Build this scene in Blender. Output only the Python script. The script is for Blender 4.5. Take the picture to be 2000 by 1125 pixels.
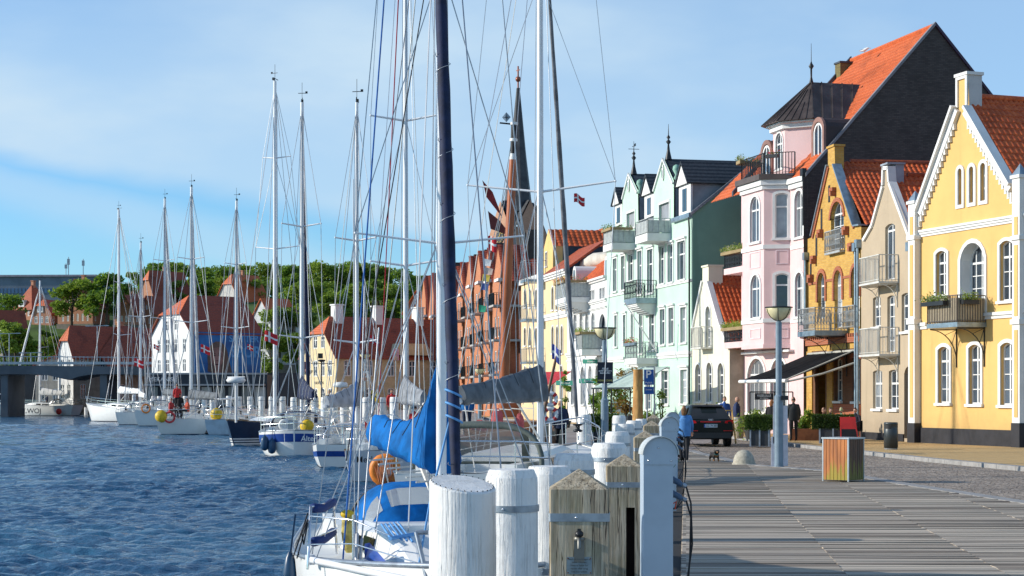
import bpy, math, random
import numpy as np
from mathutils import Vector, Matrix, noise as mnoise
from mathutils.geometry import delaunay_2d_cdt
for o in list(bpy.data.objects): bpy.data.objects.remove(o)
S = bpy.context.scene
COL = S.collection
R = math.radians
rnd = random.Random(7)
# ------------------------------------------------ camera, sky, sun, exposure
FX = 3400.0; CH = 1.93; HY = 775.0; WZ = -0.70
cam = bpy.data.cameras.new('camera'); co = bpy.data.objects.new('camera', cam); COL.objects.link(co)
cam.sensor_width = 36; cam.lens = 36*FX/2000; cam.shift_y = (HY-562.5)/2000
cam.clip_start = .3; cam.clip_end = 6000
co.location = (0, 0, CH); co.rotation_euler = (R(90), 0, 0); S.camera = co
SUN_EL = R(22); SUN_AZ = Vector((-1.0, -.03)).normalized()
sl = bpy.data.lights.new('sun', 'SUN'); sl.energy = 4.8; sl.angle = R(.5); sl.color = (1, .93, .82)
so = bpy.data.objects.new('sun', sl); COL.objects.link(so)
sd = Vector((SUN_AZ.x*math.cos(SUN_EL), SUN_AZ.y*math.cos(SUN_EL), math.sin(SUN_EL)))
so.rotation_euler = sd.to_track_quat('Z', 'Y').to_euler(); so.location = (-40, 20, 60)
S.view_settings.view_transform = 'Standard'; S.view_settings.look = 'None'
S.view_settings.exposure = 0.1; S.view_settings.gamma = 1
W = bpy.data.worlds.new('World'); S.world = W; W.use_nodes = True
nt = W.node_tree; N = nt.nodes; Lk = nt.links; N.clear()
def nd(tree, t, **k):
    n = tree.nodes.new(t)
    for a, b in k.items(): setattr(n, a, b)
    return n
sky = nd(nt, 'ShaderNodeTexSky', sky_type='NISHITA', sun_disc=False)
sky.sun_elevation = SUN_EL; sky.sun_rotation = math.atan2(SUN_AZ.x, SUN_AZ.y)
sky.altitude = 50; sky.air_density = 1.0; sky.dust_density = .25; sky.ozone_density = 3.0
tc = nd(nt, 'ShaderNodeTexCoord'); sp = nd(nt, 'ShaderNodeSeparateXYZ'); Lk.new(tc.outputs['Generated'], sp.inputs[0])
def mth(tree, op, a, b=None, clamp=False):
    n = nd(tree, 'ShaderNodeMath', operation=op); n.use_clamp = clamp
    for i, v in enumerate((a, b)):
        if v is None: continue
        if isinstance(v, (int, float)): n.inputs[i].default_value = v
        else: tree.links.new(v, n.inputs[i])
    return n.outputs[0]
def sstep(tree, v, lo, hi):
    n = nd(tree, 'ShaderNodeMapRange', interpolation_type='SMOOTHSTEP')
    tree.links.new(v, n.inputs[0]); n.inputs[1].default_value = lo; n.inputs[2].default_value = hi
    return n.outputs[0]
yab = mth(nt, 'MAXIMUM', mth(nt, 'ABSOLUTE', sp.outputs[1]), .15)
az = mth(nt, 'DIVIDE', sp.outputs[0], yab); el = mth(nt, 'DIVIDE', sp.outputs[2], yab)
cv = nd(nt, 'ShaderNodeCombineXYZ'); Lk.new(az, cv.inputs[0]); Lk.new(el, cv.inputs[1])
n1 = nd(nt, 'ShaderNodeTexNoise'); n1.inputs['Scale'].default_value = 5; n1.inputs['Detail'].default_value = 5; n1.inputs['Roughness'].default_value = .5
mp = nd(nt, 'ShaderNodeMapping'); mp.inputs['Scale'].default_value = (1, 2.6, 1); mp.inputs['Rotation'].default_value = (0, 0, R(16))
Lk.new(cv.outputs[0], mp.inputs[0]); Lk.new(mp.outputs[0], n1.inputs['Vector'])
nz = mth(nt, 'SUBTRACT', n1.outputs['Fac'], .5)
# lower edge of the veil runs down to the right; a faint second streak below it
edge = mth(nt, 'ADD', el, mth(nt, 'ADD', mth(nt, 'MULTIPLY', az, .19), mth(nt, 'MULTIPLY', nz, .03)))
veil = sstep(nt, edge, .074, .092)
top = mth(nt, 'SUBTRACT', 1.0, mth(nt, 'MULTIPLY', sstep(nt, mth(nt, 'SUBTRACT', el, mth(nt, 'MULTIPLY', az, .15)), .19, .30), .55))
st2 = mth(nt, 'ADD', el, mth(nt, 'ADD', mth(nt, 'MULTIPLY', az, .25), mth(nt, 'MULTIPLY', nz, .05)))
s2 = mth(nt, 'MULTIPLY', sstep(nt, st2, .028, .048), mth(nt, 'SUBTRACT', 1.0, sstep(nt, st2, .052, .066)))
wisp = mth(nt, 'MULTIPLY', sstep(nt, n1.outputs['Fac'], .35, .75), .5)
mask = mth(nt, 'MULTIPLY', veil, mth(nt, 'MULTIPLY', top, mth(nt, 'ADD', .62, wisp)))
mask = mth(nt, 'MAXIMUM', mask, mth(nt, 'MULTIPLY', s2, .40))
right = mth(nt, 'MULTIPLY', sstep(nt, az, -.12, .16), .42)
mask = mth(nt, 'MAXIMUM', mth(nt, 'MULTIPLY', mask, mth(nt, 'SUBTRACT', 1.0, mth(nt, 'MULTIPLY', sstep(nt, az, -.02, .3), .55))), right, True)
mx = nd(nt, 'ShaderNodeMix', data_type='RGBA'); Lk.new(mask, mx.inputs[0])
skt = nd(nt, 'ShaderNodeMix', data_type='RGBA', blend_type='MULTIPLY'); skt.inputs[0].default_value = 1
Lk.new(sky.outputs[0], skt.inputs[6]); skt.inputs[7].default_value = SKYTINT = (.92, 1.38, 1.75, 1)
Lk.new(skt.outputs[2], mx.inputs[6]); mx.inputs[7].default_value = (5.6, 7.3, 8.8, 1)
bg = nd(nt, 'ShaderNodeBackground'); zen = nd(nt, 'ShaderNodeMix', data_type='RGBA', blend_type='MULTIPLY'); Lk.new(sstep(nt, sp.outputs[2], .28, .75), zen.inputs[0]); Lk.new(mx.outputs[2], zen.inputs[6]); zen.inputs[7].default_value = (.58, .68, .80, 1)
Lk.new(zen.outputs[2], bg.inputs[0]); bg.inputs[1].default_value = .098
ow = nd(nt, 'ShaderNodeOutputWorld'); Lk.new(bg.outputs[0], ow.inputs[0])

# ------------------------------------------------ helpers
def X_(px, Y): return (px-1000)/FX*Y
def Z_(py, Y): return CH+(HY-py)*Y/FX
def PT(px, py, Y): return Vector((X_(px, Y), Y, Z_(py, Y)))
class MB:
    def __init__(s): s.v = []; s.f = []; s.sm = []
    def add(s, vs, fs, smooth=False):
        b = len(s.v); s.v += [tuple(p) for p in vs]; s.f += [tuple(b+i for i in f) for f in fs]; s.sm += [smooth]*len(fs); return s
    def box(s, c, d, rz=0, M=None):
        x, y, z = d[0]/2, d[1]/2, d[2]/2
        vs = [Vector((a*x, b*y, e*z)) for e in (-1, 1) for b in (-1, 1) for a in (-1, 1)]
        m = M or Matrix.Rotation(rz, 3, 'Z')
        vs = [m @ p + Vector(c) for p in vs]
        return s.add(vs, [(0, 2, 3, 1), (4, 5, 7, 6), (0, 1, 5, 4), (2, 6, 7, 3), (0, 4, 6, 2), (1, 3, 7, 5)])
    def bx(s, a, b):   # min/max corners
        return s.box([(a[i]+b[i])/2 for i in range(3)], [abs(b[i]-a[i]) for i in range(3)])
    def bar(s, p, q, w, h=None):   # rectangular bar
        p = Vector(p); q = Vector(q); d = q-p; L = d.length
        if L < 1e-6: return s
        m = d.to_track_quat('X', 'Z').to_matrix()
        return s.box((p+q)/2, (L, w, h or w), M=m)
    def rings(s, rs, caps=True, smooth=True, closed=True):
        n = len(rs[0]); vs = [p for r in rs for p in r]; fs = []
        for i in range(len(rs)-1):
            for j in range(n if closed else n-1):
                k = (j+1) % n
                fs.append((i*n+j, i*n+k, (i+1)*n+k, (i+1)*n+j))
        s.add(vs, fs, smooth)
        if caps:
            s.add(rs[0], [tuple(range(n))[::-1]]); s.add(rs[-1], [tuple(range(n))])
        return s
    def tube(s, pts, r, n=8, caps=True, smooth=True):
        pts = [Vector(p) for p in pts]; rs = []
        if isinstance(r, (int, float)): r = [r]*len(pts)
        pd = None
        for i, p in enumerate(pts):
            d = (pts[min(i+1, len(pts)-1)]-pts[max(i-1, 0)])
            d = d.normalized() if d.length > 1e-9 else Vector((0, 0, 1))
            if pd is None:
                a = d.orthogonal().normalized()
            else:
                a = (a - d*a.dot(d)); a = a.normalized() if a.length > 1e-6 else d.orthogonal().normalized()
            pd = d; b = d.cross(a)
            rs.append([p+(a*math.cos(2*math.pi*j/n)+b*math.sin(2*math.pi*j/n))*r[i] for j in range(n)])
        return s.rings(rs, caps, smooth)
    def lathe(s, prof, c=(0, 0, 0), n=16, smooth=True, jit=0):
        c = Vector(c)
        rs = [[c+Vector((r*math.cos(2*math.pi*j/n), r*math.sin(2*math.pi*j/n), z)) for j in range(n)] for r, z in prof]
        return s.rings(rs, True, smooth)
    def ell(s, c, r, n=10, m=7, M=None):
        c = Vector(c); rs = []
        for i in range(m+1):
            t = -math.pi/2+math.pi*i/m; q = max(math.cos(t), .02)
            ring = [Vector((q*math.cos(2*math.pi*j/n)*r[0], q*math.sin(2*math.pi*j/n)*r[1], math.sin(t)*r[2])) for j in range(n)]
            rs.append([c+(M @ p if M else p) for p in ring])
        return s.rings(rs, True, True)
    def prism(s, poly, ext, smooth=False):   # poly 3D points, extruded by vector
        ext = Vector(ext); a = [Vector(p) for p in poly]; b = [p+ext for p in a]; n = len(a)
        s.add(a+b, [tuple(range(n))[::-1], tuple(range(n, 2*n))]+[(j, (j+1) % n, n+(j+1) % n, n+j) for j in range(n)], smooth); return s
def fixn(me):
    import bmesh
    b = bmesh.new(); b.from_mesh(me); bmesh.ops.recalc_face_normals(b, faces=b.faces); b.to_mesh(me); b.free()
def mesh(name, mb, mats, recalc=True):
    me = bpy.data.meshes.new(name); me.from_pydata(mb.v, [], mb.f)
    me.polygons.foreach_set('use_smooth', mb.sm)
    for m in (mats if isinstance(mats, (list, tuple)) else [mats]): me.materials.append(m)
    if recalc: fixn(me)
    me.update(); return me
def ob(name, mb, m, parent=None, loc=None, rot=None, recalc=True):
    me = mb if isinstance(mb, bpy.types.Mesh) else mesh(name, mb, m, recalc)
    o = bpy.data.objects.new(name, me); COL.objects.link(o)
    if parent: o.parent = parent
    if loc is not None: o.location = loc
    if rot is not None: o.rotation_euler = rot
    return o
def tag(o, label, cat, group=None):
    o['label'] = label; o['category'] = cat
    if group: o['group'] = group
    return o
def thing(name, label, cat, loc=(0, 0, 0), rz=0, group=None):
    o = bpy.data.objects.new(name, None); COL.objects.link(o); o.location = loc; o.rotation_euler = (0, 0, rz)
    o.empty_display_size = .3
    return tag(o, label, cat, group)
def struct(name, mb, m, recalc=True):
    o = ob(name, mb, m, recalc=recalc); o['kind'] = 'structure'; return o
def dup(root, loc=None, rz=None, sc=None, label=None, group=None):
    def cp(o, par):
        c = o.copy(); COL.objects.link(c); c.parent = par
        for ch in list(o.children): cp(ch, c)
        return c
    r = cp(root, None)
    if loc is not None: r.location = loc
    if rz is not None: r.rotation_euler = (0, 0, rz)
    if sc is not None: r.scale = sc if isinstance(sc, (tuple, list)) else (sc,)*3
    if label: r['label'] = label
    if group: r['group'] = group
    return r
# ------------------------------------------------ materials
MC = {}
def _base(name, rough=.6, metal=0, spec=.5):
    m = bpy.data.materials.new(name); m.use_nodes = True; t = m.node_tree
    b = t.nodes['Principled BSDF']; b.inputs['Roughness'].default_value = rough; b.inputs['Metallic'].default_value = metal
    b.inputs['Specular IOR Level'].default_value = spec
    return m, t, b
def _coord(t, scale=(1, 1, 1), wall=False):
    c = nd(t, 'ShaderNodeTexCoord'); out = c.outputs['Object']
    if wall:
        s_ = nd(t, 'ShaderNodeSeparateXYZ'); t.links.new(out, s_.inputs[0])
        k = nd(t, 'ShaderNodeCombineXYZ'); t.links.new(mth(t, 'ADD', s_.outputs[0], s_.outputs[1]), k.inputs[0]); t.links.new(s_.outputs[2], k.inputs[1]); out = k.outputs[0]
    m = nd(t, 'ShaderNodeMapping'); m.inputs['Scale'].default_value = scale; t.links.new(out, m.inputs[0]); return m.outputs[0]
def _noise(t, vec, sc, det=4, rough=.6):
    n = nd(t, 'ShaderNodeTexNoise'); n.inputs['Scale'].default_value = sc; n.inputs['Detail'].default_value = det; n.inputs['Roughness'].default_value = rough
    t.links.new(vec, n.inputs['Vector']); return n.outputs['Fac']
def _mix(t, f, a, b, bt='MIX'):
    n = nd(t, 'ShaderNodeMix', data_type='RGBA', blend_type=bt)
    for i, v in ((0, f), (6, a), (7, b)):
        if isinstance(v, (int, float)): n.inputs[i].default_value = v
        elif isinstance(v, (tuple, list)): n.inputs[i].default_value = (*v[:3], 1)
        else: t.links.new(v, n.inputs[i])
    return n.outputs[2]
def _bump(t, b, h, st, dist=.02):
    n = nd(t, 'ShaderNodeBump'); n.inputs['Strength'].default_value = st; n.inputs['Distance'].default_value = dist
    t.links.new(h, n.inputs['Height']); t.links.new(n.outputs[0], b.inputs['Normal']); return n
def mat(name, col, rough=.6, metal=0, var=.12, vs=1.5, st=(1, 1, 1), bump=0, bs=20, col2=None, spec=.4):
    if name in MC: return MC[name]
    m, t, b = _base(name, rough, metal, spec)
    v = _coord(t, st); n = _noise(t, v, vs)
    c2 = col2 or tuple(c*(1-var*2.2) for c in col)
    t.links.new(_mix(t, sstep(t, n, .35, .7), col, c2), b.inputs['Base Color'])
    if bump: _bump(t, b, _noise(t, v, bs), bump, .02)
    MC[name] = m; return m
def brick(name, c1, c2, mo, sc=1, bump=.5):
    if name in MC: return MC[name]
    m, t, b = _base(name, .85, 0, .25)
    v = _coord(t, (1, 1, 1), True); k = nd(t, 'ShaderNodeTexBrick'); t.links.new(v, k.inputs['Vector'])
    k.inputs['Scale'].default_value = 1/sc; k.inputs['Brick Width'].default_value = .24; k.inputs['Row Height'].default_value = .08
    k.inputs['Mortar Size'].default_value = .008; k.inputs['Color1'].default_value = (*c1, 1); k.inputs['Color2'].default_value = (*c2, 1); k.inputs['Mortar'].default_value = (*mo, 1)
    n = _noise(t, v, .8); t.links.new(_mix(t, mth(t, 'MULTIPLY', sstep(t, n, .4, .75), .35), k.outputs[0], tuple(c*.5 for c in c1)), b.inputs['Base Color'])
    _bump(t, b, k.outputs['Fac'], -bump, .01); MC[name] = m; return m
def tile(name, c1, c2, flat=False):
    if name in MC: return MC[name]
    m, t, b = _base(name, .62, 0, .35)
    v = _coord(t); n = _noise(t, v, 7, 3); n2 = _noise(t, v, .7, 3)
    c = _mix(t, sstep(t, n, .3, .7), c1, c2); c = _mix(t, mth(t, 'MULTIPLY', sstep(t, n2, .5, .75), .5), c, tuple(x*.4 for x in c2))
    t.links.new(c, b.inputs['Base Color'])
    if flat:
        w = nd(t, 'ShaderNodeTexWave', wave_type='BANDS', bands_direction='Z'); w.inputs['Scale'].default_value = 1.4; t.links.new(v, w.inputs['Vector'])
        _bump(t, b, w.outputs['Fac'], .6, .05)
    MC[name] = m; return m
def plaster(name, col, rough=.85):
    if name in MC: return MC[name]
    m, t, b = _base(name, rough, 0, .25); n = _noise(t, _coord(t), .45, 5, .65); st_ = _noise(t, _coord(t, (2.6, 2.6, .16)), 1.0, 5, .6); gr = _noise(t, _coord(t, (1, 1, 1)), 2.2, 6, .7)
    a = _mix(t, sstep(t, n, .35, .7), col, tuple(c*.88 for c in col)); a = _mix(t, mth(t, 'MULTIPLY', sstep(t, st_, .56, .74), .35), a, tuple(c*.62+.01 for c in col)); a = _mix(t, mth(t, 'MULTIPLY', sstep(t, gr, .62, .76), .3), a, tuple(min(.85, c*.9+.09) for c in col))
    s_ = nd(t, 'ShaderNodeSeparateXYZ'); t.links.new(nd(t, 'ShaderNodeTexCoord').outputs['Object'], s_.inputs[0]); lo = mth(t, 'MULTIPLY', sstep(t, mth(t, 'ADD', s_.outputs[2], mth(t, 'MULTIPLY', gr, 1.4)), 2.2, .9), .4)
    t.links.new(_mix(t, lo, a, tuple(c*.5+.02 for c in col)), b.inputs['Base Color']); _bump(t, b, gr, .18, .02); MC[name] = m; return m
WHITE = mat('white_paint', (.78, .78, .76), .45, var=.05, vs=3)
WHITE2 = mat('white_plaster', (.74, .74, .72), .8, var=.07, vs=.8, bump=.1)
GREYW = mat('grey_render', (.42, .40, .37), .8, var=.1)
DARKM = mat('dark_metal', (.03, .032, .035), .4, .3, var=.1)
GALV = mat('galvanised_steel', (.36, .40, .45), .38, .6, var=.15, vs=6)
BLUEP = mat('blue_grey_paint', (.20, .27, .33), .4, 0, var=.1, vs=4)
BLACKP = mat('tarred_plinth', (.025, .025, .03), .7, var=.2, vs=2, bump=.2)
ZINC = mat('zinc', (.30, .38, .44), .35, .5, var=.15, vs=3)
LEAD = mat('slate_lead', (.07, .08, .10), .5, .2, var=.2, vs=2)
STEEL = mat('polished_steel', (.75, .76, .78), .2, .9, var=.05)
ALU = mat('white_alu', (.80, .80, .80), .28, .05, var=.03, vs=2)
GEL = mat('gelcoat', (.80, .80, .77), .25, 0, var=.03, vs=1.5)
GELG = mat('gelcoat_grey', (.50, .56, .62), .3, 0, var=.05, vs=1.5)
WIRE = mat('rigging_wire', (.45, .47, .50), .4, .5, var=.1)
ROPEW = mat('white_rope', (.70, .68, .62), .8, var=.1, vs=30)
NAVY = mat('navy_canvas', (.012, .022, .07), .75, var=.25, vs=6, bump=.4, bs=5)
BLUEC = mat('blue_canvas', (.003, .14, .45), .75, var=.22, vs=3, bump=.7, bs=5, spec=.15)
GREYC = mat('grey_canvas', (.13, .15, .17), .75, var=.2, vs=3, bump=.3, bs=6)
LGREYC = mat('light_grey_canvas', (.45, .48, .52), .7, var=.15, vs=3, bump=.3, bs=6)
BLACK = mat('black_rubber', (.012, .012, .014), .6, var=.2)
def glass(name, col, rough=.08, spec=.9):
    if name in MC: return MC[name]
    m, t, b = _base(name, rough, 0, spec); oi = nd(t, 'ShaderNodeObjectInfo'); v = _coord(t)
    n = _noise(t, v, 1.2, 2); r_ = mth(t, 'ADD', mth(t, 'MULTIPLY', oi.outputs['Random'], .5), mth(t, 'MULTIPLY', n, .5))
    t.links.new(_mix(t, sstep(t, r_, .3, .8), col, tuple(min(1, c*3.2+.02) for c in col)), b.inputs['Base Color'])
    _bump(t, b, _noise(t, v, 1.3, 2), .16, .06); MC[name] = m; return m
GLASS = glass('window_glass', (.022, .032, .045))
GLASSC = glass('curtained_glass', (.14, .155, .17), .2)
CARGLASS = glass('car_glass', (.004, .005, .006), .08, .25)
def clear_plastic():
    m, t, b = _base('clear_vinyl', .12); b.inputs['Base Color'].default_value = (.50, .51, .50, 1); b.inputs['Alpha'].default_value = .5
    _bump(t, b, _noise(t, _coord(t), 5, 3), .4, .03); return m
VINYL = clear_plastic()
def deckmat():
    m, t, b = _base('weathered_deck_board', .78, 0, .3)
    c = nd(t, 'ShaderNodeTexCoord'); s_ = nd(t, 'ShaderNodeSeparateXYZ'); t.links.new(c.outputs['Object'], s_.inputs[0])
    row = mth(t, 'FLOOR', mth(t, 'DIVIDE', s_.outputs[1], .145)); cl = mth(t, 'FLOOR', mth(t, 'DIVIDE', mth(t, 'ADD', s_.outputs[0], mth(t, 'MULTIPLY', s_.outputs[1], -.1)), 1.75))
    k = nd(t, 'ShaderNodeCombineXYZ'); t.links.new(row, k.inputs[0]); t.links.new(cl, k.inputs[1])
    wn = nd(t, 'ShaderNodeTexWhiteNoise', noise_dimensions='2D'); t.links.new(k.outputs[0], wn.inputs['Vector'])
    v = _coord(t, (1.2, 26, 1)); n = _noise(t, v, 1.6, 6, .65); v2 = _coord(t, (.25, .5, 1)); n2 = _noise(t, v2, 1.1, 3)
    f = mth(t, 'ADD', mth(t, 'MULTIPLY', wn.outputs['Value'], .5), mth(t, 'MULTIPLY', n, .5))
    a = _mix(t, sstep(t, f, .2, .8), (.19, .15, .115), (.52, .44, .345)); a = _mix(t, mth(t, 'MULTIPLY', sstep(t, n2, .45, .75), .35), a, (.13, .13, .125))
    t.links.new(a, b.inputs['Base Color']); _bump(t, b, n, .5, .01); return m
def cobble(name, c1, c2, sc=9, bump=.8):
    m, t, b = _base(name, .8, 0, .3); v = _coord(t, (1, 1, 0)); vo = nd(t, 'ShaderNodeTexVoronoi', feature='F1'); vo.inputs['Scale'].default_value = sc; t.links.new(v, vo.inputs['Vector'])
    ve = nd(t, 'ShaderNodeTexVoronoi', feature='DISTANCE_TO_EDGE'); ve.inputs['Scale'].default_value = sc; t.links.new(v, ve.inputs['Vector'])
    e = sstep(t, ve.outputs['Distance'], .0, .12); sep = nd(t, 'ShaderNodeSeparateColor'); t.links.new(vo.outputs['Color'], sep.inputs[0])
    a = _mix(t, sep.outputs[0], c1, c2); a = _mix(t, mth(t, 'MULTIPLY', sstep(t, _noise(t, v, .5, 3), .45, .7), .4), a, tuple(x*.55 for x in c1)); a = _mix(t, e, tuple(x*.35 for x in c1), a)
    t.links.new(a, b.inputs['Base Color']); _bump(t, b, e, bump, .03); return m
def pavers():
    m, t, b = _base('yellow_clinker_paving', .85, 0, .25); v = _coord(t, (1, 1, 0)); k = nd(t, 'ShaderNodeTexBrick'); t.links.new(v, k.inputs['Vector'])
    k.inputs['Scale'].default_value = 1; k.inputs['Brick Width'].default_value = .22; k.inputs['Row Height'].default_value = .11; k.inputs['Mortar Size'].default_value = .006
    k.inputs['Color1'].default_value = (.50, .32, .13, 1); k.inputs['Color2'].default_value = (.62, .42, .19, 1); k.inputs['Mortar'].default_value = (.25, .18, .1, 1)
    t.links.new(_mix(t, mth(t, 'MULTIPLY', sstep(t, _noise(t, v, .9), .45, .75), .35), k.outputs[0], (.30, .22, .13)), b.inputs['Base Color']); return m
def pilemat():
    m, t, b = _base('worn_white_paint_on_timber', .6, 0, .35); v = _coord(t, (7, 7, .55)); n = _noise(t, v, 2.2, 8, .7); v2 = _coord(t); n2 = _noise(t, v2, 3.2, 5)
    v3 = _coord(t, (14, 14, .35)); n3 = _noise(t, v3, 1.5, 3, .5)
    a = _mix(t, sstep(t, n2, .35, .75), (.82, .81, .78), (.70, .69, .66))
    a = _mix(t, mth(t, 'MULTIPLY', sstep(t, n, .60, .68), .6), a, (.50, .45, .38)); a = _mix(t, mth(t, 'MULTIPLY', sstep(t, _noise(t, _coord(t, (2, 2, 1.2)), 2.4, 6), .5, .7), .45), a, (.52, .53, .50)); crack = sstep(t, mth(t, 'ABSOLUTE', mth(t, 'SUBTRACT', n3, .5)), .022, 0)
    a = _mix(t, mth(t, 'MULTIPLY', mth(t, 'MULTIPLY', crack, sstep(t, n2, .44, .62)), .38), a, (.24, .21, .18))
    oi = nd(t, 'ShaderNodeObjectInfo'); t.links.new(a, b.inputs['Base Color'])
    h = mth(t, 'SUBTRACT', mth(t, 'ADD', mth(t, 'MULTIPLY', n, .6), mth(t, 'MULTIPLY', n2, .8)), mth(t, 'MULTIPLY', crack, .5)); _bump(t, b, h, .55, .03); return m
def postmat():
    m, t, b = _base('grey_weathered_oak', .85, 0, .25); v = _coord(t, (9, 9, .7)); n = _noise(t, v, 2.4, 8, .7); n2 = _noise(t, _coord(t), 2.0, 4)
    n3 = _noise(t, _coord(t, (18, 18, .5)), 1.5, 3, .5)
    a = _mix(t, sstep(t, n, .3, .7), (.26, .205, .135), (.58, .49, .36)); crack = sstep(t, mth(t, 'ABSOLUTE', mth(t, 'SUBTRACT', n3, .5)), .02, 0)
    a = _mix(t, crack, a, (.06, .05, .04)); a = _mix(t, mth(t, 'MULTIPLY', sstep(t, n2, .5, .75), .35), a, (.22, .21, .08))
    t.links.new(a, b.inputs['Base Color']); _bump(t, b, mth(t, 'SUBTRACT', n, mth(t, 'MULTIPLY', crack, .6)), .6, .02); return m
def leafmat(name, c1, c2):
    if name in MC: return MC[name]
    m, t, b = _base(name, .6, 0, .25); g = nd(t, 'ShaderNodeNewGeometry'); 
    oi = nd(t, 'ShaderNodeObjectInfo'); n = mth(t, 'ADD', mth(t, 'MULTIPLY', oi.outputs['Random'], .42), mth(t, 'ADD', mth(t, 'MULTIPLY', g.outputs['Random Per Island'], .5), mth(t, 'MULTIPLY', _noise(t, _coord(t), .5, 3), .35)))
    t.links.new(_mix(t, sstep(t, n, .25, .85), c1, c2), b.inputs['Base Color']); MC[name] = m
    tr = nd(t, 'ShaderNodeBsdfTranslucent'); tr.inputs[0].default_value = (c2[0]*1.3, c2[1]*1.4, c2[2], 1)
    ms = nd(t, 'ShaderNodeMixShader'); ms.inputs[0].default_value = .32; t.links.new(b.outputs[0], ms.inputs[1]); t.links.new(tr.outputs[0], ms.inputs[2])
    t.links.new(ms.outputs[0], t.nodes['Material Output'].inputs[0]); return m
PILE = pilemat(); POST = postmat(); DECK = deckmat()
LEAF = leafmat('broad_leaves', (.06, .12, .02), (.23, .31, .045)); LEAFD = leafmat('dark_leaves', (.05, .11, .02), (.19, .29, .04)); HEDGE = leafmat('clipped_hedge', (.012, .030, .006), (.055, .10, .014))
FLOW = leafmat('red_flowers', (.5, .02, .03), (.7, .10, .12)); FLOWY = leafmat('pale_flowers', (.55, .45, .50), (.35, .42, .12))
BARK = mat('bark', (.10, .075, .05), .9, var=.2, vs=8, bump=.5)
def text(s, size, m, parent, loc, rot=(math.pi/2, 0, 0), name='lettering', ext=.002, align='CENTER', bold=0, xs=1):
    c = bpy.data.curves.new('t', 'FONT'); c.body = s; c.size = size; c.extrude = ext; c.align_x = align; c.align_y = 'CENTER'; c.offset = bold
    o = bpy.data.objects.new('t', c); COL.objects.link(o); bpy.context.view_layer.update()
    me = bpy.data.meshes.new_from_object(o.evaluated_get(bpy.context.evaluated_depsgraph_get())); bpy.data.objects.remove(o)
    if xs != 1: me.transform(Matrix.Diagonal((xs, 1, 1, 1)))
    me.materials.clear(); me.materials.append(m)
    return ob(name, me, None, parent, loc, rot)
def leaves(mb, fn, n, size, rg, up=.4):
    for _ in range(n):
        p = Vector(fn(rg)); d = Vector((rg.gauss(0, 1), rg.gauss(0, 1), rg.gauss(up, 1))).normalized(); a = d.orthogonal().normalized()
        a = Matrix.Rotation(rg.uniform(0, 6.28), 3, d) @ a; b = d.cross(a); s_ = size*rg.uniform(.6, 1.3)
        mb.add([p-a*s_, p-b*s_*.5, p+a*s_, p+b*s_*.5], [(0, 1, 2, 3)])
# ------------------------------------------------ setting: water, quay, road, pavement, hill
def water():
    rg = np.random.RandomState(3); comps = []
    for lam, amp, n in ((5, .008, 4), (2.2, .014, 8), (1.05, .022, 20), (.62, .020, 30), (.38, .010, 30)):
        for _ in range(n):
            th = R(82)+rg.normal(0, .55); l = lam*rg.uniform(.7, 1.4); comps.append((2*math.pi/l*math.cos(th), 2*math.pi/l*math.sin(th), amp*rg.uniform(.4, 1)/math.sqrt(n)*2.0, rg.uniform(0, 6.28)))
    vs = []; fs = []; base = 0
    for x0, x1, y0, y1, d in ((-15.5, 1.5, 15, 50, .085), (-27, 6, 50, 92, .17), (-50, 0, 92, 165, .33), (-80, -10, 165, 262, .6)):
        nx = int((x1-x0)/d)+1; ny = int((y1-y0)/d)+1
        X, Y = np.meshgrid(np.linspace(x0, x1, nx), np.linspace(y0, y1, ny)); H = np.zeros_like(X)
        for kx, ky, a, ph in comps:
            if d*math.hypot(kx, ky) > 2.1: continue
            q = np.sin(kx*X+ky*Y+ph+.5*np.sin(.35*X+.2*Y)); H += a*(q+.35*q*q)
        H *= .75+.5*np.sin(.21*X+.13*Y)**2
        vs.append(np.stack([X, Y, H+WZ], -1).reshape(-1, 3)); i = np.arange(nx*ny).reshape(ny, nx)
        fs.append(np.stack([i[:-1, :-1], i[:-1, 1:], i[1:, 1:], i[1:, :-1]], -1).reshape(-1, 4)+base); base += nx*ny
    v = np.concatenate(vs); f = np.concatenate(fs)
    v = np.concatenate([v, [[-900, -60, WZ-.35], [300, -60, WZ-.35], [300, 900, WZ-.35], [-900, 900, WZ-.35]]]); f = np.concatenate([f, [[base, base+1, base+2, base+3]]])
    me = bpy.data.meshes.new('water'); me.from_pydata(v.tolist(), [], f.tolist()); me.polygons.foreach_set('use_smooth', [True]*len(f))
    m, t, b = _base('harbour_water', .07, 0, .7); b.inputs['IOR'].default_value = 1.33
    vv = _coord(t, (.7, 1.5, 1)); n = _noise(t, vv, 1.3, 6, .6); n2 = _noise(t, _coord(t, (.05, .12, 1)), 1, 2)
    t.links.new(_mix(t, sstep(t, n2, .35, .65), (.016, .07, .145), (.034, .12, .205)), b.inputs['Base Color']); _bump(t, b, mth(t, 'ADD', n, mth(t, 'MULTIPLY', _noise(t, _coord(t, (1.2, 2.6, 1)), 5, 4), .35)), 1.0, .15)
    me.materials.append(m); o = bpy.data.objects.new('water', me); COL.objects.link(o); o['kind'] = 'structure'
water()
def sheet(name, pts, z, m, th=0):
    mb = MB(); p = [(x, y, z) for x, y in pts]
    if th: mb.prism(p, (0, 0, -th))
    else: mb.add(p, [tuple(range(len(p)))])
    return struct(name, mb, m)
KERB = [(15.9, 30), (13.62, 46), (12.75, 52), (12.05, 59.6), (11.45, 65.6), (11.1, 70.6), (10.4, 83), (8.9, 92), (7.5, 100), (4.6, 114), (-1.0, 150), (-14, 215)]
DKR = [(10.6, 14), (9.24, 31.4), (8.5, 38.6), (8.05, 45.3), (6.5, 49.8), (6.2, 63)]
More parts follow.
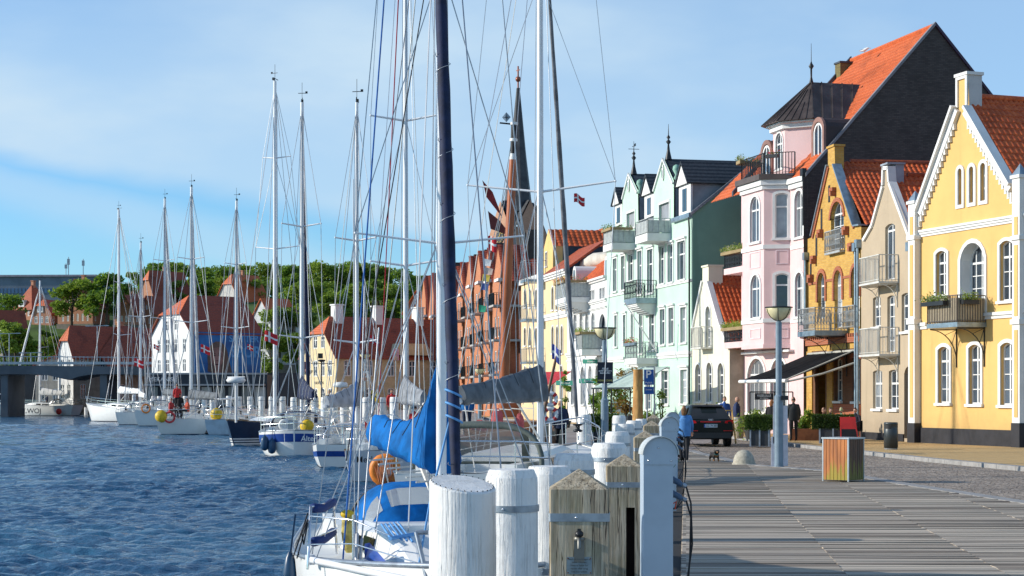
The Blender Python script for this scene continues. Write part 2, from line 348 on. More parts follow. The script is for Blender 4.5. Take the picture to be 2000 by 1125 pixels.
QE = [(-.6, -6), (5.2, 52), (5.6, 60), (-.9, 75)]; QF = [(-.9, 75), (-7.0, 95), (-28, 168), (-48, 232), (-66, 262), (-300, 262)]
ASPH = cobble('granite_setts', (.29, .235, .19), (.52, .43, .345), 7.5)
sheet('ground', QE+[(-7.0, 95), (-28, 168), (-48, 232), (-66, 262), (-300, 262), (-300, 900), (900, 900), (900, -6)], -.04, mat('quay_concrete', (.30, .28, .26), .85, var=.15, vs=.8, bump=.3), 3)
sheet('road', [(x-.35, y) for x, y in KERB][:10][::-1]+[(x+.3, y) for x, y in DKR]+[], -.02, ASPH)
FAR = mat('far_quay_paving', (.30, .26, .24), .85, var=.15, vs=.5)
sheet('promenade', [(5.15, 51.8), (5.55, 60), (-.85, 75), (-1, 150), (4.6-.35, 114), (7.15, 100), (8.55, 92), (10.0, 83), (6.4, 63.05), (5.35, 58)], -.015, FAR)
sheet('far_quay', QF+[(-300, 900), (60, 900), (-8, 230), (-3, 150), (-1.5, 100)], .50, FAR, 2.5)
GRAN = mat('granite_kerb', (.33, .32, .305), .75, var=.12, vs=3, bump=.3)
mb = MB()
for a, b in zip(KERB[:-1], KERB[1:]):
    a = Vector((*a, 0)); b = Vector((*b, 0)); L = (b-a).length; k = max(1, int(L/1.1)); 
    for i in range(k): p = a.lerp(b, i/k); q = a.lerp(b, (i+1)/k-.015/L); mb.bar(p+Vector((-.17, 0, .03)), q+Vector((-.17, 0, .03)), .3, .14)
struct('kerb', mb, GRAN)
mb = MB()
for a, b in zip(DKR[:-1], DKR[1:]):
    a = Vector((*a, 0)); b = Vector((*b, 0)); L = (b-a).length; k = max(1, int(L/1.3))
    for i in range(k): p = a.lerp(b, i/k); q = a.lerp(b, (i+1)/k-.012/L); mb.bar(p+Vector((.18, 0, -.03)), q+Vector((.18, 0, -.03)), .36, .08)
struct('kerb_strip', mb, GRAN)
sheet('pavement', KERB[::1]+[(-10, 240), (20, 240), (60, 60), (40, 30)], .085, pavers())
mb = MB(); y = 10.0; rr = random.Random(4)
def dkx(y):
    for a, b in zip(DKR[:-1], DKR[1:]):
        if a[1] <= y <= b[1]: return a[0]+(b[0]-a[0])*(y-a[1])/(b[1]-a[1])
    return DKR[0][0] if y < 14 else 0
while y < 62.9:
    xl = .1*y-.05+(0 if y < 58 else .05); xr = dkx(y+.07); n0 = -1
    xs = [xl]+[.1*y+1.75*k for k in range(1, 7) if xl+.1 < .1*y+1.75*k < xr-.1]+[xr]
    for a, b in zip(xs[:-1], xs[1:]):
        zt = rr.uniform(-.004, .004); tl = rr.uniform(-.004, .004); g = .004+rr.uniform(0, .006)
        x0, x1, y0, y1 = a+.004, b-.004, y+g, y+.145-rr.uniform(0, .004)
        t1, t2 = rr.uniform(-.007, .007), rr.uniform(-.007, .007)
        vs = [(x0, y0, -.03), (x1, y0, -.03), (x1, y1, -.03), (x0, y1, -.03), (x0, y0, zt), (x1, y0, zt+t1), (x1, y1, zt+tl+t1), (x0, y1, zt+tl)]
        mb.add(vs, [(4, 5, 6, 7), (0, 1, 5, 4), (2, 3, 7, 6), (1, 2, 6, 5), (3, 0, 4, 7)])
    y += .145
struct('deck', mb, DECK)
sheet('deck_bed', [(.1*10-.3, 10), (10.9, 10)]+DKR[1:]+[(6.0, 63), (5.4, 58)], -.031, mat('under_deck', (.02, .02, .02), .9))
def hill():
    mb = MB(); nx, ny = 60, 40; vs = []
    for j in range(ny):
        for i in range(nx):
            x = -230+i*5.5; y = 262+j*7; t = min(1, max(0, (y-280)/70)); t = t*t*(3-2*t)
            k = min(1, max(0, (x+110)/60)); z = .45+t*(19+2.5*k)+mnoise.noise(Vector((x*.04, y*.04, 0)))*1.5*t+ (y-360)*.03*(y > 360)
            vs.append((x, y, z))
    mb.add(vs, [(j*nx+i, j*nx+i+1, (j+1)*nx+i+1, (j+1)*nx+i) for j in range(ny-1) for i in range(nx-1)], True)
    return struct('hill', mb, mat('grassy_slope', (.07, .13, .02), .9, var=.25, vs=.35, bump=.5, bs=3, col2=(.03, .06, .01)))
hill()
def hz(x, y):
    t = min(1, max(0, (y-280)/70)); t = t*t*(3-2*t); k = min(1, max(0, (x+110)/60)); return .45+t*(19+2.5*k)+(y-360)*.03*(y > 360)

# ------------------------------------------------ facades
class Fc:
    def __init__(s, xl, Yl, xr, Yr, z0=.08):
        s.A = Vector((X_(xl, Yl), Yl)); B = Vector((X_(xr, Yr), Yr)); s.d = (B-s.A); s.L = s.d.length; s.d.normalize()
        s.n = Vector((-s.d.y, s.d.x)); s.z0 = z0; s.rz = math.atan2(s.d.y, s.d.x)
    def U(s, px, v=0):
        k = (px-1000)/FX; return (k*(s.A.y+v*s.n.y)-s.A.x-v*s.n.x)/(s.d.x-k*s.d.y)
    def Y(s, u, v=0): return s.A.y+u*s.d.y+v*s.n.y
    def w(s, py, u, v=0): return Z_(py, s.Y(u, v))-s.z0
    def P(s, px, py, v=0): u = s.U(px, v); return (u, v, s.w(py, u, v))
    def root(s, name, label, cat='house', group=None): return thing(name, label, cat, (s.A.x, s.A.y, s.z0), s.rz, group)
def outl(u0, u1, wb, wt, rise=0, n=8):
    if rise <= 0: return [(u0, wb), (u1, wb), (u1, wt), (u0, wt)]
    h = (u1-u0)/2; c = (u0+u1)/2; r = (h*h+rise*rise)/(2*rise); a0 = math.asin(min(1, h/r)); cy = wt-r
    if rise > h*.99: return [(u0, wb), (u1, wb)]+[(c+h*math.cos(math.pi*i/n), wt-rise+rise*math.sin(math.pi*i/n)) for i in range(n+1)]
    return [(u0, wb), (u1, wb)]+[(c+r*math.sin(a0*(1-2*i/n)), cy+r*math.cos(a0*(1-2*i/n))) for i in range(n+1)]
def ring(mb, po, pi, y0, y1):
    n = len(po); vs = [(a, y0, b) for a, b in po]+[(a, y0, b) for a, b in pi]+[(a, y1, b) for a, b in po]+[(a, y1, b) for a, b in pi]
    fs = []
    for i in range(n):
        j = (i+1) % n; fs += [(i, j, n+j, n+i), (i, 2*n+i, 2*n+j, j), (n+i, n+j, 3*n+j, 3*n+i), (2*n+i, 3*n+i, 3*n+j, 2*n+j)]
    mb.add(vs, fs)
def pip(x, y, poly):
    c = False; n = len(poly)
    for i in range(n):
        x1, y1 = poly[i][:2]; x2, y2 = poly[i-1][:2]
        if (y1 > y) != (y2 > y) and x < (x2-x1)*(y-y1)/(y2-y1)+x1: c = not c
    return c
def wallmesh(mb, outline, holes, y=0, rev=.18):
    vs = []; es = []
    for lp in [outline]+holes:
        b = len(vs); vs += [Vector(p[:2]) for p in lp]; es += [(b+i, b+(i+1) % len(lp)) for i in range(len(lp))]
    r = delaunay_2d_cdt(vs, es, [], 0, 1e-5); V = r[0]; fs = []
    for f in r[2]:
        cx = sum(V[i].x for i in f)/len(f); cy = sum(V[i].y for i in f)/len(f)
        if pip(cx, cy, outline) and not any(pip(cx, cy, h) for h in holes): fs.append(tuple(f))
    mb.add([(p.x, y, p.y) for p in V], fs)
    for h in holes:
        n = len(h); mb.add([(a, y, b) for a, b in h]+[(a, y+rev, b) for a, b in h], [(i, (i+1) % n, n+(i+1) % n, n+i) for i in range(n)])
def window(F, root, x0, x1, yt, yb, arch=0, rows=(.36,), cols=1, trim=0, tm=None, v=0, sill=True, fm=None, gl=None, hood=0, dep=.12, subr=0, t=.055, name='window'):
    """arch: 0 flat, .2 segmental, 1 round (rise / half width)"""
    fm = fm or WHITE; u0, u1 = F.U(x0, v), F.U(x1, v); um = (u0+u1)/2; wt, wb = F.w(yt, um, v), F.w(yb, um, v); rise = arch*(u1-u0)/2
    po = outl(u0, u1, wb, wt, rise); mb = MB(); k = (u1-u0-2*t)/(u1-u0)
    ring(mb, po, outl(u0+t, u1-t, wb+t, wt-t, rise*k), v+dep, v+dep+.06)
    wd = u1-u0
    for i in range(1, cols+1):
        c = u0+wd*i/(cols+1); mb.bx((c-.035 if cols == 1 else c-.02, v+dep+.005, wb+t), (c+(.035 if cols == 1 else .02), v+dep+.055, wt-t-(rise*.3 if cols > 1 else 0)))
    for q in rows:
        c = wt-(wt-wb)*q; mb.bx((u0+t, v+dep+.002, c-.04), (u1-t, v+dep+.058, c+.04))
    if subr:   # thin bars below the transom
        lo = wt-(wt-wb)*(rows[-1] if rows else 0)
        for i in range(1, subr+1):
            c = lo-(lo-wb)*i/(subr+1); mb.bx((u0+t, v+dep+.01, c-.016), (u1-t, v+dep+.05, c+.016))
    o = ob(name, mb, fm, root)
    g = MB(); pg = outl(u0+t*.8, u1-t*.8, wb+t*.8, wt-t*.8, rise*k); g.add([(a, v+dep+.045, b) for a, b in pg], [tuple(range(len(pg)))[::-1]])
    ob('pane', g, gl or (GLASS if rnd.random() < .7 else GLASSC), o)
    if trim:
        s = MB(); e = trim; ring(s, outl(u0-e, u1+e, wb-(0 if sill else e), wt+e, rise*(wd+2*e)/wd), po, v-.05, v+.03)
        if hood: s.bx((u0-e-.06, v-.14, wt+e), (u1+e+.06, v, wt+e+.10))
        ob('surround', s, tm or WHITE2, o)
    if sill:
        s = MB(); s.bx((u0-trim-.04, v-.11, wb-.11), (u1+trim+.04, v+.06, wb-.003)); ob('sill', s, tm or WHITE2, o)
    return po
def railing(mb, pts, w0, w1, gap=.12, r=.011, scroll=False, top=.025):
    for a, b in zip(pts[:-1], pts[1:]):
        a = Vector(a); b = Vector(b); n = max(2, int((b-a).length/gap))
        mb.bar((a.x, a.y, w1), (b.x, b.y, w1), top*2, top*1.4); mb.bar((a.x, a.y, w0+.08), (b.x, b.y, w0+.08), .03, .02)
        for i in range(n+1):
            p = a.lerp(b, i/n); rr_ = r*(1.8 if i in (0, n) else 1)
            mb.bar((p.x, p.y, w0), (p.x, p.y, w1), rr_*2)
            if scroll and i < n:
                q = a.lerp(b, (i+.5)/n); dv = (b-a).normalized()*(b-a).length/n*.42; h = (w1-w0)
                pts_ = [(q.x+dv.x*math.cos(th), q.y+dv.y*math.cos(th), w0+h*(.55+.25*math.sin(th))) for th in [k*math.pi/4 for k in range(9)]]
                for c, d_ in zip(pts_[:-1], pts_[1:]): mb.bar(c, d_, r*1.3)
def flowers(root, pts, m=None, dens=60, boxm=None, seed=1, h=.13):
    """planter boxes with plants along points (local)"""
    rg = random.Random(seed); mb = MB(); lf = MB(); fl = MB()
    for a, b in zip(pts[:-1], pts[1:]):
        a = Vector(a); b = Vector(b); mb.bar(a, b, .2, .16)
        f = lambda g: a.lerp(b, g.random())+Vector((g.gauss(0, .08), g.gauss(0, .08), .1+abs(g.gauss(0, h))))
        leaves(lf, f, int(dens*(b-a).length), .05, rg)
        if m: leaves(fl, f, int(dens*.9*(b-a).length), .045, rg, 1)
    o = ob('planter_box', mb, boxm or mat('planter_terracotta', (.33, .24, .12), .8), root); ob('foliage', lf, LEAF, o)
    if m: ob('blossom', fl, m, o)
def balcony(F, root, xl, xm, xr, yt, yf, yb, m=None, sm=None, gap=.12, scroll=False, brk='strut', solid=None, fl=None, bm=None, vw=0):
    ur = F.U(xr, vw); p = .8
    lo, hi = .05, 3.5
    for _ in range(40):
        p = (lo+hi)/2
        if F.U(xm, vw-p) < ur: lo = p
        else: hi = p
    # corner u must equal ur: increasing p moves the corner right in u; choose the p that matches
    a, b = F.U(xm, vw-.05), F.U(xm, vw-3.5)
    if not (min(a, b) <= ur <= max(a, b)): p = 1.0; ur = F.U(xm, vw-p)
    ul = F.U(xl, vw-p); wt, wf, wb = F.w(yt, ur, vw-p), F.w(yf, ur, vw-p), F.w(yb, ur, vw-p)
    v = vw-p; bo = MB(); bo.bx((ul-.03, v-.03, wb), (ur+.03, vw-.003, wf)); root_ = ob('balcony', bo, sm or m or ZINC, root)
    mb = MB(); railing(mb, [(ul, vw-.02), (ul, v), (ur, v), (ur, vw-.02)], wf, wt, gap, scroll=scroll); ob('railing', mb, m or DARKM, root_)
    if solid:
        s = MB(); z0, z1 = wf+.05, wt-.1; s.bx((ul+.02, v+.02, z0), (ur-.02, v+.05, z1)); s.bx((ur-.05, v+.052, z0), (ur-.02, vw-.05, z1)); s.bx((ul+.02, v+.052, z0), (ul+.05, vw-.05, z1)); ob('panel', s, solid, root_)
    if brk == 'strut':
        for u in (ul+.08, ur-.08):
            s = MB(); H = p*.95; s.bar((u, vw-.03, wb), (u, vw-.03, wb-H*1.25), .035); s.bar((u, vw, wb-.03), (u, v+.05, wb-.03), .035)
            arc = [(u, vw-.03-(p-.1)*(1-math.cos(t_)), wb-.05-H*(1-math.sin(t_))) for t_ in [math.pi/2*k/8 for k in range(9)]]
            for c, d_ in zip(arc[:-1], arc[1:]): s.bar(c, d_, .03)
            for k in (3, 5, 7): s.bar((u, vw-.03, wb-.04), arc[k], .018)
            ob('bracket', s, bm or m or DARKM, root_)
    elif brk == 'corbel':
        s = MB(); n = 7
        for k in range(n):
            t_ = k/n; s.bx((ul+.1+t_*.25, v+.05+p*(t_**1.5)*.85, wb-.09*(k+1)), (ur-.1-t_*.25, vw-.002, wb-.09*k))
        ob('bracket', s, bm or WHITE2, root_)
    if fl: flowers(root_, [(ul, vw-.1, wt), (ul, v-.06, wt), (ur, v-.06, wt), (ur+.06, vw-.2, wt)] if fl[1] else [(ul+.1, v-.06, wt-.1), (ur-.1, v-.06, wt-.1)], fl[0], boxm=fl[2] if len(fl) > 2 else None, seed=int(xl))
    return ul, ur, p, wf, wt
def roof(mb, A, B, C, D, pitch=.24, row=.36, amp=.045):
    """corrugated pantile slope. A ridge front, B ridge back, C eave front, D eave back"""
    A, B, C, D = map(Vector, (A, B, C, D)); Lr = (B-A).length; Ls = (C-A).length; n = (B-A).cross(C-A).normalized()
    if n.z < 0: n = -n
    ph = [(0, 0), (.2, .75), (.38, 1), (.56, .75), (.76, .05), (.9, -.12)]; k = max(1, round(Lr/pitch)); cols = [((i+f)/k, h) for i in range(k) for f, h in ph]+[(1, 0)]; m_ = max(1, round(Ls/row))
    rs = []
    for j in range(m_):
        for e, lift in ((j/m_, 0), ((j+1)/m_-.001, .022)):
            rs.append([(A.lerp(B, c)).lerp(C.lerp(D, c), e)+n*(h*amp+lift) for c, h in cols])
    w = len(cols); mb.add([p for r in rs for p in r], [(j*w+i, j*w+i+1, (j+1)*w+i+1, (j+1)*w+i) for j in range(len(rs)-1) for i in range(w-1)], False)
def slab(mb, pts, th=.15):
    p = [Vector(q) for q in pts]; n = (p[1]-p[0]).cross(p[2]-p[0]).normalized()
    if n.z < 0: n = -n
    mb.prism(p, -n*th)
def pipe(root, pts, m=None, r=.05, hopper=True):
    mb = MB(); mb.tube(pts, r, 8); 
    if hopper: p = pts[0]; mb.box((p[0], p[1], p[2]+.1), (.3, .22, .36))
    return ob('downpipe', mb, m or ZINC, root)
TILE = tile('orange_pantiles', (.66, .14, .035), (.42, .07, .02)); TILEF = tile('far_roof_tiles', (.44, .10, .03), (.27, .05, .022), True); TILED = tile('dark_red_roof_tiles', (.33, .075, .035), (.20, .045, .025), True); TILEO = tile('bright_orange_tiles', (.62, .14, .04), (.48, .10, .03), True)
def body(F, root, m, D, h, side=True, w0=0, u0=0, u1=None):   # side and back walls
    u1 = F.L if u1 is None else u1; mb = MB(); mb.add([(u1, 0, w0), (u1, D, w0), (u1, D, h), (u1, 0, h), (u0, 0, w0), (u0, D, w0), (u0, D, h), (u0, 0, h)], [(0, 1, 2, 3), (5, 4, 7, 6), (1, 5, 6, 2)]); return ob('side_wall', mb, m, root)
def band(F, root, x0, x1, y0, y1, v=0, proj=.1, m=None, name='cornice', steps=1):
    u0, u1 = F.U(x0, v), F.U(x1, v); um = (u0+u1)/2; ym = F.Y(um, v)
    a, b = Z_(y0, ym)-F.z0, Z_(y1, ym)-F.z0; mb = MB()
    for k in range(steps): z0, z1 = b+(a-b)*k/steps, b+(a-b)*(k+1)/steps; mb.bx((u0, v-proj*(k+1)/steps, z0), (u1, v+.0, z1-.002))
    return ob(name, mb, m or WHITE2, root)
# ------------------------------------------------ the row of houses on the right
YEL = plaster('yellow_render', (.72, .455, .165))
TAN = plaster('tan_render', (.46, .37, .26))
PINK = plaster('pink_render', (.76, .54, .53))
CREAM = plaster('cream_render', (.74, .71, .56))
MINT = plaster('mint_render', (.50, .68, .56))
DGREEN = plaster('mint_side_shaded', (.21, .37, .285))  # shade of the mint side wall is put into this darker green
OCHRE = brick('yellow_brick', (.60, .36, .08), (.48, .26, .05), (.42, .30, .15)); REDB = brick('red_brick', (.42, .12, .05), (.34, .09, .04), (.3, .2, .15))
DBR = brick('sooty_brick', (.060, .053, .050), (.095, .082, .075), (.05, .045, .045)); ORB = brick('orange_brick', (.56, .215, .10), (.47, .165, .08), (.42, .24, .15)); SALM = brick('salmon_brick', (.48, .21, .12), (.40, .16, .09), (.4, .3, .22))
SLATE = tile('slate_roof', (.045, .055, .065), (.025, .03, .038), True)
def pts(F, L, v=0): return [(F.P(x, y, v)[0], F.P(x, y, v)[2]) for x, y in L]
def rake(mb, P, wd, y0, y1):   # strip of width wd below a polyline (u,w)
    for (a, b), (c, d) in zip(P[:-1], P[1:]):
        L = math.hypot(c-a, d-b); nx, nz = (d-b)/L*wd, -(c-a)/L*wd
        if nz > 0: nx, nz = -nx, -nz
        q = [(a, b), (c, d), (c+nx, d+nz), (a+nx, b+nz)]; mb.prism([(u, y0, w) for u, w in q], (0, y1-y0, 0))
# yellow house
F = Fc(1786, 70.3, 2006, 63.3); r = F.root('yellow_house', 'yellow gabled house with white lace trim along its gable and a small balcony')
o_ = pts(F, [(1786, 415), (1797, 414), (1869, 211), (1869, 152), (1891, 150), (1893, 211), (1982, 364), (2006, 358)])
outline = [(0, 0), (F.L, 0)]+[(F.L, o_[-1][1])]+o_[:-1][::-1]; outline[-1] = (0, outline[-1][1])
holes = []
for x0, x1, yt, yb in ((1829, 1850, 490, 577), (1954, 1979, 470, 587)): holes.append(window(F, r, x0, x1, yt, yb, .35, (.27,), 1, .13, WHITE2, subr=2, sill=True))
holes.append(window(F, r, 1877, 1923, 474, 612, .8, (.28,), 3, .16, WHITE2, subr=3, dep=.42, sill=False, t=.09)); lg = MB(); ring(lg, holes[-1], [(a+(.03 if a < 4 else -.03)*0+( (F.U(1900)-a)*.02), b+(F.w(545, F.U(1900))-b)*.012) for a, b in holes[-1]], .0, .42); ob('reveal', lg, WHITE2, r)
for x0, x1, yt, yb in ((1833, 1855, 677, 787), (1893, 1916, 673, 789), (1955, 1981, 669, 791)): holes.append(window(F, r, x0, x1, yt, yb, .35, (.26,), 1, .14, WHITE2, subr=2))
for x0, x1, yt, yb in ((1872, 1880, 329, 400), (1894, 1903, 325, 396), (1916, 1926, 318, 392)): holes.append(window(F, r, x0, x1, yt, yb, 1, (.33, .66), 0, .14, WHITE2, sill=False))
mb = MB(); wallmesh(mb, outline, holes, 0, .3); ob('wall', mb, YEL, r); body(F, r, YEL, 9, F.w(416, 1))
mb = MB(); rake(mb, [o_[1], o_[2]], .30, -.16, 0); rake(mb, [o_[5], o_[6]], .30, -.16, 0); rake(mb, [(o_[1][0]-.03, o_[1][1]+.1), (o_[2][0]-.03, o_[2][1]+.1)], .12, -.3, .3); rake(mb, [(o_[5][0]+.03, o_[5][1]+.1), (o_[6][0]+.03, o_[6][1]+.1)], .12, -.3, .1)
for a, b in ((o_[1], o_[2]), (o_[5], o_[6])):
    n = 17
    for k in range(n):
        t = (k+.5)/n; u = a[0]+(b[0]-a[0])*t; w = a[1]+(b[1]-a[1])*t-.42; mb.bx((u-.05, -.13, w-.26), (u+.05, -.003, w+.1)); mb.box((u, -.065, w-.28), (.14, .11, .05))
ob('lace_trim', mb, WHITE2, r)
band(F, r, 1798, 2006, 434, 448, 0, .14, WHITE2, 'cornice', 3); band(F, r, 1926, 2006, 608, 621, 0, .12, WHITE2, 'cornice', 2); band(F, r, 1798, 1812, 630, 643, 0, .12, WHITE2, 'cornice', 2)
mb = MB(); ub = F.U(1798); mb.bx((ub+.02, -.06, 0), (F.L, -.003, F.w(838, F.U(1900)))); ob('plinth', mb, BLACKP, r)
for xa, xb, yt in ((1786, 1798, 400), (1990, 2004, 350)):   # pilasters
    u0, u1 = F.U(xa), F.U(xb); mb = MB(); pl = F.w(826, u0); wt = F.w(yt, u0); mb.bx((u0-.02, -.28, pl), (u1, -.003, wt)); p_ = ob('pilaster', mb, WHITE2, r)
    mb = MB(); 
    for a, b in ((618, 480), (460, 425), (815, 645)): mb.bx((u0+.12, -.30, F.w(a, u0)), (u1-.1, -.282, F.w(b, u0)))
    ob('inset', mb, YEL, p_); [ob('pilaster_band', MB().bx((u0-.08, -.34, za), (u1+.06, yb_, zb)), WHITE2, p_) for za, zb, yb_ in ((wt, wt+.12, .1), (F.w(470, u0), F.w(462, u0), -.004), (F.w(634, u0), F.w(624, u0), -.004))]; mb = MB()
    um = (u0+u1)/2; mb.add([(u0-.05, -.3, wt+.12), (u1+.04, -.3, wt+.12), (u1+.04, .1, wt+.12), (u0-.05, .1, wt+.12), (um, -.1, wt+.55)], [(0, 1, 4), (1, 2, 4), (2, 3, 4), (3, 0, 4)]); ob('cap', mb, ZINC, p_)
    mb = MB(); mb.bx((u0-.05, -.31, 0), (u1+.03, -.004, pl-.002)); ob('plinth', mb, BLACKP, p_)
mb = MB(); mb.bx((o_[3][0], .003, o_[2][1]-.3), (o_[4][0], .62, o_[3][1])); ob('chimney', mb, mat('grey_plaster_chimney', (.5, .5, .5), .8), r)
mb = MB(); mb.bx((o_[3][0]-.06, -.1, o_[3][1]+.002), (o_[4][0]+.06, .67, o_[3][1]+.12)); rake(mb, [(o_[3][0], o_[3][1]), (o_[4][0], o_[3][1])], .12, -.07, -.002); mb.bx((o_[3][0], -.07, o_[2][1]), (o_[3][0]+.12, -.002, o_[3][1]-.12)); mb.bx((o_[4][0]-.12, -.07, o_[2][1]), (o_[4][0], -.002, o_[3][1]-.12)); ob('chimney_trim', mb, WHITE2, r)
wr = F.w(185, F.U(1891)); ua = (o_[3][0]+o_[4][0])/2; mb = MB(); roof(mb, (ua, .12, wr), (ua, 9, wr), (o_[6][0]+.1, .12, o_[6][1]), (o_[6][0]+.1, 9, o_[6][1])); ob('roof', mb, TILE, r, recalc=False)
mb = MB(); slab(mb, [(ua, .3, wr), (ua, 9, wr), (o_[1][0], 9, o_[1][1]), (o_[1][0], .3, o_[1][1])]); ob('roof', mb, TILEF, r)
mb = MB(); mb.tube([(ua, .2, wr+.02), (ua, 9, wr+.02)], .13, 8); ob('ridge', mb, TILE, r)
balcony(F, r, 1812, 1870, 1926, 576, 629, 638, mat('brown_grey_rail', (.13, .11, .10), .5), ZINC, gap=.11, brk='strut', bm=DARKM, solid=mat('shaded_wall_panel', (.52, .44, .30), .7))  # solid beige panel is added; its colour stands for the wall in shadow
u0, u1, wz = F.U(1808, -1.3), F.U(1866, -1.3), F.w(590, F.U(1866, -1.3), -1.3); flowers(r, [(u0, -1.42, wz), (u0+1.5, -1.42, wz)], FLOWY, boxm=DARKM, seed=2, dens=150); flowers(r, [(u1+.2, -1.15, wz), (u1+.2, -.45, wz)], FLOWY, boxm=DARKM, seed=3, dens=150)
# tan house
F = Fc(1682, 76.5, 1784, 70.55); r = F.root('tan_house', 'narrow tan rendered house with two white iron balconies one above the other')
o_ = pts(F, [(1682, 466), (1688, 466), (1704, 438), (1725, 362), (1726, 325), (1738, 324), (1740, 354), (1783, 470)]); outline = [(0, 0), (F.L, 0), (F.L, o_[-1][1])]+o_[:-1][::-1]; outline[-1] = (0, o_[0][1])
holes = [window(F, r, 1729, 1748, 437, 546, .2, (.12,), 1, sill=False), window(F, r, 1705, 1720, 579, 638, .15, (.33,), 1, subr=1, sill=True), window(F, r, 1733, 1748, 577, 688, .15, (.16,), 1, subr=3, sill=False), window(F, r, 1761, 1778, 572, 647, .15, (.33,), 1, subr=1),
    window(F, r, 1705, 1723, 723, 798, .12, (.35,), 1, subr=1), window(F, r, 1736, 1755, 722, 799, .12, (.35,), 1, subr=1)]
ud0, ud1 = F.U(1766), F.U(1782); holes.append(outl(ud0, ud1, .15, F.w(716, ud0), .3))
mb = MB(); wallmesh(mb, outline, holes, 0, .16); ob('wall', mb, TAN, r); body(F, r, TAN, 9, F.w(480, 1))
mb = MB(); mb.add([(ud0-.1, 1.2, 0), (ud1+.1, 1.2, 0), (ud1+.1, 1.2, 3.6), (ud0-.1, 1.2, 3.6)], [(0, 1, 2, 3)]); mb.bx((ud0-.3, .16, 0), (ud0-.003, 1.2, 3.6)); mb.bx((ud0, .3, 3.4), (ud1, 1.2, 3.6)); ob('doorway', mb, mat('dark_wood', (.05, .035, .025), .6), r)
mb = MB()
for k in range(1, 7): rake(mb, [o_[k], o_[k+1]] if k not in (4,) else [o_[4], o_[5]], .16, -.10, .25)
ob('verge_trim', mb, WHITE2, r)
mb = MB(); mb.bx((o_[4][0], .26, o_[3][1]-.4), (o_[5][0], .62, o_[4][1])); mb.bx((o_[4][0]-.05, -.13, o_[4][1]+.003), (o_[5][0]+.05, .67, o_[4][1]+.08)); ob('chimney', mb, mat('blue_grey_chimney', (.33, .38, .44), .6), r)
wr = F.w(338, F.U(1745)); ua = (o_[4][0]+o_[5][0])/2; mb = MB(); roof(mb, (ua, .2, wr), (ua, 9, wr), (F.L, .2, o_[7][1]), (F.L, 9, o_[7][1])); ob('roof', mb, TILE, r, recalc=False)
mb = MB(); mb.tube([(ua, .9, wr+.03), (ua, 9, wr+.03)], .11, 8); slab(mb, [(ua, .3, wr), (ua, 9, wr), (0, 9, o_[0][1]), (0, .3, o_[0][1])]); ob('roof', mb, TILEF, r)
mb = MB(); mb.bx((.003, -.05, 0), (ud0, -.003, F.w(844, 1))); ob('plinth', mb, BLACKP, r)
WR = mat('white_iron', (.66, .65, .60), .5)
balcony(F, r, 1679, 1717, 1755, 497, 549, 552.5, WR, WR, gap=.13, brk='strut'); balcony(F, r, 1679, 1718, 1756, 639, 691, 695, WR, WR, gap=.13, brk='strut')
pipe(r, [(-.12, -.12, F.w(480, 0)), (-.12, -.12, .1)], ZINC, .06); pipe(r, [(F.L-.15, -.12, F.w(486, F.L)), (F.L-.15, -.12, F.w(560, F.L))], ZINC, .05)
# ochre brick house
F = Fc(1577, 83.5, 1682, 76.5); r = F.root('brick_house', 'yellow brick gabled house with red brick arches and a stepped gable')
o_ = pts(F, [(1577, 467), (1587, 463), (1618, 325), (1617, 291), (1630, 290), (1631, 323), (1670, 442), (1682, 440)]); outline = [(0, 0), (F.L, 0), (F.L, o_[-1][1])]+o_[:-1][::-1]
holes = []; A_ = []
for x0, x1, yt, yb, ar, rw, sb in ((1623, 1648, 394, 488, .9, (.25,), 2), (1598, 1612, 533, 622, .9, (.28,), 2), (1630, 1645, 528, 640, .9, (.26,), 2), (1664, 1679, 521, 638, .9, (.26,), 2), (1630, 1645, 699, 783, .2, (.27,), 2), (1665, 1680, 697, 784, .2, (.27,), 2)):
    holes.append(window(F, r, x0, x1, yt, yb, ar, rw, 1, 0, subr=sb, dep=.16, sill=yt > 600)); A_.append((x0, x1, yt, ar))
holes.append(window(F, r, 1592, 1612, 702, 846, .15, (.2,), 1, 0, fm=mat('dark_wood', (.05, .035, .025), .6), sill=False, dep=.5))
wsp = F.w(683, F.L/2); mb = MB(); wallmesh(mb, [(0, wsp), (F.L, wsp)]+outline[2:], holes[:4], 0, .18); ob('wall', mb, OCHRE, r); body(F, r, OCHRE, 9, F.w(460, 3)); mb = MB(); wallmesh(mb, [(0, 0), (F.L, 0), (F.L, wsp), (0, wsp)], holes[4:], 0, .18); ob('lower_wall', mb, brick('shaded_brown_brick', (.20, .085, .045), (.15, .065, .035), (.12, .09, .06)), r); u_ = F.U(1617); ob('brick_pier', MB().bx((u_, -.06, 0), (F.U(1628), -.003, wsp)), OCHRE, r); ob('brick_pier', MB().bx((.003, -.06, 0), (F.U(1588), -.003, wsp)), OCHRE, r)  # lower wall: brown-red brick, its colour darkened further for the awning's shade
for (x0, x1, yt, ar), h in zip(A_, holes):
    mb = MB()
    u0, u1 = F.U(x0), F.U(x1); wt = F.w(yt, (u0+u1)/2); rs = ar*(u1-u0)/2; e = .2
    P1 = outl(u0-.012, u1+.012, wt-rs-.9*(yt > 450 and yt < 600), wt+.012, rs); P2 = outl(u0-e, u1+e, wt-rs-.9*(yt > 450 and yt < 600), wt+e, rs*(u1-u0+2*e)/(u1-u0)); ring(mb, P2, P1, -.06, .03); ob('brick_arch', mb, REDB, r)
mb = MB()
for k in (1, 5): rake(mb, [o_[k], o_[k+1]], .16, -.07, -.003)
wq = F.w(665, F.L/2); mb.bx((.003, -.12, wq-.16), (F.L, -.003, wq+.1)); n = 26
for k in range(n): u = F.L*(k+.5)/n; mb.bx((u-.06, -.17, wq+.102), (u+.06, -.003, wq+.24))
wq = F.w(555, F.L/2)
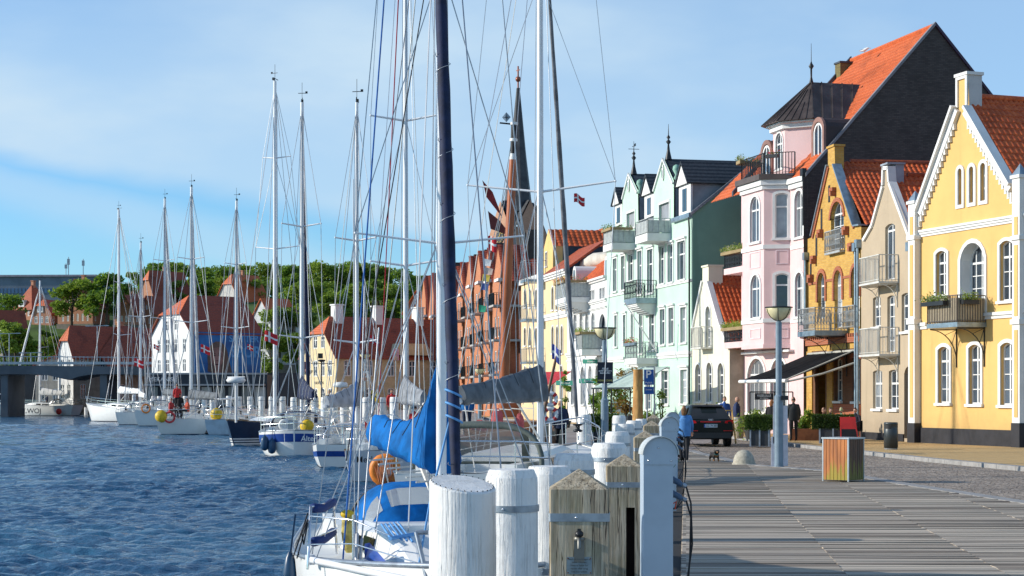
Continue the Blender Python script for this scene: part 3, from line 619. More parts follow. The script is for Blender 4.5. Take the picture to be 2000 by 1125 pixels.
mb.bx((F.U(1580), -.04, wq+.15), (F.U(1596), -.003, wq+.27)); mb.bx((F.U(1614), -.04, wq+.15), (F.U(1628), -.003, wq+.27)); mb.bx((F.U(1647), -.04, wq+.15), (F.U(1662), -.003, wq+.27)); ob('brick_band', mb, REDB, r); mb = MB(); mb.bx((F.U(1629), -.05, 0), (F.L, -.003, F.w(790, F.L)))
ob('brick_band', mb, REDB, r)
for x, y in ((1607, 452), (1594, 503), (1632, 370), (1657, 446), (1668, 478), (1588, 540)): p_ = F.P(x, y); mb = MB(); mb.bx((p_[0]-.35, -.2, p_[2]-.07), (p_[0]+.1, -.003, p_[2]+.09)); mb.bx((p_[0]-.12, -.28, p_[2]-.3), (p_[0]+.08, -.003, p_[2]-.072)); ob('corbel', mb, REDB, r)
mb = MB()
for x, y0, y1 in ((1605, 408, 448), (1595, 458, 500), (1620, 362, 395), (1584, 500, 536)): u = F.U(x); mb.bx((u-.12, -.02, F.w(y1, u)), (u+.1, -.003, F.w(y0, u)))
ob('slot', mb, BLACKP, r)
mb = MB(); rake(mb, [(o_[1][0]-.04, o_[1][1]+.08), (o_[2][0]-.02, o_[2][1]+.08)], .07, -.14, .3); rake(mb, [(o_[5][0], o_[5][1]+.08), (o_[6][0], o_[6][1]+.08)], .07, -.14, .3); rake(mb, [(o_[6][0], o_[6][1]+.06), (o_[7][0], o_[7][1]+.06)], .07, -.14, .3); ob('verge_trim', mb, ZINC, r)
mb = MB(); mb.bx((o_[3][0], .003, o_[2][1]-.4), (o_[4][0], .45, o_[3][1])); mb.bx((o_[3][0]-.05, -.06, o_[3][1]+.002), (o_[4][0]+.05, .5, o_[3][1]+.1)); ob('chimney', mb, OCHRE, r)
wr = F.w(309, F.U(1640)); ua = (o_[3][0]+o_[4][0])/2; mb = MB(); roof(mb, (ua, .2, wr), (ua, 10, wr), (F.L, .2, o_[7][1]), (F.L, 10, o_[7][1])); ob('roof', mb, TILE, r, recalc=False)
mb = MB(); mb.tube([(ua, .9, wr+.03), (ua, 10, wr+.03)], .11, 8); slab(mb, [(ua, .3, wr), (ua, 9, wr), (0, 9, o_[0][1]), (0, .3, o_[0][1])]); ob('roof', mb, TILEF, r)
GI = mat('grey_iron', (.40, .42, .42), .5)
balcony(F, r, 1559, 1592, 1656, 600, 645, 655, GI, ZINC, gap=.14, scroll=True, brk='strut', bm=DARKM)
mb = MB(); u0, u1 = F.U(1620), F.U(1650); railing(mb, [(u0, 0, 0), (u0, -.22, 0), (u1, -.22, 0), (u1, 0, 0)], F.w(488, u1), F.w(446, u1), .14, scroll=True); mb.bx((u0, -.25, F.w(492, u1)), (u1, -.003, F.w(488, u1))); ob('railing', mb, GI, r)
u0, u1 = F.U(1659), F.U(1681); mb = MB(); railing(mb, [(u0, 0, 0), (u0, -.3, 0), (u1, -.3, 0)], F.w(640, u1), F.w(596, u1), .14, scroll=True); ob('railing', mb, GI, r)
pipe(r, [(F.L-.35, -.14, F.w(486, F.L)), (F.L-.35, -.14, .1)], ZINC, .06); pipe(r, [(.1, -.14, F.w(505, 0)), (.1, -.14, F.w(640, 0))], ZINC, .06)
# the awning hangs from the brick house
P3 = 3.1; uR = F.U(1675); uL = F.U(1583)
aw = thing('awning', 'dark charcoal cafe awning over the terrace with a white front bar', 'awning', r.location, F.rz); wB = F.w(686, uR); uf1 = F.U(1536, -P3); uf0 = F.U(1447, -P3-.6); wF = F.w(741, uf1, -P3)
mb = MB(); n = 14; rs = []
for j in range(7):
    t = j/6; a = Vector((uL, -.15, wB)).lerp(Vector((uf0, -P3-.6, wF)), t); b = Vector((uR, -.15, wB)).lerp(Vector((uf1, -P3, wF)), t); rs.append([a.lerp(b, i/n)-Vector((0, 0, .05*math.sin(math.pi*t)+.015*(i % 2))) for i in range(n+1)])
mb.add([p for q in rs for p in q]+[p-Vector((0, 0, .02)) for q in rs for p in q], [(j*(n+1)+i, j*(n+1)+i+1, (j+1)*(n+1)+i+1, (j+1)*(n+1)+i) for j in range(6) for i in range(n)]+[(105+j*(n+1)+i, 105+(j+1)*(n+1)+i, 105+(j+1)*(n+1)+i+1, 105+j*(n+1)+i+1) for j in range(6) for i in range(n)])
ob('canopy', mb, mat('charcoal_awning', (.010, .011, .013), .95, var=.2, spec=.1), aw, recalc=False)
mb = MB(); mb.tube([(uf0-.1, -P3-.62, wF-.06), (uf1+.05, -P3-.02, wF-.06)], .085, 8); ob('front_bar', mb, WHITE, aw); mb = MB(); mb.tube([(uR, -.1, wB-.5), (uR-.1, -1.6, wB-1.0), (uf1, -P3, wF-.1)], .045, 6); mb.tube([(uR, -.1, wB+.02), (uL, -.1, wB+.02)], .07, 6); mb.tube([(uR-.02, -.2, wB+.02), (uf1, -P3, wF)], .03, 6); ob('arm', mb, mat('beige_arm', (.5, .48, .42), .5), aw)
# pink house
F = Fc(1448, 91.5, 1577, 83.5); r = F.root('pink_house', 'pink rendered house with a bay, a corner turret and a black brick end gable'); PB = 1.15
holes = [window(F, r, 1553, 1569, 372, 463, .85, (.37,), 1, .15, fm=WHITE, dep=.08), window(F, r, 1554, 1569, 532, 618, .85, (.36,), 1, .15, dep=.08), window(F, r, 1461, 1495, 700, 806, .7, (.3,), 3, .15, gl=GLASSC), window(F, r, 1506, 1538, 700, 806, .7, (.3,), 3, .15)]
wE = F.w(338, F.L); ue = F.L
outline = [(0, 0), (F.L, 0), (F.L, wE), (-.05, wE)]; outline[3] = (0, wE); mb = MB(); wallmesh(mb, outline, holes, 0, .16); mb.bx((-.003, .003, 0), (0, 6, wE)); ob('wall', mb, PINK, r)
u1b = F.U(1543); u1f = F.U(1492, -PB); u0f = F.U(1450, -PB); u0b = u0f-(u1b-u1f); wb0 = F.w(672, u1f, -PB); wb1 = F.w(352, u1f, -PB)
def sub(F, ua, va, ub, vb):
    g = Fc.__new__(Fc); g.A = F.A+F.d*ua+F.n*va; B = F.A+F.d*ub+F.n*vb; g.d = B-g.A; g.L = g.d.length; g.d.normalize(); g.n = Vector((-g.d.y, g.d.x)); g.z0 = F.z0; g.rz = math.atan2(g.d.y, g.d.x); return g
def subroot(g, F, name, par):   # part frame inside the house frame
    l = g.A-F.A; o = bpy.data.objects.new(name, None); COL.objects.link(o); o.parent = par; o.location = (l.dot(F.d), l.dot(F.n), 0); o.rotation_euler = (0, 0, g.rz-F.rz); return o
def wallpart(g, F, par, hs, w0, w1, m, name='bay_wall'):
    mb = MB(); wallmesh(mb, [(0, w0), (g.L, w0), (g.L, w1), (0, w1)], hs, 0, .12); o = ob(name, mb, m, par); l = g.A-F.A; o.location = (l.dot(F.d), l.dot(F.n), 0); o.rotation_euler = (0, 0, g.rz-F.rz); return o
def win_on(g, F, par, *a, **k):   # builds a window in g's frame as part of the house
    before = set(COL.objects); h = window(g, None, *a, **k); l = g.A-F.A
    for o in set(COL.objects)-before:
        if o.parent is None: o.parent = par; o.location = (l.dot(F.d), l.dot(F.n), 0); o.rotation_euler = (0, 0, g.rz-F.rz)
    return h
g1 = sub(F, u0f, -PB, u1f, -PB); g2 = sub(F, u1f, -PB, u1b, 0); g0 = sub(F, u0b, 0, u0f, -PB)
hs = [win_on(g1, F, r, 1466, 1484, 384, 473, .85, (.3,), 1, .14, dep=.06), win_on(g1, F, r, 1467, 1485, 537, 621, .85, (.32,), 1, .14, dep=.06)]; wallpart(g1, F, r, hs, wb0, wb1, PINK)
hs = [win_on(g2, F, r, 1514, 1539, 377, 465, .3, (.3,), 0, .13, dep=.06), win_on(g2, F, r, 1514, 1540, 534, 602, .3, (.33,), 0, .13, dep=.06)]; wallpart(g2, F, r, hs, wb0, wb1, PINK); wallpart(g0, F, r, [], wb0, wb1, PINK)
BP = [(u0b, 0), (u0f, -PB), (u1f, -PB), (u1b, 0)]
def bayband(y0, y1, e, m=WHITE2, nm='cornice'):
    a, b = F.w(y0, u1f, -PB), F.w(y1, u1f, -PB); mb = MB(); cx = (u0f+u1f)/2
    mb.prism([(u0b-e, 0, b), (u0f-e*.5, -PB-e, b), (u1f+e*.5, -PB-e, b), (u1b+e, 0, b)], (0, 0, a-b)); return ob(nm, mb, m, r)
bayband(352, 362, .22); bayband(362.5, 370, .12); bayband(341, 351.5, .34, mat('brown_lead', (.10, .075, .065), .5)); bayband(478, 486, .06); bayband(622, 630, .06); bayband(672, 680, .05, PINK, 'bay_floor')
for g, F_, (xa, xb, ya, yb) in ((g1, F, (1465, 1485, 492, 524)), (g2, F, (1515, 1540, 488, 516)), (g1, F, (1466, 1486, 642, 662)), (g2, F, (1514, 1540, 640, 660))):
    ua, ub = g.U(xa), g.U(xb); um = (ua+ub)/2; mb = MB(); ring(mb, outl(ua, ub, g.w(yb, um), g.w(ya, um)), outl(ua+.05, ub-.05, g.w(yb, um)+.05, g.w(ya, um)-.05), -.03, 0); o = ob('moulding', mb, mat('pink_moulding', (.78, .62, .64), .8), r); l = g.A-F.A; o.location = (l.dot(F.d), l.dot(F.n), 0); o.rotation_euler = (0, 0, g.rz-F.rz)
u0, u1 = F.U(1545), F.L; [ob('cornice', MB().bx((u0, -e_, F.w(b_, u1)), (u1-.1, -.003, F.w(a_, u1))), WHITE2, r) for e_, b_, a_ in ((.25, 352, 342), (.15, 362, 352.5), (.05, 482, 475), (.05, 628, 621))]
mb = MB(); wl = F.w(688, 2, -.3); mb.bx((F.U(1447, -.3), -.3, wl-.08), (F.U(1540, -.3), -.003, wl+.02)); ob('ledge', mb, WHITE2, r)
wp = wb1+.28; mb = MB(); mb.prism([(u0b-.2, .6, wp-.1), (u0f-.2, -PB-.1, wp-.1), (u1f+.1, -PB-.1, wp-.1), (u1b+.4, .0, wp-.1), (u1b+.4, .6, wp-.1)], (0, 0, .1)); ob('terrace', mb, LEAD, r)
mb = MB(); wt = F.w(290, u1f, -PB); railing(mb, [(u0b-.15, .3, 0), (u0f-.1, -PB, 0), (u1f+.05, -PB, 0), (u1b+.35, .1, 0)], wp, wp+1.05, .15, r=.014); o = ob('railing', mb, DARKM, r)
flowers(o, [(u0b-.4, .2, wp+.95), (u0f-.35, -PB-.1, wp+.95), (u0f+.3, -PB-.15, wp+.95)], FLOWY, seed=8, dens=110); flowers(o, [(u1f+.2, -PB, wp+.85), (u1f+.7, -PB+.45, wp+.85)], FLOW, boxm=DARKM, seed=9)
# main roof and sooty gable
D2 = 6.75; wR = 20.1-.08; wA = F.w(337, F.L); uW = F.U(1664, D2); 
mb = MB(); wallmesh(mb, [(-.2, 0), (2*D2+.2, 0), (2*D2+.2, wA-.1), (D2, wR-.05), (-.2, wA-.1)], [], 0, .1)
me = mesh('gable_wall', mb, DBR); me.transform(Matrix(((0, -1, 0, F.L-.003), (1, 0, 0, 0), (0, 0, 1, 0), (0, 0, 0, 1)))); ob('gable_wall', me, None, r)
mb = MB(); mb.prism([(F.L-.1, -.12, wA-.2), (F.L-.1, D2, wR), (F.L+.1, D2, wR), (F.L+.1, -.12, wA-.2)], (0, 0, .18)); ob('verge_trim', mb, mat('grey_lead', (.22, .22, .24), .6), r)
mb = MB(); mb.prism([(F.L-.1, 2*D2+.2, wA-.2), (F.L-.1, D2, wR), (F.L+.1, D2, wR), (F.L+.1, 2*D2+.2, wA-.2)], (0, 0, .18)); ob('verge_trim', mb, mat('dark_purple_lead', (.05, .03, .06), .6), r)
mb = MB(); roof(mb, (uW, D2, wR-.05), (F.L-.1, D2, wR-.05), (-4.2, -.1, wA-.15), (F.L-.1, -.1, wA-.15), pitch=.24, row=.36, amp=.03); ob('roof', mb, TILEO, r, recalc=False)
mb = MB(); mb.tube([(uW, D2, wR), (F.L-.1, D2, wR)], .14, 8); slab(mb, [(uW, D2, wR-.1), (F.L-.1, D2, wR-.1), (F.L-.1, 2*D2, wA), (-4, 2*D2, wA)]); ob('ridge', mb, TILEO, r)
mb = MB(); cu = F.U(1695, D2-.7); mb.bx((uW-.2, D2-.9, wR-1.2), (uW+.45, D2+.9, wR-.25)); ch = ob('chimney', mb, brick('mossy_brick', (.22, .18, .06), (.14, .11, .05), (.1, .1, .08)), r); mb = MB(); mb.bx((uW-.25, D2-.95, wR-.247), (uW+.5, D2+.95, wR-.15)); mb.prism([(uW-.25, -.1, wA-.1), (uW-.05, -.1, wA-.1), (uW-.05, D2, wR), (uW-.25, D2, wR)], (0, 0, .25)); ob('chimney_cap', mb, LEAD, ch)
# turret
vf = .2; ut = F.U(1533, vf); s_ = 1.45; q = s_*.7071; T = [(ut-s_, vf), (ut, vf), (ut+q, vf+q), (ut+q, vf+q+s_), (ut, vf+2*q+s_), (ut-s_, vf+2*q+s_), (ut-s_-q, vf+q+s_), (ut-s_-q, vf+q)]
wt0 = wp-.05; wt1 = F.w(240, ut, vf); gt = sub(F, T[0][0], T[0][1], T[1][0], T[1][1]); h_ = win_on(gt, F, r, 1516, 1529, 260, 330, .9, (.3,), 1, .09, dep=.05, sill=False); wallpart(gt, F, r, [h_], wt0, wt1, PINK, 'turret_wall')
mb = MB(); 
for i in range(1, 8): a, b = T[i], T[(i+1) % 8]; mb.add([(a[0], a[1], wt0), (b[0], b[1], wt0), (b[0], b[1], wt1), (a[0], a[1], wt1)], [(0, 1, 2, 3)])
ob('turret_wall', mb, PINK, r)
cx, cy = ut-s_/2, vf+q+s_/2; sc_ = lambda e: [(cx+(x-cx)*e, cy+(y-cy)*e) for x, y in T]
mb = MB(); 
for e0, e1, za, zb in ((1.0, 1.10, -.35, -.1), (1.10, 1.2, -.1, .02)): mb.rings([[(x, y, wt1+za) for x, y in sc_(e0)], [(x, y, wt1+za+.05) for x, y in sc_(e1)], [(x, y, wt1+zb) for x, y in sc_(e1)]], True, False)
ob('turret_cornice', mb, WHITE2, r)
E = sc_(1.32); uP = F.U(1583, cy); wP = F.w(161, uP, cy); COP = mat('brown_copper', (.07, .05, .042), .45, .4, var=.3, vs=1.2, col2=(.13, .10, .085)); we = wt1+.03; pk = Vector((cx, cy, wP)); pb = Vector((cx, cy+4.5, wP))
mb = MB(); V = [(x, y, we) for x, y in E[:3]+[(E[3][0], cy+3.2)]+[(E[6][0], cy+3.2)]+E[7:8]]+[pk, pb]; mb.add(V, [(0, 1, 6), (1, 2, 6), (2, 3, 7, 6), (4, 5, 6, 7), (5, 0, 6)]); mb.add(V[:6], [(0, 1, 2, 3, 4, 5)])
for a, b in [(0, 1), (1, 2), (2, 3), (5, 0)]:
    for k in range(0, 5 if a != 2 else 8):
        t = k/(5 if a != 2 else 8); p = Vector(V[a]).lerp(Vector(V[b]), t); q_ = pk if a != 2 else pk.lerp(pb, t); 
        if k == 0 or a == 2: mb.bar(p+Vector((0, 0, .02)), q_+Vector((0, 0, .02)), .06)
        else: mb.bar(p+Vector((0, 0, .02)), p.lerp(q_, .45+.4*abs(math.sin(k*2.1)))+Vector((0, 0, .02)), .04)
ob('turret_roof', mb, COP, r, recalc=True)
mb = MB(); mb.lathe([(.12, 0), (.05, .3), (.05, .7), (.14, .85), (.05, 1.0), (.02, 1.1), (.01, 2.0)], (cx, cy, wP-.05), 8); ob('finial', mb, DARKM, r)
gd = F.P(1601, 330, 1.0); 
for (ud, vd, w0_, w1_) in ((F.U(1601, 1.0), 1.0, F.w(330, F.U(1601, 1.0), 1.0)-.9, F.w(240, F.U(1601, 1.0), 1.0)), (F.U(1500, .6), .6, wp-.1, F.w(284, F.U(1500, .6), .6))):
    mb = MB(); O = outl(ud-.7, ud+.7, w0_, w1_+.25, .5); mb.prism([(a, vd, b) for a, b in O], (0, 3.5, 0)); dm = ob('dormer', mb, mat('dark_lead', (.05, .035, .035), .6), r); mb = MB(); ring(mb, outl(ud-.72, ud+.72, w0_, w1_+.28, .52), outl(ud-.52, ud+.52, w0_, w1_+.05, .4), vd-.12, vd); ob('dormer_arch', mb, mat('dormer_brown', (.28, .15, .12), .6), dm)
    mb = MB(); ring(mb, outl(ud-.5, ud+.5, w0_+.4, w1_, .4), outl(ud-.4, ud+.4, w0_+.5, w1_-.1, .32), vd-.09, vd-.01); mb.bx((ud-.04, vd-.08, w0_+.5), (ud+.04, vd-.02, w1_-.1)); ob('dormer_window', mb, WHITE, dm); mb = MB(); mb.add([(a, vd-.03, b) for a, b in outl(ud-.42, ud+.42, w0_+.45, w1_-.05, .35)], [tuple(range(11))]); ob('pane', mb, GLASS, dm)
pipe(r, [(F.L-.12, -.16, F.w(340, F.L)), (F.L-.12, -.16, F.w(440, F.L))], DARKM, .05)
for yt, yf, yb in ((488, 518, 530), (640, 666, 678)):   # the two side balconies left of the bay
    ua = u0f-2.9; ub = u0f-.02; v0 = -PB+.15; wf, wb_, wt = F.w(yf, ub, v0), F.w(yb, ub, v0), F.w(yt, ub, v0); mb = MB(); mb.bx((ua, v0, wb_), (ub, .4, wf)); b_ = ob('balcony', mb, PINK, r)
    mb = MB(); railing(mb, [(ua, .3, 0), (ua, v0+.05, 0), (ub, v0+.05, 0)], wf, wt, .13, r=.013, scroll=True); ob('railing', mb, DARKM, b_); flowers(b_, [(ua-.1, .3, wt), (ua-.1, v0-.05, wt), (ub, v0-.05, wt)], FLOWY, seed=yt, dens=110)
# cream house
F = Fc(1352, 97, 1425, 91); r = F.root('cream_house', 'small cream gabled house with tall arched windows between mint and pink neighbours')
o_ = pts(F, [(1352, 650), (1356, 625), (1372, 548), (1372, 523), (1384, 522), (1384, 549), (1407, 631), (1425, 676)]); outline = [(0, 0), (F.L, 0), (F.L, o_[-1][1])]+o_[:-1][::-1]
holes = [window(F, r, x0, x1, yt, yb, .8, (.3,), 1, .10, subr=2) for x0, x1, yt, yb in ((1359, 1369, 711, 784), (1381, 1391, 708, 785), (1403, 1414, 709, 787))]+[window(F, r, 1379, 1388, 598, 678, .9, (.3,), 1, .10, subr=2, sill=False)]
mb = MB(); wallmesh(mb, outline, holes, 0, .15); ob('wall', mb, CREAM, r)
mb = MB(); mb.bx((F.L-.3, .003, 0), (F.L-.003, 3.2, F.w(676, F.L))); ob('side_wall', mb, mat('beige_side_render', (.42, .36, .28), .85), r)
mb = MB(); [rake(mb, [o_[k], o_[k+1]], .14, -.10, .2) for k in (0, 1, 5, 6)]; wq = F.w(690, F.L/2); ob('verge_trim', mb, WHITE2, r)
mb = MB(); mb.bx((o_[3][0], .003, o_[2][1]-.3), (o_[4][0], .8, o_[3][1])); mb.bx((o_[3][0]-.05, -.06, o_[3][1]+.002), (o_[4][0]+.05, .85, o_[3][1]+.1)); ob('chimney', mb, CREAM, r)
wr = F.w(534, F.U(1390)); ua = (o_[3][0]+o_[4][0])/2; mb = MB(); roof(mb, (ua, .2, wr), (ua, 7, wr), (F.L+.1, .2, o_[7][1]-.2), (F.L+.1, 7, o_[7][1]-.2)); ob('roof', mb, TILE, r, recalc=False); mb = MB(); slab(mb, [(ua, .3, wr), (ua, 7, wr), (0, 7, o_[0][1]), (0, .3, o_[0][1])]); ob('roof', mb, TILEF, r)
balcony(F, r, 1350, 1369, 1391, 638, 678, 681, WR, WR, gap=.16, brk='none')
# mint house
F = Fc(1185, 115, 1352, 97); r = F.root('mint_house', 'tall mint green house with white balconies, slate dormers and a bare side wall coloured darker green for its shade')
o_ = pts(F, [(1185, 490), (1214, 478), (1216, 391), (1229, 337), (1246, 372), (1247, 460), (1277, 448), (1277, 366), (1296, 308), (1316, 353), (1316, 431), (1352, 418)]); outline = [(0, 0), (F.L, 0), (F.L, o_[-1][1])]+o_[:-1][::-1]; outline[-1] = (0, o_[0][1])
holes = []
for x0, x1, yt, yb in ((1324, 1339, 471, 546), (1305, 1315, 478, 551), (1288, 1298, 481, 554), (1265, 1276, 487, 572), (1246, 1254, 490, 575), (1228, 1237, 497, 548), (1214, 1221, 500, 566), (1198, 1205, 505, 569),
    (1330, 1341, 600, 669), (1307, 1316, 601, 671), (1290, 1299, 604, 673), (1269, 1279, 608, 684), (1249, 1256, 611, 690), (1233, 1238, 613, 664), (1201, 1206, 616, 677), (1218, 1223, 615, 672)): holes.append(window(F, r, x0, x1, yt, yb, 0, (.33,), 1, .12, hood=1, dep=.1, subr=0))
for x0, x1, yt, yb in ((1330, 1343, 722, 788), (1293, 1306, 724, 790), (1262, 1272, 728, 800), (1240, 1250, 730, 805), (1205, 1214, 733, 800)): holes.append(window(F, r, x0, x1, yt, yb, 0, (.3,), 1, .13, hood=1, subr=2))
for x0, x1, yt, yb in ((1288, 1308, 397, 430), (1225, 1240, 415, 445)): holes.append(window(F, r, x0, x1, yt, yb, 0, (), 3, .12, gl=GLASS, subr=0, sill=False))
mb = MB(); wallmesh(mb, outline, holes, 0, .14); ob('wall', mb, MINT, r)
D3, wR3 = 4.4, F.w(418, F.L)+3.5; wl = F.w(418, F.L)
mb = MB(); mb.add([(F.L-.003, 0, 0), (F.L-.003, 9, 0), (F.L-.003, 9, wl), (F.L-.003, D3, wR3), (F.L-.003, 0, wl)], [(0, 1, 2, 3, 4)]); ob('side_wall', mb, DGREEN, r)
ob('verge_trim', MB().bar((F.L, -.1, wl), (F.L, D3, wR3+.05), .2, .14), GALV, r); ob('gutter', MB().bar((0, -.15, F.w(490, 0)), (F.U(1214), -.15, F.w(478, F.U(1214))), .12), GALV, r)
mb = MB(); slab(mb, [(0, .15, wl-.1), (F.L-.1, .15, wl-.1), (F.L-.1, D3, wR3), (0, D3, wR3)]); ob('roof', mb, SLATE, r)
for (xl, xa, ya, xr, yr_) in ((1277, 1296, 310, 1316, 353), (1216, 1229, 339, 1246, 372)):
    a, b, c = F.U(xl), F.U(xa), F.U(xr); wa = F.w(ya, b); we = F.w(yr_, c)-.1; mb = MB(); slab(mb, [(b, .1, wa), (b, 5, wa), (c+.1, 5, we), (c+.1, .1, we)], .1); slab(mb, [(b, .1, wa), (b, 5, wa), (a-.1, 5, we), (a-.1, .1, we)], .1); d_ = ob('dormer_roof', mb, SLATE, r)
    mb = MB(); mb.prism([(a, .12, wl-.6), (c, .12, wl-.6), (c, .12, we-.1), (b, .12, wa-.12), (a, .12, we-.1)], (0, 3, 0)); ob('dormer_wall', mb, mat('slate_cheek', (.28, .30, .33), .7), d_)
    mb = MB(); rake(mb, [(a, we), (b, wa+.05), (c, we)], .12, -.1, -.003); ob('dormer_trim', mb, WHITE2, d_)
    mb = MB(); mb.lathe([(.22, 0), (.10, .5), (.05, .9), (.16, 1.05), (.04, 1.2), (.12, 1.32), (.03, 1.45), (.012, 2.1)], (b, .3, wa-.05), 8)
    if xl == 1216: mb.box((b, .3, wa+1.75), (.7, .03, .03)); mb.box((b+.22, .3, wa+1.78), (.4, .03, .16)); mb.box((b, .3, wa+1.55), (.03, .7, .03))
    ob('finial', mb, DARKM, d_); mb = MB(); mb.ell((b, -.05, (wa+we)/2), (.18, .06, .5), 10, 6); e_ = ob('oval_surround', mb, WHITE2, d_); mb = MB(); mb.ell((b, -.08, (wa+we)/2), (.11, .05, .36), 10, 6); ob('oval_pane', mb, GLASSC, e_)
for (xa, xb, ya, yt, yb) in ((1322, 1349, 320, 368, 418), (1255, 1277, 344, 386, 424), (1198, 1215, 369, 405, 440)):   # slim window dormers
    a, b = F.U(xa), F.U(xb); c = (a+b)/2; wa = F.w(ya, a); wt = F.w(yt, c); wb_ = F.w(yb, c); mb = MB(); mb.bx((a+.25, .2, wb_-.5), (b-.25, 2.6, wt+.3)); d_ = ob('dormer_wall', mb, mat('slate_cheek', (.28, .30, .33), .7), r)
    mb = MB(); slab(mb, [(c, -.2, wa), (c, 5, wa), (b, 5, wt+.2), (b, -.2, wt+.2)], .1); slab(mb, [(c, -.2, wa), (c, 5, wa), (a, 5, wt+.2), (a, -.2, wt+.2)], .1); ob('dormer_roof', mb, SLATE, d_)
    mb = MB(); mb.prism([(a+.1, -.12, wt+.2), (c, -.12, wa-.1), (b-.1, -.12, wt+.2)], (0, .1, 0)); mb.prism([(a+.2, .06, wt+.2), (b-.2, .06, wt+.2), (b-.2, .06, wb_), (a+.2, .06, wb_)], (0, .12, 0)); ob('dormer_trim', mb, WHITE2, d_)
    mb = MB(); mb.bx((c-.38, .03, wb_+.15), (c-.04, .056, wt-.02)); mb.bx((c+.04, .03, wb_+.15), (c+.38, .056, wt-.02)); ob('pane', mb, GLASS, d_)
for xa in (1318, 1247): p_ = F.P(xa, 372 if xa < 1300 else 345); mb = MB(); mb.lathe([(.08, 0), (.18, .1), (.07, .3), (.24, .6), (.2, .8), (.05, .9)], (p_[0], .1, p_[2]-.2), 8); ob('urn', mb, mat('verdigris', (.25, .45, .36), .6), r)
band(F, r, 1284, 1352, 688, 699, 0, .12, WHITE2, 'cornice', 2); band(F, r, 1188, 1220, 698, 708, 0, .12, WHITE2, 'cornice', 2); band(F, r, 1284, 1352, 552, 557, 0, .07); band(F, r, 1188, 1220, 574, 578, 0, .07); band(F, r, 1317, 1352, 421, 430, 0, .2, ZINC, 'gutter')
GP = mat('grey_balcony_slats', (.50, .53, .52), .7, var=.1, vs=6)
balcony(F, r, 1242, 1265, 1310, 426, 455, 470, GP, WHITE2, gap=.3, brk='none', solid=GP); balcony(F, r, 1179, 1197, 1241, 446, 474, 487, GP, WHITE2, gap=.3, brk='none', solid=GP, fl=(None, True))
balcony(F, r, 1220, 1243, 1282, 547, 581, 592, DARKM, ZINC, gap=.16, scroll=True, brk='corbel'); balcony(F, r, 1221, 1244, 1284, 668, 699, 711, mat('grey_rail', (.30, .33, .33), .5), WHITE2, gap=.16, scroll=True, brk='corbel', fl=(FLOW, False, ZINC))
pipe(r, [(F.L-.25, -.14, wl-.1), (F.L-.1, -.14, wl-.8), (F.L-.1, -.14, .3)], DARKM, .055, False)
u0 = F.U(1262, -1.2); fl_ = F.P(1283, 687, -1.15); p0 = Vector(fl_); p1 = Vector(F.P(1221, 593, -3.0)); fp = thing('flagpole', 'slanting white flagpole with a Danish flag on the mint house balcony', 'flagpole', r.location, F.rz); mb = MB(); mb.tube([p0, p1], [.05, .03], 8); mb.ell(p1, (.07,)*3, 6, 4); ob('pole', mb, WHITE, fp)
# two white houses and a yellow one further off
def smallwin(F, r, L, arch=.9, trim=.12, **k): return [window(F, r, *q, arch, (.35,), 1, trim, **k) for q in L]
F = Fc(1108, 128, 1185, 115); r = F.root('white_house', 'ornate white house with arched windows, a striped awning and planted balconies')
hs = smallwin(F, r, [(1121, 1127, 611, 662), (1133, 1139, 611, 655), (1144, 1150, 611, 655), (1156, 1162, 611, 655)]); hs += smallwin(F, r, [(1152, 1156, 568, 586), (1158, 1161, 567, 585), (1172, 1176, 563, 584), (1178, 1181, 562, 583), (1118, 1122, 560, 580), (1126, 1130, 560, 580)], 0, .06, sill=False); hs += smallwin(F, r, [(1116, 1122, 718, 790), (1135, 1142, 716, 790), (1150, 1157, 714, 790), (1164, 1171, 713, 790)], .9, .14)
hs.append(window(F, r, 1171, 1184, 613, 676, 1, (), 0, .1, gl=mat('grey_niche', (.25, .27, .30), .8), dep=.3))
wt = F.w(546, F.L); mb = MB(); wallmesh(mb, [(0, 0), (F.L, 0), (F.L, wt), (0, wt)], hs, 0, .14); ob('wall', mb, WHITE2, r)
for y0, y1, pr in ((548, 556, .25), (590, 596, .15), (604, 608, .12), (684, 692, .18), (698, 703, .1)): band(F, r, 1108, 1185, y0+2, y1+2, 0, pr, WHITE2, 'cornice', 2)
mb = MB(); roof(mb, (0, 3.5, wt+3.2), (F.L, 3.5, wt+3.2), (0, -.1, wt), (F.L, -.1, wt)); ob('roof', mb, TILE, r, recalc=False)
mb = MB(); mb.add([(F.L-.5, 3.0, wt), (F.L-.5, 6.4, wt), (F.L-.5, 6.4, wt+4.4)], [(0, 1, 2)]); mb.prism([(-3, 3, wt), (F.L+1, 3.6, wt+.5), (F.L+1, 6.5, wt+3.9), (-3, 4, wt+1)], (.0, .0, .1)); ob('rear_roof', mb, TILEF, r)
for x, yt, yb in ((1181, 500, 546), (1119, 520, 556)): p_ = F.P(x, yb); w1 = F.w(yt, p_[0]); mb = MB(); mb.prism([(a, .1, b) for a, b in outl(p_[0]-.6, p_[0]+.6, p_[2]-.2, w1, .55)], (0, 2.5, 0)); d_ = ob('dormer', mb, WHITE2, r); mb = MB(); mb.prism([(a, .07, b) for a, b in outl(p_[0]-.34, p_[0]+.34, p_[2], w1-.25, .3)], (0, .02, 0)); ob('pane', mb, GLASSC, d_)
balcony(F, r, 1085, 1105, 1152, 549, 580, 590, GP, WHITE2, gap=.2, brk='corbel', solid=GP, fl=(FLOW, True)); balcony(F, r, 1126, 1137, 1177, 650, 682, 694, GP, WHITE2, gap=.2, brk='none', solid=GP, fl=(FLOWY, True))
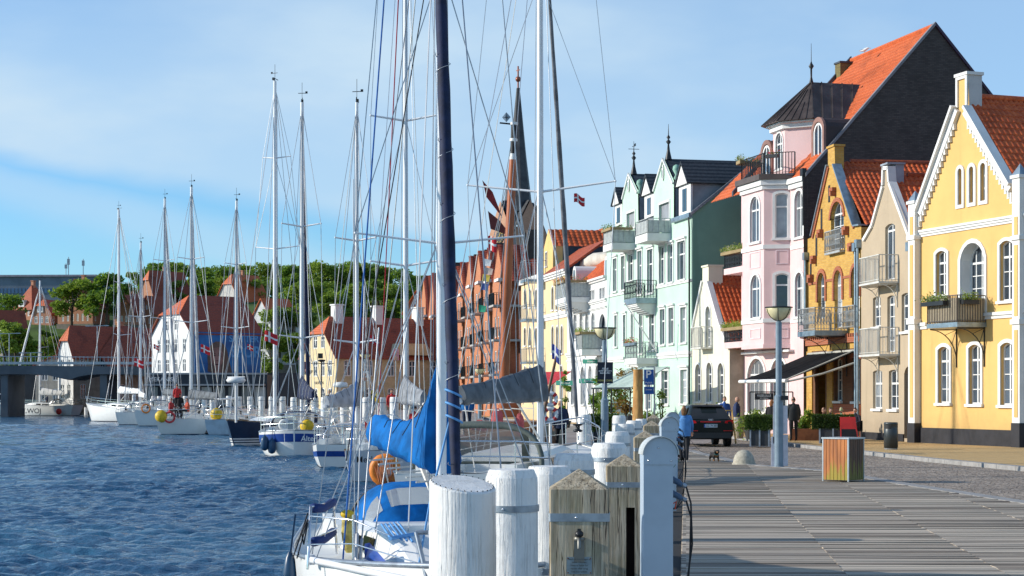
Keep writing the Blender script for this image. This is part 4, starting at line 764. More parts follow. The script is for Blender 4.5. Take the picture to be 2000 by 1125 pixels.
# roof terrace canopy, curled
p_ = F.P(1150, 520, 1.5); mb = MB(); mb.tube([(p_[0]-1.2, 1.2, p_[2]-.4), (p_[0]-1.0, 1.5, p_[2]+.2), (p_[0], 2.0, p_[2]+.45), (p_[0]+1.6, 2.6, p_[2]+.5), (p_[0]+2.2, 3, p_[2]-.2)], [.3, .5, .55, .5, .3], 8); ob('roof_awning', mb, mat('cream_canvas', (.62, .58, .50), .8, bump=.3), r)
F = Fc(1058, 137, 1108, 128); r = F.root('yellow_terrace_house', 'pale yellow terraced house seen edge-on beyond the ornate white house')
hs = smallwin(F, r, [(1078, 1082, 560, 605), (1086, 1090, 560, 605), (1094, 1098, 560, 606), (1078, 1082, 637, 690), (1087, 1091, 637, 690), (1096, 1100, 636, 690), (1080, 1085, 715, 780), (1094, 1100, 714, 780)], .9, .1)
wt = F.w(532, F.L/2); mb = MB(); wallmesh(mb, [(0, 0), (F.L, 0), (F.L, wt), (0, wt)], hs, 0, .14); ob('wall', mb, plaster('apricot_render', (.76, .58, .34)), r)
band(F, r, 1058, 1108, 612, 624, 0, .15, WHITE2, 'cornice', 2); band(F, r, 1058, 1108, 533, 545, 0, .3, WHITE2, 'cornice', 3); mb = MB(); slab(mb, [(0, -.1, wt), (F.L, -.1, wt), (F.L, 3, wt+2.2), (0, 3, wt+2.2)]); ob('roof', mb, TILEF, r)
F = Fc(1062, 141, 1080, 138); r = F.root('tall_yellow_house', 'tall ochre house with dark side wall and ribbed tile roof rising behind the white terrace')
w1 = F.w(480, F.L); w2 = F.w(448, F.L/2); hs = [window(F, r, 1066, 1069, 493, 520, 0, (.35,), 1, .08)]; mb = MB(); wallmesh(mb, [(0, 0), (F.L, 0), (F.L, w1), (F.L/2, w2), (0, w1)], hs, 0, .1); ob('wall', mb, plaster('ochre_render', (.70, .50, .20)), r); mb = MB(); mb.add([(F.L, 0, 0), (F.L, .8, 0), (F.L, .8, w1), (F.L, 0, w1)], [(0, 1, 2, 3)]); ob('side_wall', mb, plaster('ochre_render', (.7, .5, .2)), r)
mb = MB(); mb.add([(F.L, .8, 0), (F.L, 5.2, 0), (F.L, 5.2, w1), (F.L, .8, w1)], [(0, 1, 2, 3)]); ob('fire_wall', mb, mat('dark_fire_wall', (.05, .06, .08), .9), r); mb = MB(); roof(mb, (F.L/2, 0, w2), (F.L/2, 5.6, w2), (F.L+.1, 0, w1), (F.L+.1, 5.6, w1), pitch=.42); ob('roof', mb, TILE, r, recalc=False)
F = Fc(1018, 146, 1060, 137); r = F.root('grey_balcony_house', 'white and yellow balconied house half hidden behind the tall mast')
wt = F.w(540, F.L/2); hs = smallwin(F, r, [(x, x+4, y, y+35) for y in (565, 640, 715) for x in (1024, 1034, 1046)], .5, .1); mb = MB(); wallmesh(mb, [(0, 0), (F.L, 0), (F.L, wt), (0, wt)], hs, 0, .14); ob('wall', mb, plaster('apricot_render', (.76, .58, .34)), r)
for ya, yb, yc in ((508, 545, 550), (595, 622, 627), (680, 706, 710)): balcony(F, r, 1017, 1028, 1066, ya, yb, yc, GI, ZINC, gap=.25, brk='none')
band(F, r, 1018, 1060, 541, 551, 0, .2)
# ------------------------------------------------ brick apartment row, church tower
TILEB = tile('brown_red_pantiles', (.30, .055, .025), (.20, .035, .018))
xs = [(1018, 146), (985, 156), (962, 163), (944, 171), (926, 179), (908, 187), (892, 196), (872, 208), (852, 222), (836, 236), (820, 250)]
apex = {944: 484, 926: 490, 908: 500, 892: 512, 872: 520, 852: 528, 836: 533, 820: 538}
for i in range(1, len(xs)-1):
    xr, Yr = xs[i]; xl, Yl = xs[i+1]; F = Fc(xl, Yl, xr, Yr, .0); k = i-1
    lab = ['tallest orange brick gabled apartment block, beside the grey balcony house', 'orange brick gabled block just left of the tallest one', 'third orange brick gabled block from the near end of the row', 'fourth orange brick gabled block, behind the bunting', 'fifth orange brick gabled block of the harbour row', 'sixth orange brick gabled block, right of the navy furled sail', 'seventh orange brick gabled block, half behind the navy furled sail', 'second last orange brick gabled block of the row', 'farthest orange brick gabled block at the far end of the row'][k]
    r = F.root('apartment_block', lab, 'apartment block', 'orange brick apartment row')
    ya = apex.get(xl, 478); um = F.L/2; wa = F.w(ya, um); we = wa-max(3.4, F.L*.42); hs = []
    for fl in range(5):
        w0 = 1.2+fl*3.1
        if w0+2 > we: break
        for q in ((.18, .34), (.44, .56)): hs.append([(F.L*q[0], w0), (F.L*q[1], w0), (F.L*q[1], w0+1.9), (F.L*q[0], w0+1.9)])
    for (a, b), (c, d), (e, f), (g, h) in hs:
        mb = MB(); ring(mb, outl(a, c, b, f), outl(a+.12, c-.12, b+.1, f-.1), .05, .14); wn = ob('window', mb, WHITE, r); mb = MB(); mb.add([(a+.1, .1, b+.1), (c-.1, .1, b+.1), (c-.1, .1, f-.1), (a+.1, .1, f-.1)], [(0, 1, 2, 3)]); ob('pane', mb, GLASSC, wn)
    mb = MB(); wallmesh(mb, [(0, 0), (F.L*.72, 0), (F.L*.72, we+(wa-we)*.5), (um, wa), (0, we)], hs, 0, .16); mb.bx((F.L*.72-.25, .002, 0), (F.L*.72-.002, 1.6, we+(wa-we)*.45)); ob('wall', mb, ORB, r)
    mb = MB(); mb.bx((F.L*.72, 1.6, 0), (F.L, 1.8, we)); ob('recess_wall', mb, mat('shaded_brick_recess', (.16, .06, .04), .8), r)  # recess shade is painted in as a darker brick colour
    mb = MB(); roof(mb, (um, -.1, wa), (um, 10, wa), (F.L+.3, -.1, we-.2), (F.L+.3, 10, we-.2), pitch=.7, amp=.06); ob('roof', mb, TILEB, r, recalc=False); mb = MB(); slab(mb, [(um, 0, wa), (um, 10, wa), (-.3, 10, we-.4), (-.3, 0, we-.4)]); ob('roof', mb, TILEF, r)
    if xl not in (944, 852): mb = MB(); mb.bx((um+.5, 2.5, wa-1.4), (um+1.5, 3.6, wa+1.3)); ob('chimney', mb, mat('dark_chimney', (.06, .05, .045), .8), r)
    for fl in range(1, 5):
        w0 = .9+fl*3.1
        if w0+1 > we: break
        mb = MB(); a, b = F.L*.60, F.L*1.0; mb.bx((a, -1.0, w0-.18), (b, 1.5, w0)); b_ = ob('balcony', mb, GREYW, r); mb = MB(); railing(mb, [(a, .0, 0), (a, -.97, 0), (b, -.97, 0), (b, .3, 0)], w0, w0+1.05, .22, r=.02); ob('railing', mb, DARKM, b_)
        mb = MB(); mb.bx((a+.04, -.94, w0+.05), (b-.04, -.90, w0+.95)); ob('panel', mb, [mat('smoked_panel', (.10, .12, .13), .3), mat('pale_panel', (.40, .45, .46), .4)][(i+fl) % 3 == 0], b_)
    mb = MB(); mb.bx((F.L*.60, -.5, we-.1), (F.L*.95, -.0, we+.15)); ob('canopy', mb, WHITE2, r)
# church
F = Fc(953.5, 255.2, 1001, 250, .5); r = F.root('church_tower', 'brick church tower with clock and tall dark needle spire', 'church tower')
Lw = F.L; w0 = 30; wE = F.w(440, Lw); wG = F.w(392, Lw/2); CB = brick('church_brick', (.52, .28, .17), (.45, .23, .14), (.42, .33, .26)); g2_ = sub(F, F.L, 0, F.L, Lw); wd = Lw
rel = []
for k, (ox, oy, rz) in enumerate(((0, 0, 0), (Lw, 0, math.pi/2), (Lw, Lw, math.pi), (0, Lw, -math.pi/2))):
    mb = MB(); hs = [outl(Lw*.36, Lw*.46, wE-5.5, wE-3.6, .3), outl(Lw*.54, Lw*.64, wE-5.5, wE-3.6, .3)]; wallmesh(mb, [(0, 0), (Lw, 0), (Lw, wE-1.5), (Lw*.5, wG), (0, wE-1.5)], hs, 0, .6)
    w_ = ob('tower_wall', mb, CB, r); w_.location = (ox, oy, 0); w_.rotation_euler = (0, 0, rz); mb = MB(); mb.bx((Lw*.3, .55, wE-6), (Lw*.7, .6, wE-3.2)); ob('louvre', mb, BLACK, w_)
    mb = MB(); mb.prism([(Lw/2+1.0*math.cos(a), -.12, wE-1.4+1.0*math.sin(a)) for a in [j*math.pi/8 for j in range(16)]], (0, .1, 0)); c_ = ob('clock_face', mb, mat('clock_black', (.02, .02, .02), .5), w_)
    mb = MB(); [mb.bar((Lw/2+.72*math.cos(a), -.14, wE-1.4+.72*math.sin(a)), (Lw/2+.92*math.cos(a), -.14, wE-1.4+.92*math.sin(a)), .1) for a in [j*math.pi/6 for j in range(12)]]; mb.bar((Lw/2, -.15, wE-1.4), (Lw/2+.4, -.15, wE-.6), .1); mb.bar((Lw/2, -.15, wE-1.4), (Lw/2-.9, -.15, wE-1.6), .08); ob('clock_hands', mb, mat('gilt', (.6, .42, .12), .4, .5), c_)
pk = F.w(172, Lw/2, Lw/2); c = (Lw/2, Lw/2); mb = MB(); SP = mat('dark_shingle_spire', (.028, .030, .036), .6, var=.3, vs=.8, col2=(.06, .065, .07))
rr_ = lambda e, z, n=8: [(c[0]+e*math.cos(2*math.pi*(j+.5)/n), c[1]+e*math.sin(2*math.pi*(j+.5)/n), z) for j in range(n)]
mb.rings([rr_(Lw*.36, wG-1.5), rr_(Lw*.31, wG+.6), rr_(Lw*.19, wG+(pk-wG)*.42), rr_(.25, pk)], True, False); ob('spire', mb, SP, r)
mb = MB()
for q in range(4):
    M2 = Matrix.Translation((c[0], c[1], 0)) @ Matrix.Rotation(q*math.pi/2, 4, 'Z'); g_ = lambda x, y, z: M2 @ Vector((x, y, z)); h_ = Lw/2
    mb.prism([g_(0, -h_+.35, wG-.05), g_(h_+.1, -h_+.35, wE-1.5), g_(h_+.1, -h_+.1, wE-1.4), g_(0, 0, wG+.12)], (0, 0, .12)); mb.prism([g_(0, -h_+.35, wG-.05), g_(-h_-.1, -h_+.35, wE-1.5), g_(-h_-.1, -h_+.1, wE-1.4), g_(0, 0, wG+.12)], (0, 0, .12))
ob('gable_roof', mb, SP, r)
mb = MB(); mb.tube([(c[0], c[1], pk-.3), (c[0], c[1], pk+3.2)], .12, 6); mb.ell((c[0], c[1], pk+1.3), (.42, .42, .42)); mb.box((c[0], c[1], pk+2.6), (.9, .1, .12)); ob('finial', mb, mat('copper_ball', (.3, .10, .06), .4, .4), r)
F = Fc(1003, 215, 1110, 190, .3); r = F.root('church_nave', 'long ribbed red tiled roof below the church tower', 'church'); mb = MB(); wa, we = Z_(474, 205), Z_(560, 205); mb.bx((-3, 0, 0), (F.L, 8, we)); ob('wall', mb, CB, r); mb = MB(); roof(mb, (-6, 4, wa), (F.L, 4, wa), (-6, -.2, we), (F.L, -.2, we), pitch=.8, row=.8, amp=.12); ob('roof', mb, TILE, r, recalc=False)
# ------------------------------------------------ houses on the left bank
def gabled(name, label, cat, cpx, cY, gdir, glen, slen, heave, hridge, wall, rf, z0=.5, hip=0, half=0, rows=((1.0, 2.6),), gw=3, sw=4, wm=None, ww=.9, sidem=None, group=None, over=.35):
    """corner nearest the camera at (cpx,cY); gable wall runs along gdir (2D), long side to its right"""
    g = Vector(gdir).normalized(); s = Vector((-g.y, g.x))
    if s.x < 0: s = -s
    C = Vector((X_(cpx, cY), cY)); o = C+g*glen; d = -g; rz = math.atan2(d.y, d.x)   # local x from far gable corner to near corner; y = along the long side
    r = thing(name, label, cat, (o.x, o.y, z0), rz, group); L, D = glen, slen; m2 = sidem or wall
    P_ = [(0, 0), (L, 0), (L, heave)]; cut = half
    if cut: t = 1-cut; P_ += [(L-L/2*(t), heave+(hridge-heave)*t), (L/2*t, heave+(hridge-heave)*t), (0, heave)]
    elif hip: P_ += [(0, heave)]
    else: P_ += [(L/2, hridge), (0, heave)]
    hs = []
    for q, (a, b) in enumerate(rows):
        n = gw if b < heave else max(1, gw-2)
        lo = L*.08 if b < heave else L*.28
        for i in range(n): c = lo+(L-2*lo)*(i+.5)/n; hs.append(outl(c-ww/2, c+ww/2, a, b, .12))
    mb = MB(); wallmesh(mb, P_, hs, 0, .15); mb.add([(0, D, 0), (L, D, 0), (L, D, heave), (L/2, D, hridge if not hip else heave), (0, D, heave)], [(0, 1, 2, 3, 4)]); mb.add([(0, 0, 0), (0, D, 0), (0, D, heave), (0, 0, heave)], [(0, 1, 2, 3)]); ob('wall', mb, wall, r)
    hs2 = []
    for a, b in rows:
        if b < heave:
            for i in range(sw): c = D*(i+.5)/sw; hs2.append(outl(c-ww/2, c+ww/2, a, b, .12))
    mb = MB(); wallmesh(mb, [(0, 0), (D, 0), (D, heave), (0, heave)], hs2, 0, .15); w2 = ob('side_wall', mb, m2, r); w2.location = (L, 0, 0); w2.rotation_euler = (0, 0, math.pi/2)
    for hh, par, lm in ((hs, r, None), (hs2, w2, None)):
        for h in hh:
            u0, u1, b0, b1 = h[0][0], h[1][0], h[0][1], max(p[1] for p in h); mb = MB(); ring(mb, h, outl(u0+.09, u1-.09, b0+.09, b1-.09, .1), .02, .12); mb.bx(((u0+u1)/2-.05, .03, b0), ((u0+u1)/2+.05, .11, b1-.05)); mb.bx((u0, .035, b1-(b1-b0)*.38), (u1, .105, b1-(b1-b0)*.38+.08)); w_ = ob('window', mb, wm or WHITE, par); mb = MB(); mb.add([(a, .1, b) for a, b in h], [tuple(range(len(h)))]); ob('pane', mb, GLASS, w_)
    mb = MB(); e = over; hg = hridge; k = (hg-heave)/(L/2); zl = heave-e*k
    ra, rb = (D*0+(L/2 if hip else 0)), D-(L/2 if hip else 0)
    A = Vector((L/2, ra if hip else (-e+(cut*L/2*1.0 if cut else 0)), hg)); B = Vector((L/2, rb if hip else D+e, hg)); E1 = Vector((L+e, -e, zl)); E2 = Vector((L+e, D+e, zl)); E3 = Vector((-e, D+e, zl)); E4 = Vector((-e, -e, zl))
    if cut:
        t = 1-cut; zc = heave+(hg-heave)*t; q1 = Vector((L-L/2*t, -e, zc)); q2 = Vector((L/2*t, -e, zc)); mb.prism([A, B, E2, E1, q1], (0, 0, -.12)); mb.prism([A, q2, E4, E3, B], (0, 0, -.12)); hp = MB(); hp.prism([A, q1, q2], (0, 0, -.1)); ob('roof_hip', hp, TILEO if rf in (TILED, TILEF) else rf, r)
    elif hip:
        mb.prism([A, B, E2, E1], (0, 0, -.12)); mb.prism([A, E4, E3, B], (0, 0, -.12)); hp = MB(); hp.prism([A, E1, E4], (0, 0, -.1)); ob('roof_hip', hp, TILEF if rf is TILED else rf, r); mb.prism([B, E3, E2], (0, 0, -.12))
    else: mb.prism([A, B, E2, E1], (0, 0, -.12)); mb.prism([A, E4, E3, B], (0, 0, -.12))
    ob('roof', mb, rf, r); return r, L, D
def chim(r, x, y, z, h=1.6, w=.8, m=None): mb = MB(); mb.bx((x-w/2, y-w/2, z-.8), (x+w/2, y+w/2, z+h)); mb.bx((x-w/2-.1, y-w/2-.1, z+h), (x+w/2+.1, y+w/2+.1, z+h+.15)); return ob('chimney', mb, m or WHITE2, r)
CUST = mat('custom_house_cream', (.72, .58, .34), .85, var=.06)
r, L, D = gabled('customs_house', 'cream yellow customs house with half-hipped red tiled roof and three white chimneys', 'house', 657, 190, (-.6, .8), 7.4, 17, 6.1, 10.4, CUST, TILED, half=.45, rows=((.8, 2.4), (3.7, 5.5), (6.8, 8.2)), gw=4, sw=6, sidem=mat('customs_side_shaded', (.62, .50, .30), .85))  # long side uses the wall cream darkened, its shade put into the colour
for y in (2.2, 7.5, 13): chim(r, L/2+.2, y, 10.3, 1.3, 1.0)
mb = MB(); z = 6.1; mb.prism([(L+.5, 7, z), (L+.5, 12.5, z), (L+.5, 11.5, z+1.3), (L+.5, 8, z+1.3)], (-1.5, 0, 0)); ob('wall_dormer', mb, mat('customs_side_shaded', (.62, .5, .3)), r)
text('HAVNEN', .5, DARKM, r, (L/2, -.02, 2.95), (R(90), 0, 0))
# white house with the banner
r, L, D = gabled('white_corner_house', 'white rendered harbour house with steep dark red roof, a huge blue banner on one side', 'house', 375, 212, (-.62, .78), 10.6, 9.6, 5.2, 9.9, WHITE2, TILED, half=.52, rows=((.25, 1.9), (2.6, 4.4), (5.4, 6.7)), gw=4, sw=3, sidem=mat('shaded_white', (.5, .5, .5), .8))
r.location.z = 4.75
bn = thing('banner', 'huge blue advertising banner with a portrait hung on the white corner house', 'banner', r.location, r.rotation_euler.z+math.pi/2); bo = r.matrix_basis @ Vector((L+.3, .2, 0)); bn.location = Matrix.Translation(r.location) @ Matrix.Rotation(r.rotation_euler.z, 4, 'Z') @ Vector((L+.25, .15, 0)); BW, B0, B1 = 9.2, -1.9, 5.1
BNR = mat('banner_blue', (.015, .10, .30), .6, var=.2, vs=.3, col2=(.02, .20, .50)); mb = MB(); mb.bx((0, -.06, B0), (BW, 0, B1)); ob('cloth', mb, BNR, bn)
SK = mat('banner_skin', (.34, .20, .17), .7, var=.2, vs=.8); ell2 = lambda cx, cz, rx, rz_, y, n=18: [(cx+rx*math.cos(2*math.pi*i/n), y, cz+rz_*math.sin(2*math.pi*i/n)) for i in range(n)]
mb = MB(); mb.prism(ell2(3.2, 2.0, 1.45, 2.0, -.075)+[], (0, .012, 0)); mb.prism([(1.9, -.088, 2), (4.6, -.088, 2.2), (5.2, -.088, .2), (4.2, -.088, -.4), (1.8, -.088, .3)], (0, .012, 0)); ob('portrait_hair', mb, mat('banner_hair', (.15, .11, .09), .7), bn)
mb = MB(); mb.prism([(2.45, -.105, 3.1), (3.4, -.105, 3.3), (3.9, -.105, 2.6), (3.95, -.105, 1.6), (3.6, -.105, .9), (3.7, -.105, -.2), (2.6, -.105, -.2), (2.75, -.105, .9), (2.3, -.105, 1.4), (2.25, -.105, 2.4)], (0, .012, 0)); ob('portrait_face', mb, SK, bn)
mb = MB(); mb.prism([(.6, -.12, B0+.02), (1.2, -.12, -.4), (2.5, -.12, .3), (3.0, -.12, -.4), (3.8, -.12, .2), (5.6, -.12, -.5), (7.0, -.12, B0+.02)], (0, .012, 0)); ob('portrait_jacket', mb, mat('banner_jacket', (.02, .03, .035), .7), bn)
mb = MB(); [mb.prism(ell2(x, z, a, b, -.13), (0, .012, 0)) for x, z, a, b in ((2.7, 2.25, .17, .08), (3.4, 2.3, .17, .08), (3.1, 1.15, .3, .06), (3.1, 1.6, .14, .05), (2.65, 2.5, .24, .04), (3.4, 2.55, .24, .04))]; ob('portrait_features', mb, mat('banner_dark', (.08, .04, .04), .7), bn)
[ob('banner_shape', MB().prism(q_, (0, .008, 0)), mat('banner_light_blue', (.03, .20, .48), .6), bn) for q_ in ([(4.9, -.07, B0+.01), (9.15, -.07, B0+.01), (9.15, -.07, .8), (7.6, -.07, -.3)], ell2(6.3, .6, .9, 1.1, -.07), [(.05, -.07, -1.8), (1.2, -.07, -1.8), (1.4, -.07, 1.2), (.05, -.07, 1.0)])]
LB = mat('banner_text_blue', (.08, .36, .72), .6); text('VI SÆTTER', 1.15, LB, bn, (6.2, -.09, 4.35), bold=.03, xs=1.0); text('SPOR', 1.9, LB, bn, (7.15, -.09, 2.7), bold=.05, xs=.92); mb = MB(); mb.bx((8.1, -.08, -.6), (8.75, -.062, .15)); ob('badge', mb, BLACK, bn)
# dark row of shop fronts under the white house
sh = thing('quay_restaurant', 'low dark restaurant building under the white corner house', 'restaurant', (X_(282, 208), 208, .5), R(2)); mb = MB(); mb.bx((0, 0, 0), (14.6, 6, 4.1)); ob('wall', mb, mat('dark_shopfront', (.02, .03, .045), .5), sh)
for i in range(9): mb = MB(); mb.bx((.4+i*1.6, -.06, .4), (1.6+i*1.6, -.01, 2.6)); ob('window', mb, GLASSC, sh)
mb = MB(); mb.bx((.2, -1.8, 2.75), (14.4, -.003, 2.95)); mb.bx((.2, -.1, 4.1), (14.6, .2, 4.3)); ob('canopy', mb, mat('grey_canopy', (.35, .37, .38), .6), sh); text('MEKANISK', .7, WHITE, sh, (2.2, -.02, 3.5))
# dark roofed house by the bridge
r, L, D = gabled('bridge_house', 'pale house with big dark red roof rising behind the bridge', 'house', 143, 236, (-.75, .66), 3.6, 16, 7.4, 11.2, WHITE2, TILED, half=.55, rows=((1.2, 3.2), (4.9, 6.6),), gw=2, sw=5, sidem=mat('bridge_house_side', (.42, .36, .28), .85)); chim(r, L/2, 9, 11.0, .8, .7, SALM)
mb = MB(); mb.prism([(L+.2, 4, 7.2), (L+.2, 16.2, 7.2), (L-1.5, 10.5, 11.4), (L-1.5, 8.5, 11.4)], (3.2, 0, -2.6)); ob('roof_wing', mb, TILED, r)
# bridge
by = 226; br = thing('road_bridge', 'grey concrete road bridge with a railing crossing at the far left', 'bridge', (X_(310, by), by, 0)); CONC = mat('bridge_concrete', (.13, .145, .16), .85, var=.15, vs=.3); z1, z0 = Z_(712, by), Z_(737, by)
def bp(px, z, y=0): return (X_(px, by)-X_(310, by), y, z)
mb = MB(); prof = [bp(-160, z1), bp(310, z1-.3), bp(310, z0+.4)]+[bp(310-470*t, z0+.4-1.2*(abs(math.sin(t*math.pi*2.6))**.5 if 1 else 0)*0-(.9*(1-abs(math.sin(t*math.pi*2.6)))**2.2)) for t in [k/24 for k in range(1, 25)]]; mb.prism(prof, (0, 9, 0)); ob('span', mb, CONC, br)
mb = MB(); mb.bx(bp(-160, z1+.02, -.15), bp(310, z1+.35, .1)); mb.bar(bp(-160, z1+1.15, 0), bp(310, z1+.9, 0), .09)
for k in range(60): x = -160+k*7.9; mb.bar(bp(x, z1+.3), bp(x, z1+1.1-.0005*k), .06)
ob('railing', mb, GALV, br)
for px in (6, 200, 292): mb = MB(); p = bp(px, 0); mb.bx((p[0]-.45, .5, -.9), (p[0]+.45, 8.5, z0+.3)); ob('pier', mb, CONC, br)
for px, ht in ((18, 8.5), (190, 9.5), (60, 6)):
    p = Vector(bp(px, z1)) + br.location; mb = MB(); h = (ht-4.5); mb.tube([(0, 0, 0), (0, 0, h)], .07, 6); t_ = ob('street_light', mb, GALV, None, p); tag(t_, {18: 'short grey lamp post on the bridge at the far left edge', 190: 'double-armed grey lamp post standing on the bridge before the dark roof', 60: 'grey lamp post on the bridge behind the leaning forestay'}[px], 'street lamp', 'lamps on the bridge')
    mb = MB(); mb.bar((-1, 0, h), (1, 0, h+.05), .08); mb.bx((-1.5, -.15, h-.05), (-.9, .15, h+.08)); mb.bx((.9, -.15, h), (1.5, .15, h+.12)); ob('lamp_arm', mb, GALV, t_)
r, L, D = gabled('beige_quay_house', 'beige quay house with arched windows seen under the bridge', 'house', 148, 252, (-1, .1), 6, 8, 6.2, 7.5, mat('beige_render', (.45, .40, .32), .85), TILED, rows=((.8, 2.6), (3.8, 5.5)), gw=3)
r, L, D = gabled('beige_quay_annexe', 'narrow cream building right of the beige quay house under the bridge', 'house', 175, 256, (-1, .1), 3, 8, 6.0, 7.2, mat('cream_annexe', (.55, .50, .40), .85), TILED, rows=((.8, 2.6),), gw=1)
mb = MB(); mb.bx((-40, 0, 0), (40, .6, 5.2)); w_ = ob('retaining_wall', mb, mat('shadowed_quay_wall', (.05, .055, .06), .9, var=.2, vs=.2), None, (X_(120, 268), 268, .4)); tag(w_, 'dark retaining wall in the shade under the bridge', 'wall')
# villas on the hill
def onhill(px, py, Y): return Z_(py, Y)
V = [('villa', 'salmon brick villa with pyramid roof at the left on the hill', 62, 330, (-.9, .5), 4.6, 5.5, 4.4, 8.6, SALM, TILEF, 643, dict(hip=1, rows=((.5, 1.7), (2.5, 3.9)), gw=4, sw=3, ww=.5)),
 ('villa', 'low wing with white bay windows between the villas on the hill', 100, 326, (-.95, .3), 4.2, 5, 2.6, 5.0, SALM, TILEF, 636, dict(rows=((.5, 1.8),), gw=3, sw=3, ww=.7, half=.5)),
 ('villa', 'orange brick villa with white verge behind the round tree on the hill', 181, 322, (-.95, .3), 7.4, 6, 3.2, 8.4, SALM, TILEF, 632, dict(rows=((.5, 1.9), (3.9, 5.0)), gw=6, sw=3, ww=.45)),
 ('villa', 'brick villa glimpsed between the two big trees on the hill', 262, 320, (-.95, .3), 4.2, 6, 2.6, 6.0, SALM, TILED, 634, dict(rows=((.5, 1.7),), gw=4, sw=3, ww=.45)),
 ('villa', 'tall villa with very steep dark red roof and chimney above the bridge house', 303, 345, (-.75, .66), 5.5, 9, 8.0, 13.6, SALM, TILED, 660, dict(rows=((5.6, 6.9),), gw=3, sw=3, ww=.5, half=.35)),
 ('villa', 'small brick gabled villa with white verge left of the white corner house', 300, 322, (-.8, .6), 3.8, 5, 3.0, 6.0, SALM, TILED, 640, dict(rows=((.7, 1.9), (3.4, 4.3)), gw=2, sw=2, ww=.5)),
 ('villa', 'orange roofed villa among the trees above the banner', 468, 340, (-.8, .6), 6.5, 8, 3.5, 8.5, mat('villa_white', (.6, .58, .55), .8), TILEO, 618, dict(rows=((.7, 2.2),), gw=4, sw=3, ww=.5, half=.4)),
 ('villa', 'pale grey gabled house with orange roof right of the banner', 528, 300, (-.6, .8), 6.0, 5, 8.6, 11.6, mat('pale_grey_render', (.50, .52, .53), .8), TILEO, 712, dict(rows=((5.6, 6.8), (8.2, 9.2)), gw=3, sw=1, ww=.5)),
 ('villa', 'small white gabled house tucked in trees right of the pale grey house', 568, 305, (-.9, .4), 4.6, 5, 5.4, 8.2, mat('villa_white', (.6, .58, .55)), TILED, 690, dict(rows=((3, 4.2),), gw=2, sw=2, ww=.5)),
 ('villa', 'dark roofed house at the left edge below the concrete building', 6, 300, (-.5, .8), 4, 4, 2.4, 5.6, mat('bluish_render', (.20, .24, .30), .8), TILED, 668, dict(rows=((2, 3.4),), gw=2, sw=2)),
 ('brick_terrace', 'red tiled house glimpsed left of the orange brick row', 838, 262, (-.95, .3), 4, 6, 12.5, 15.5, ORB, TILEO, 768, dict(rows=((2, 3.4),), gw=2, sw=2))]
for nm, lab, px, Y, gd, gl, sl_, he, hr, wm_, rf, yb, kw in V:
    z = Z_(yb, Y); r, L, D = gabled(nm, lab, 'house', px, Y, gd, gl, sl_, he, hr, wm_, rf, z0=z, **kw)
    mb = MB(); mb.bx((-.2, -.1, -2.5), (L+.2, D, .0-.003)); ob('foundation', mb, mat('stone_foundation', (.2, .18, .15), .9), r)
    if 'steep' in lab or 'pyramid' in lab or 'tree' in lab: chim(r, L/2, D*.5, hr-.3, 1.0, .6, SALM)
    if 'pyramid' in lab or 'low wing' in lab:
        mb = MB(); mb.bx((L*.3, -.15, he-.1), (L*.6, 2, he+1.2)); d_ = ob('dormer', mb, WHITE2, r); mb = MB(); mb.bx((L*.34, -.17, he+.2), (L*.56, -.152, he+1.0)); ob('pane', mb, GLASSC, d_)
Y = 380; cb = thing('concrete_building', 'long grey concrete building with a ribbon of windows on the hilltop', 'building', (X_(-60, Y), Y, Z_(600, Y)), R(-3)); w_ = X_(190, Y)-X_(-60, Y); mb = MB(); mb.bx((0, 0, 0), (w_, 12, 6.6)); ob('wall', mb, mat('blue_grey_concrete', (.17, .21, .27), .85, var=.12, vs=.3), cb)
mb = MB(); mb.bx((-.3, -.4, 6.6), (w_+.3, 12, 7.0)); ob('roof_edge', mb, mat('pinkish_coping', (.35, .32, .38), .7), cb)
for k in range(34): mb = MB(); x = .5+k*w_/34.5; mb.bx((x, -.08, 3.0), (x+.55, -.01, 4.1)); ob('window', mb, mat('sky_blue_glass', (.08, .16, .30), .2), cb)
for x, h in ((122, 2.8), (127, 4.2), (156, 3.8)): mb = MB(); mb.tube([(0, 0, 0), (0, 0, h)], .09, 5); mb.box((0, 0, h*.75), (.5, .5, h*.3)); t_ = ob('mast_antenna', mb, GALV, None, (X_(x, Y), Y+3, Z_(600, Y)+7)); tag(t_, {122: 'short leftmost antenna on the concrete building roof', 127: 'tall middle antenna on the concrete building roof', 156: 'right antenna above the round tree on the concrete building'}[x], 'antenna', 'rooftop antennas')
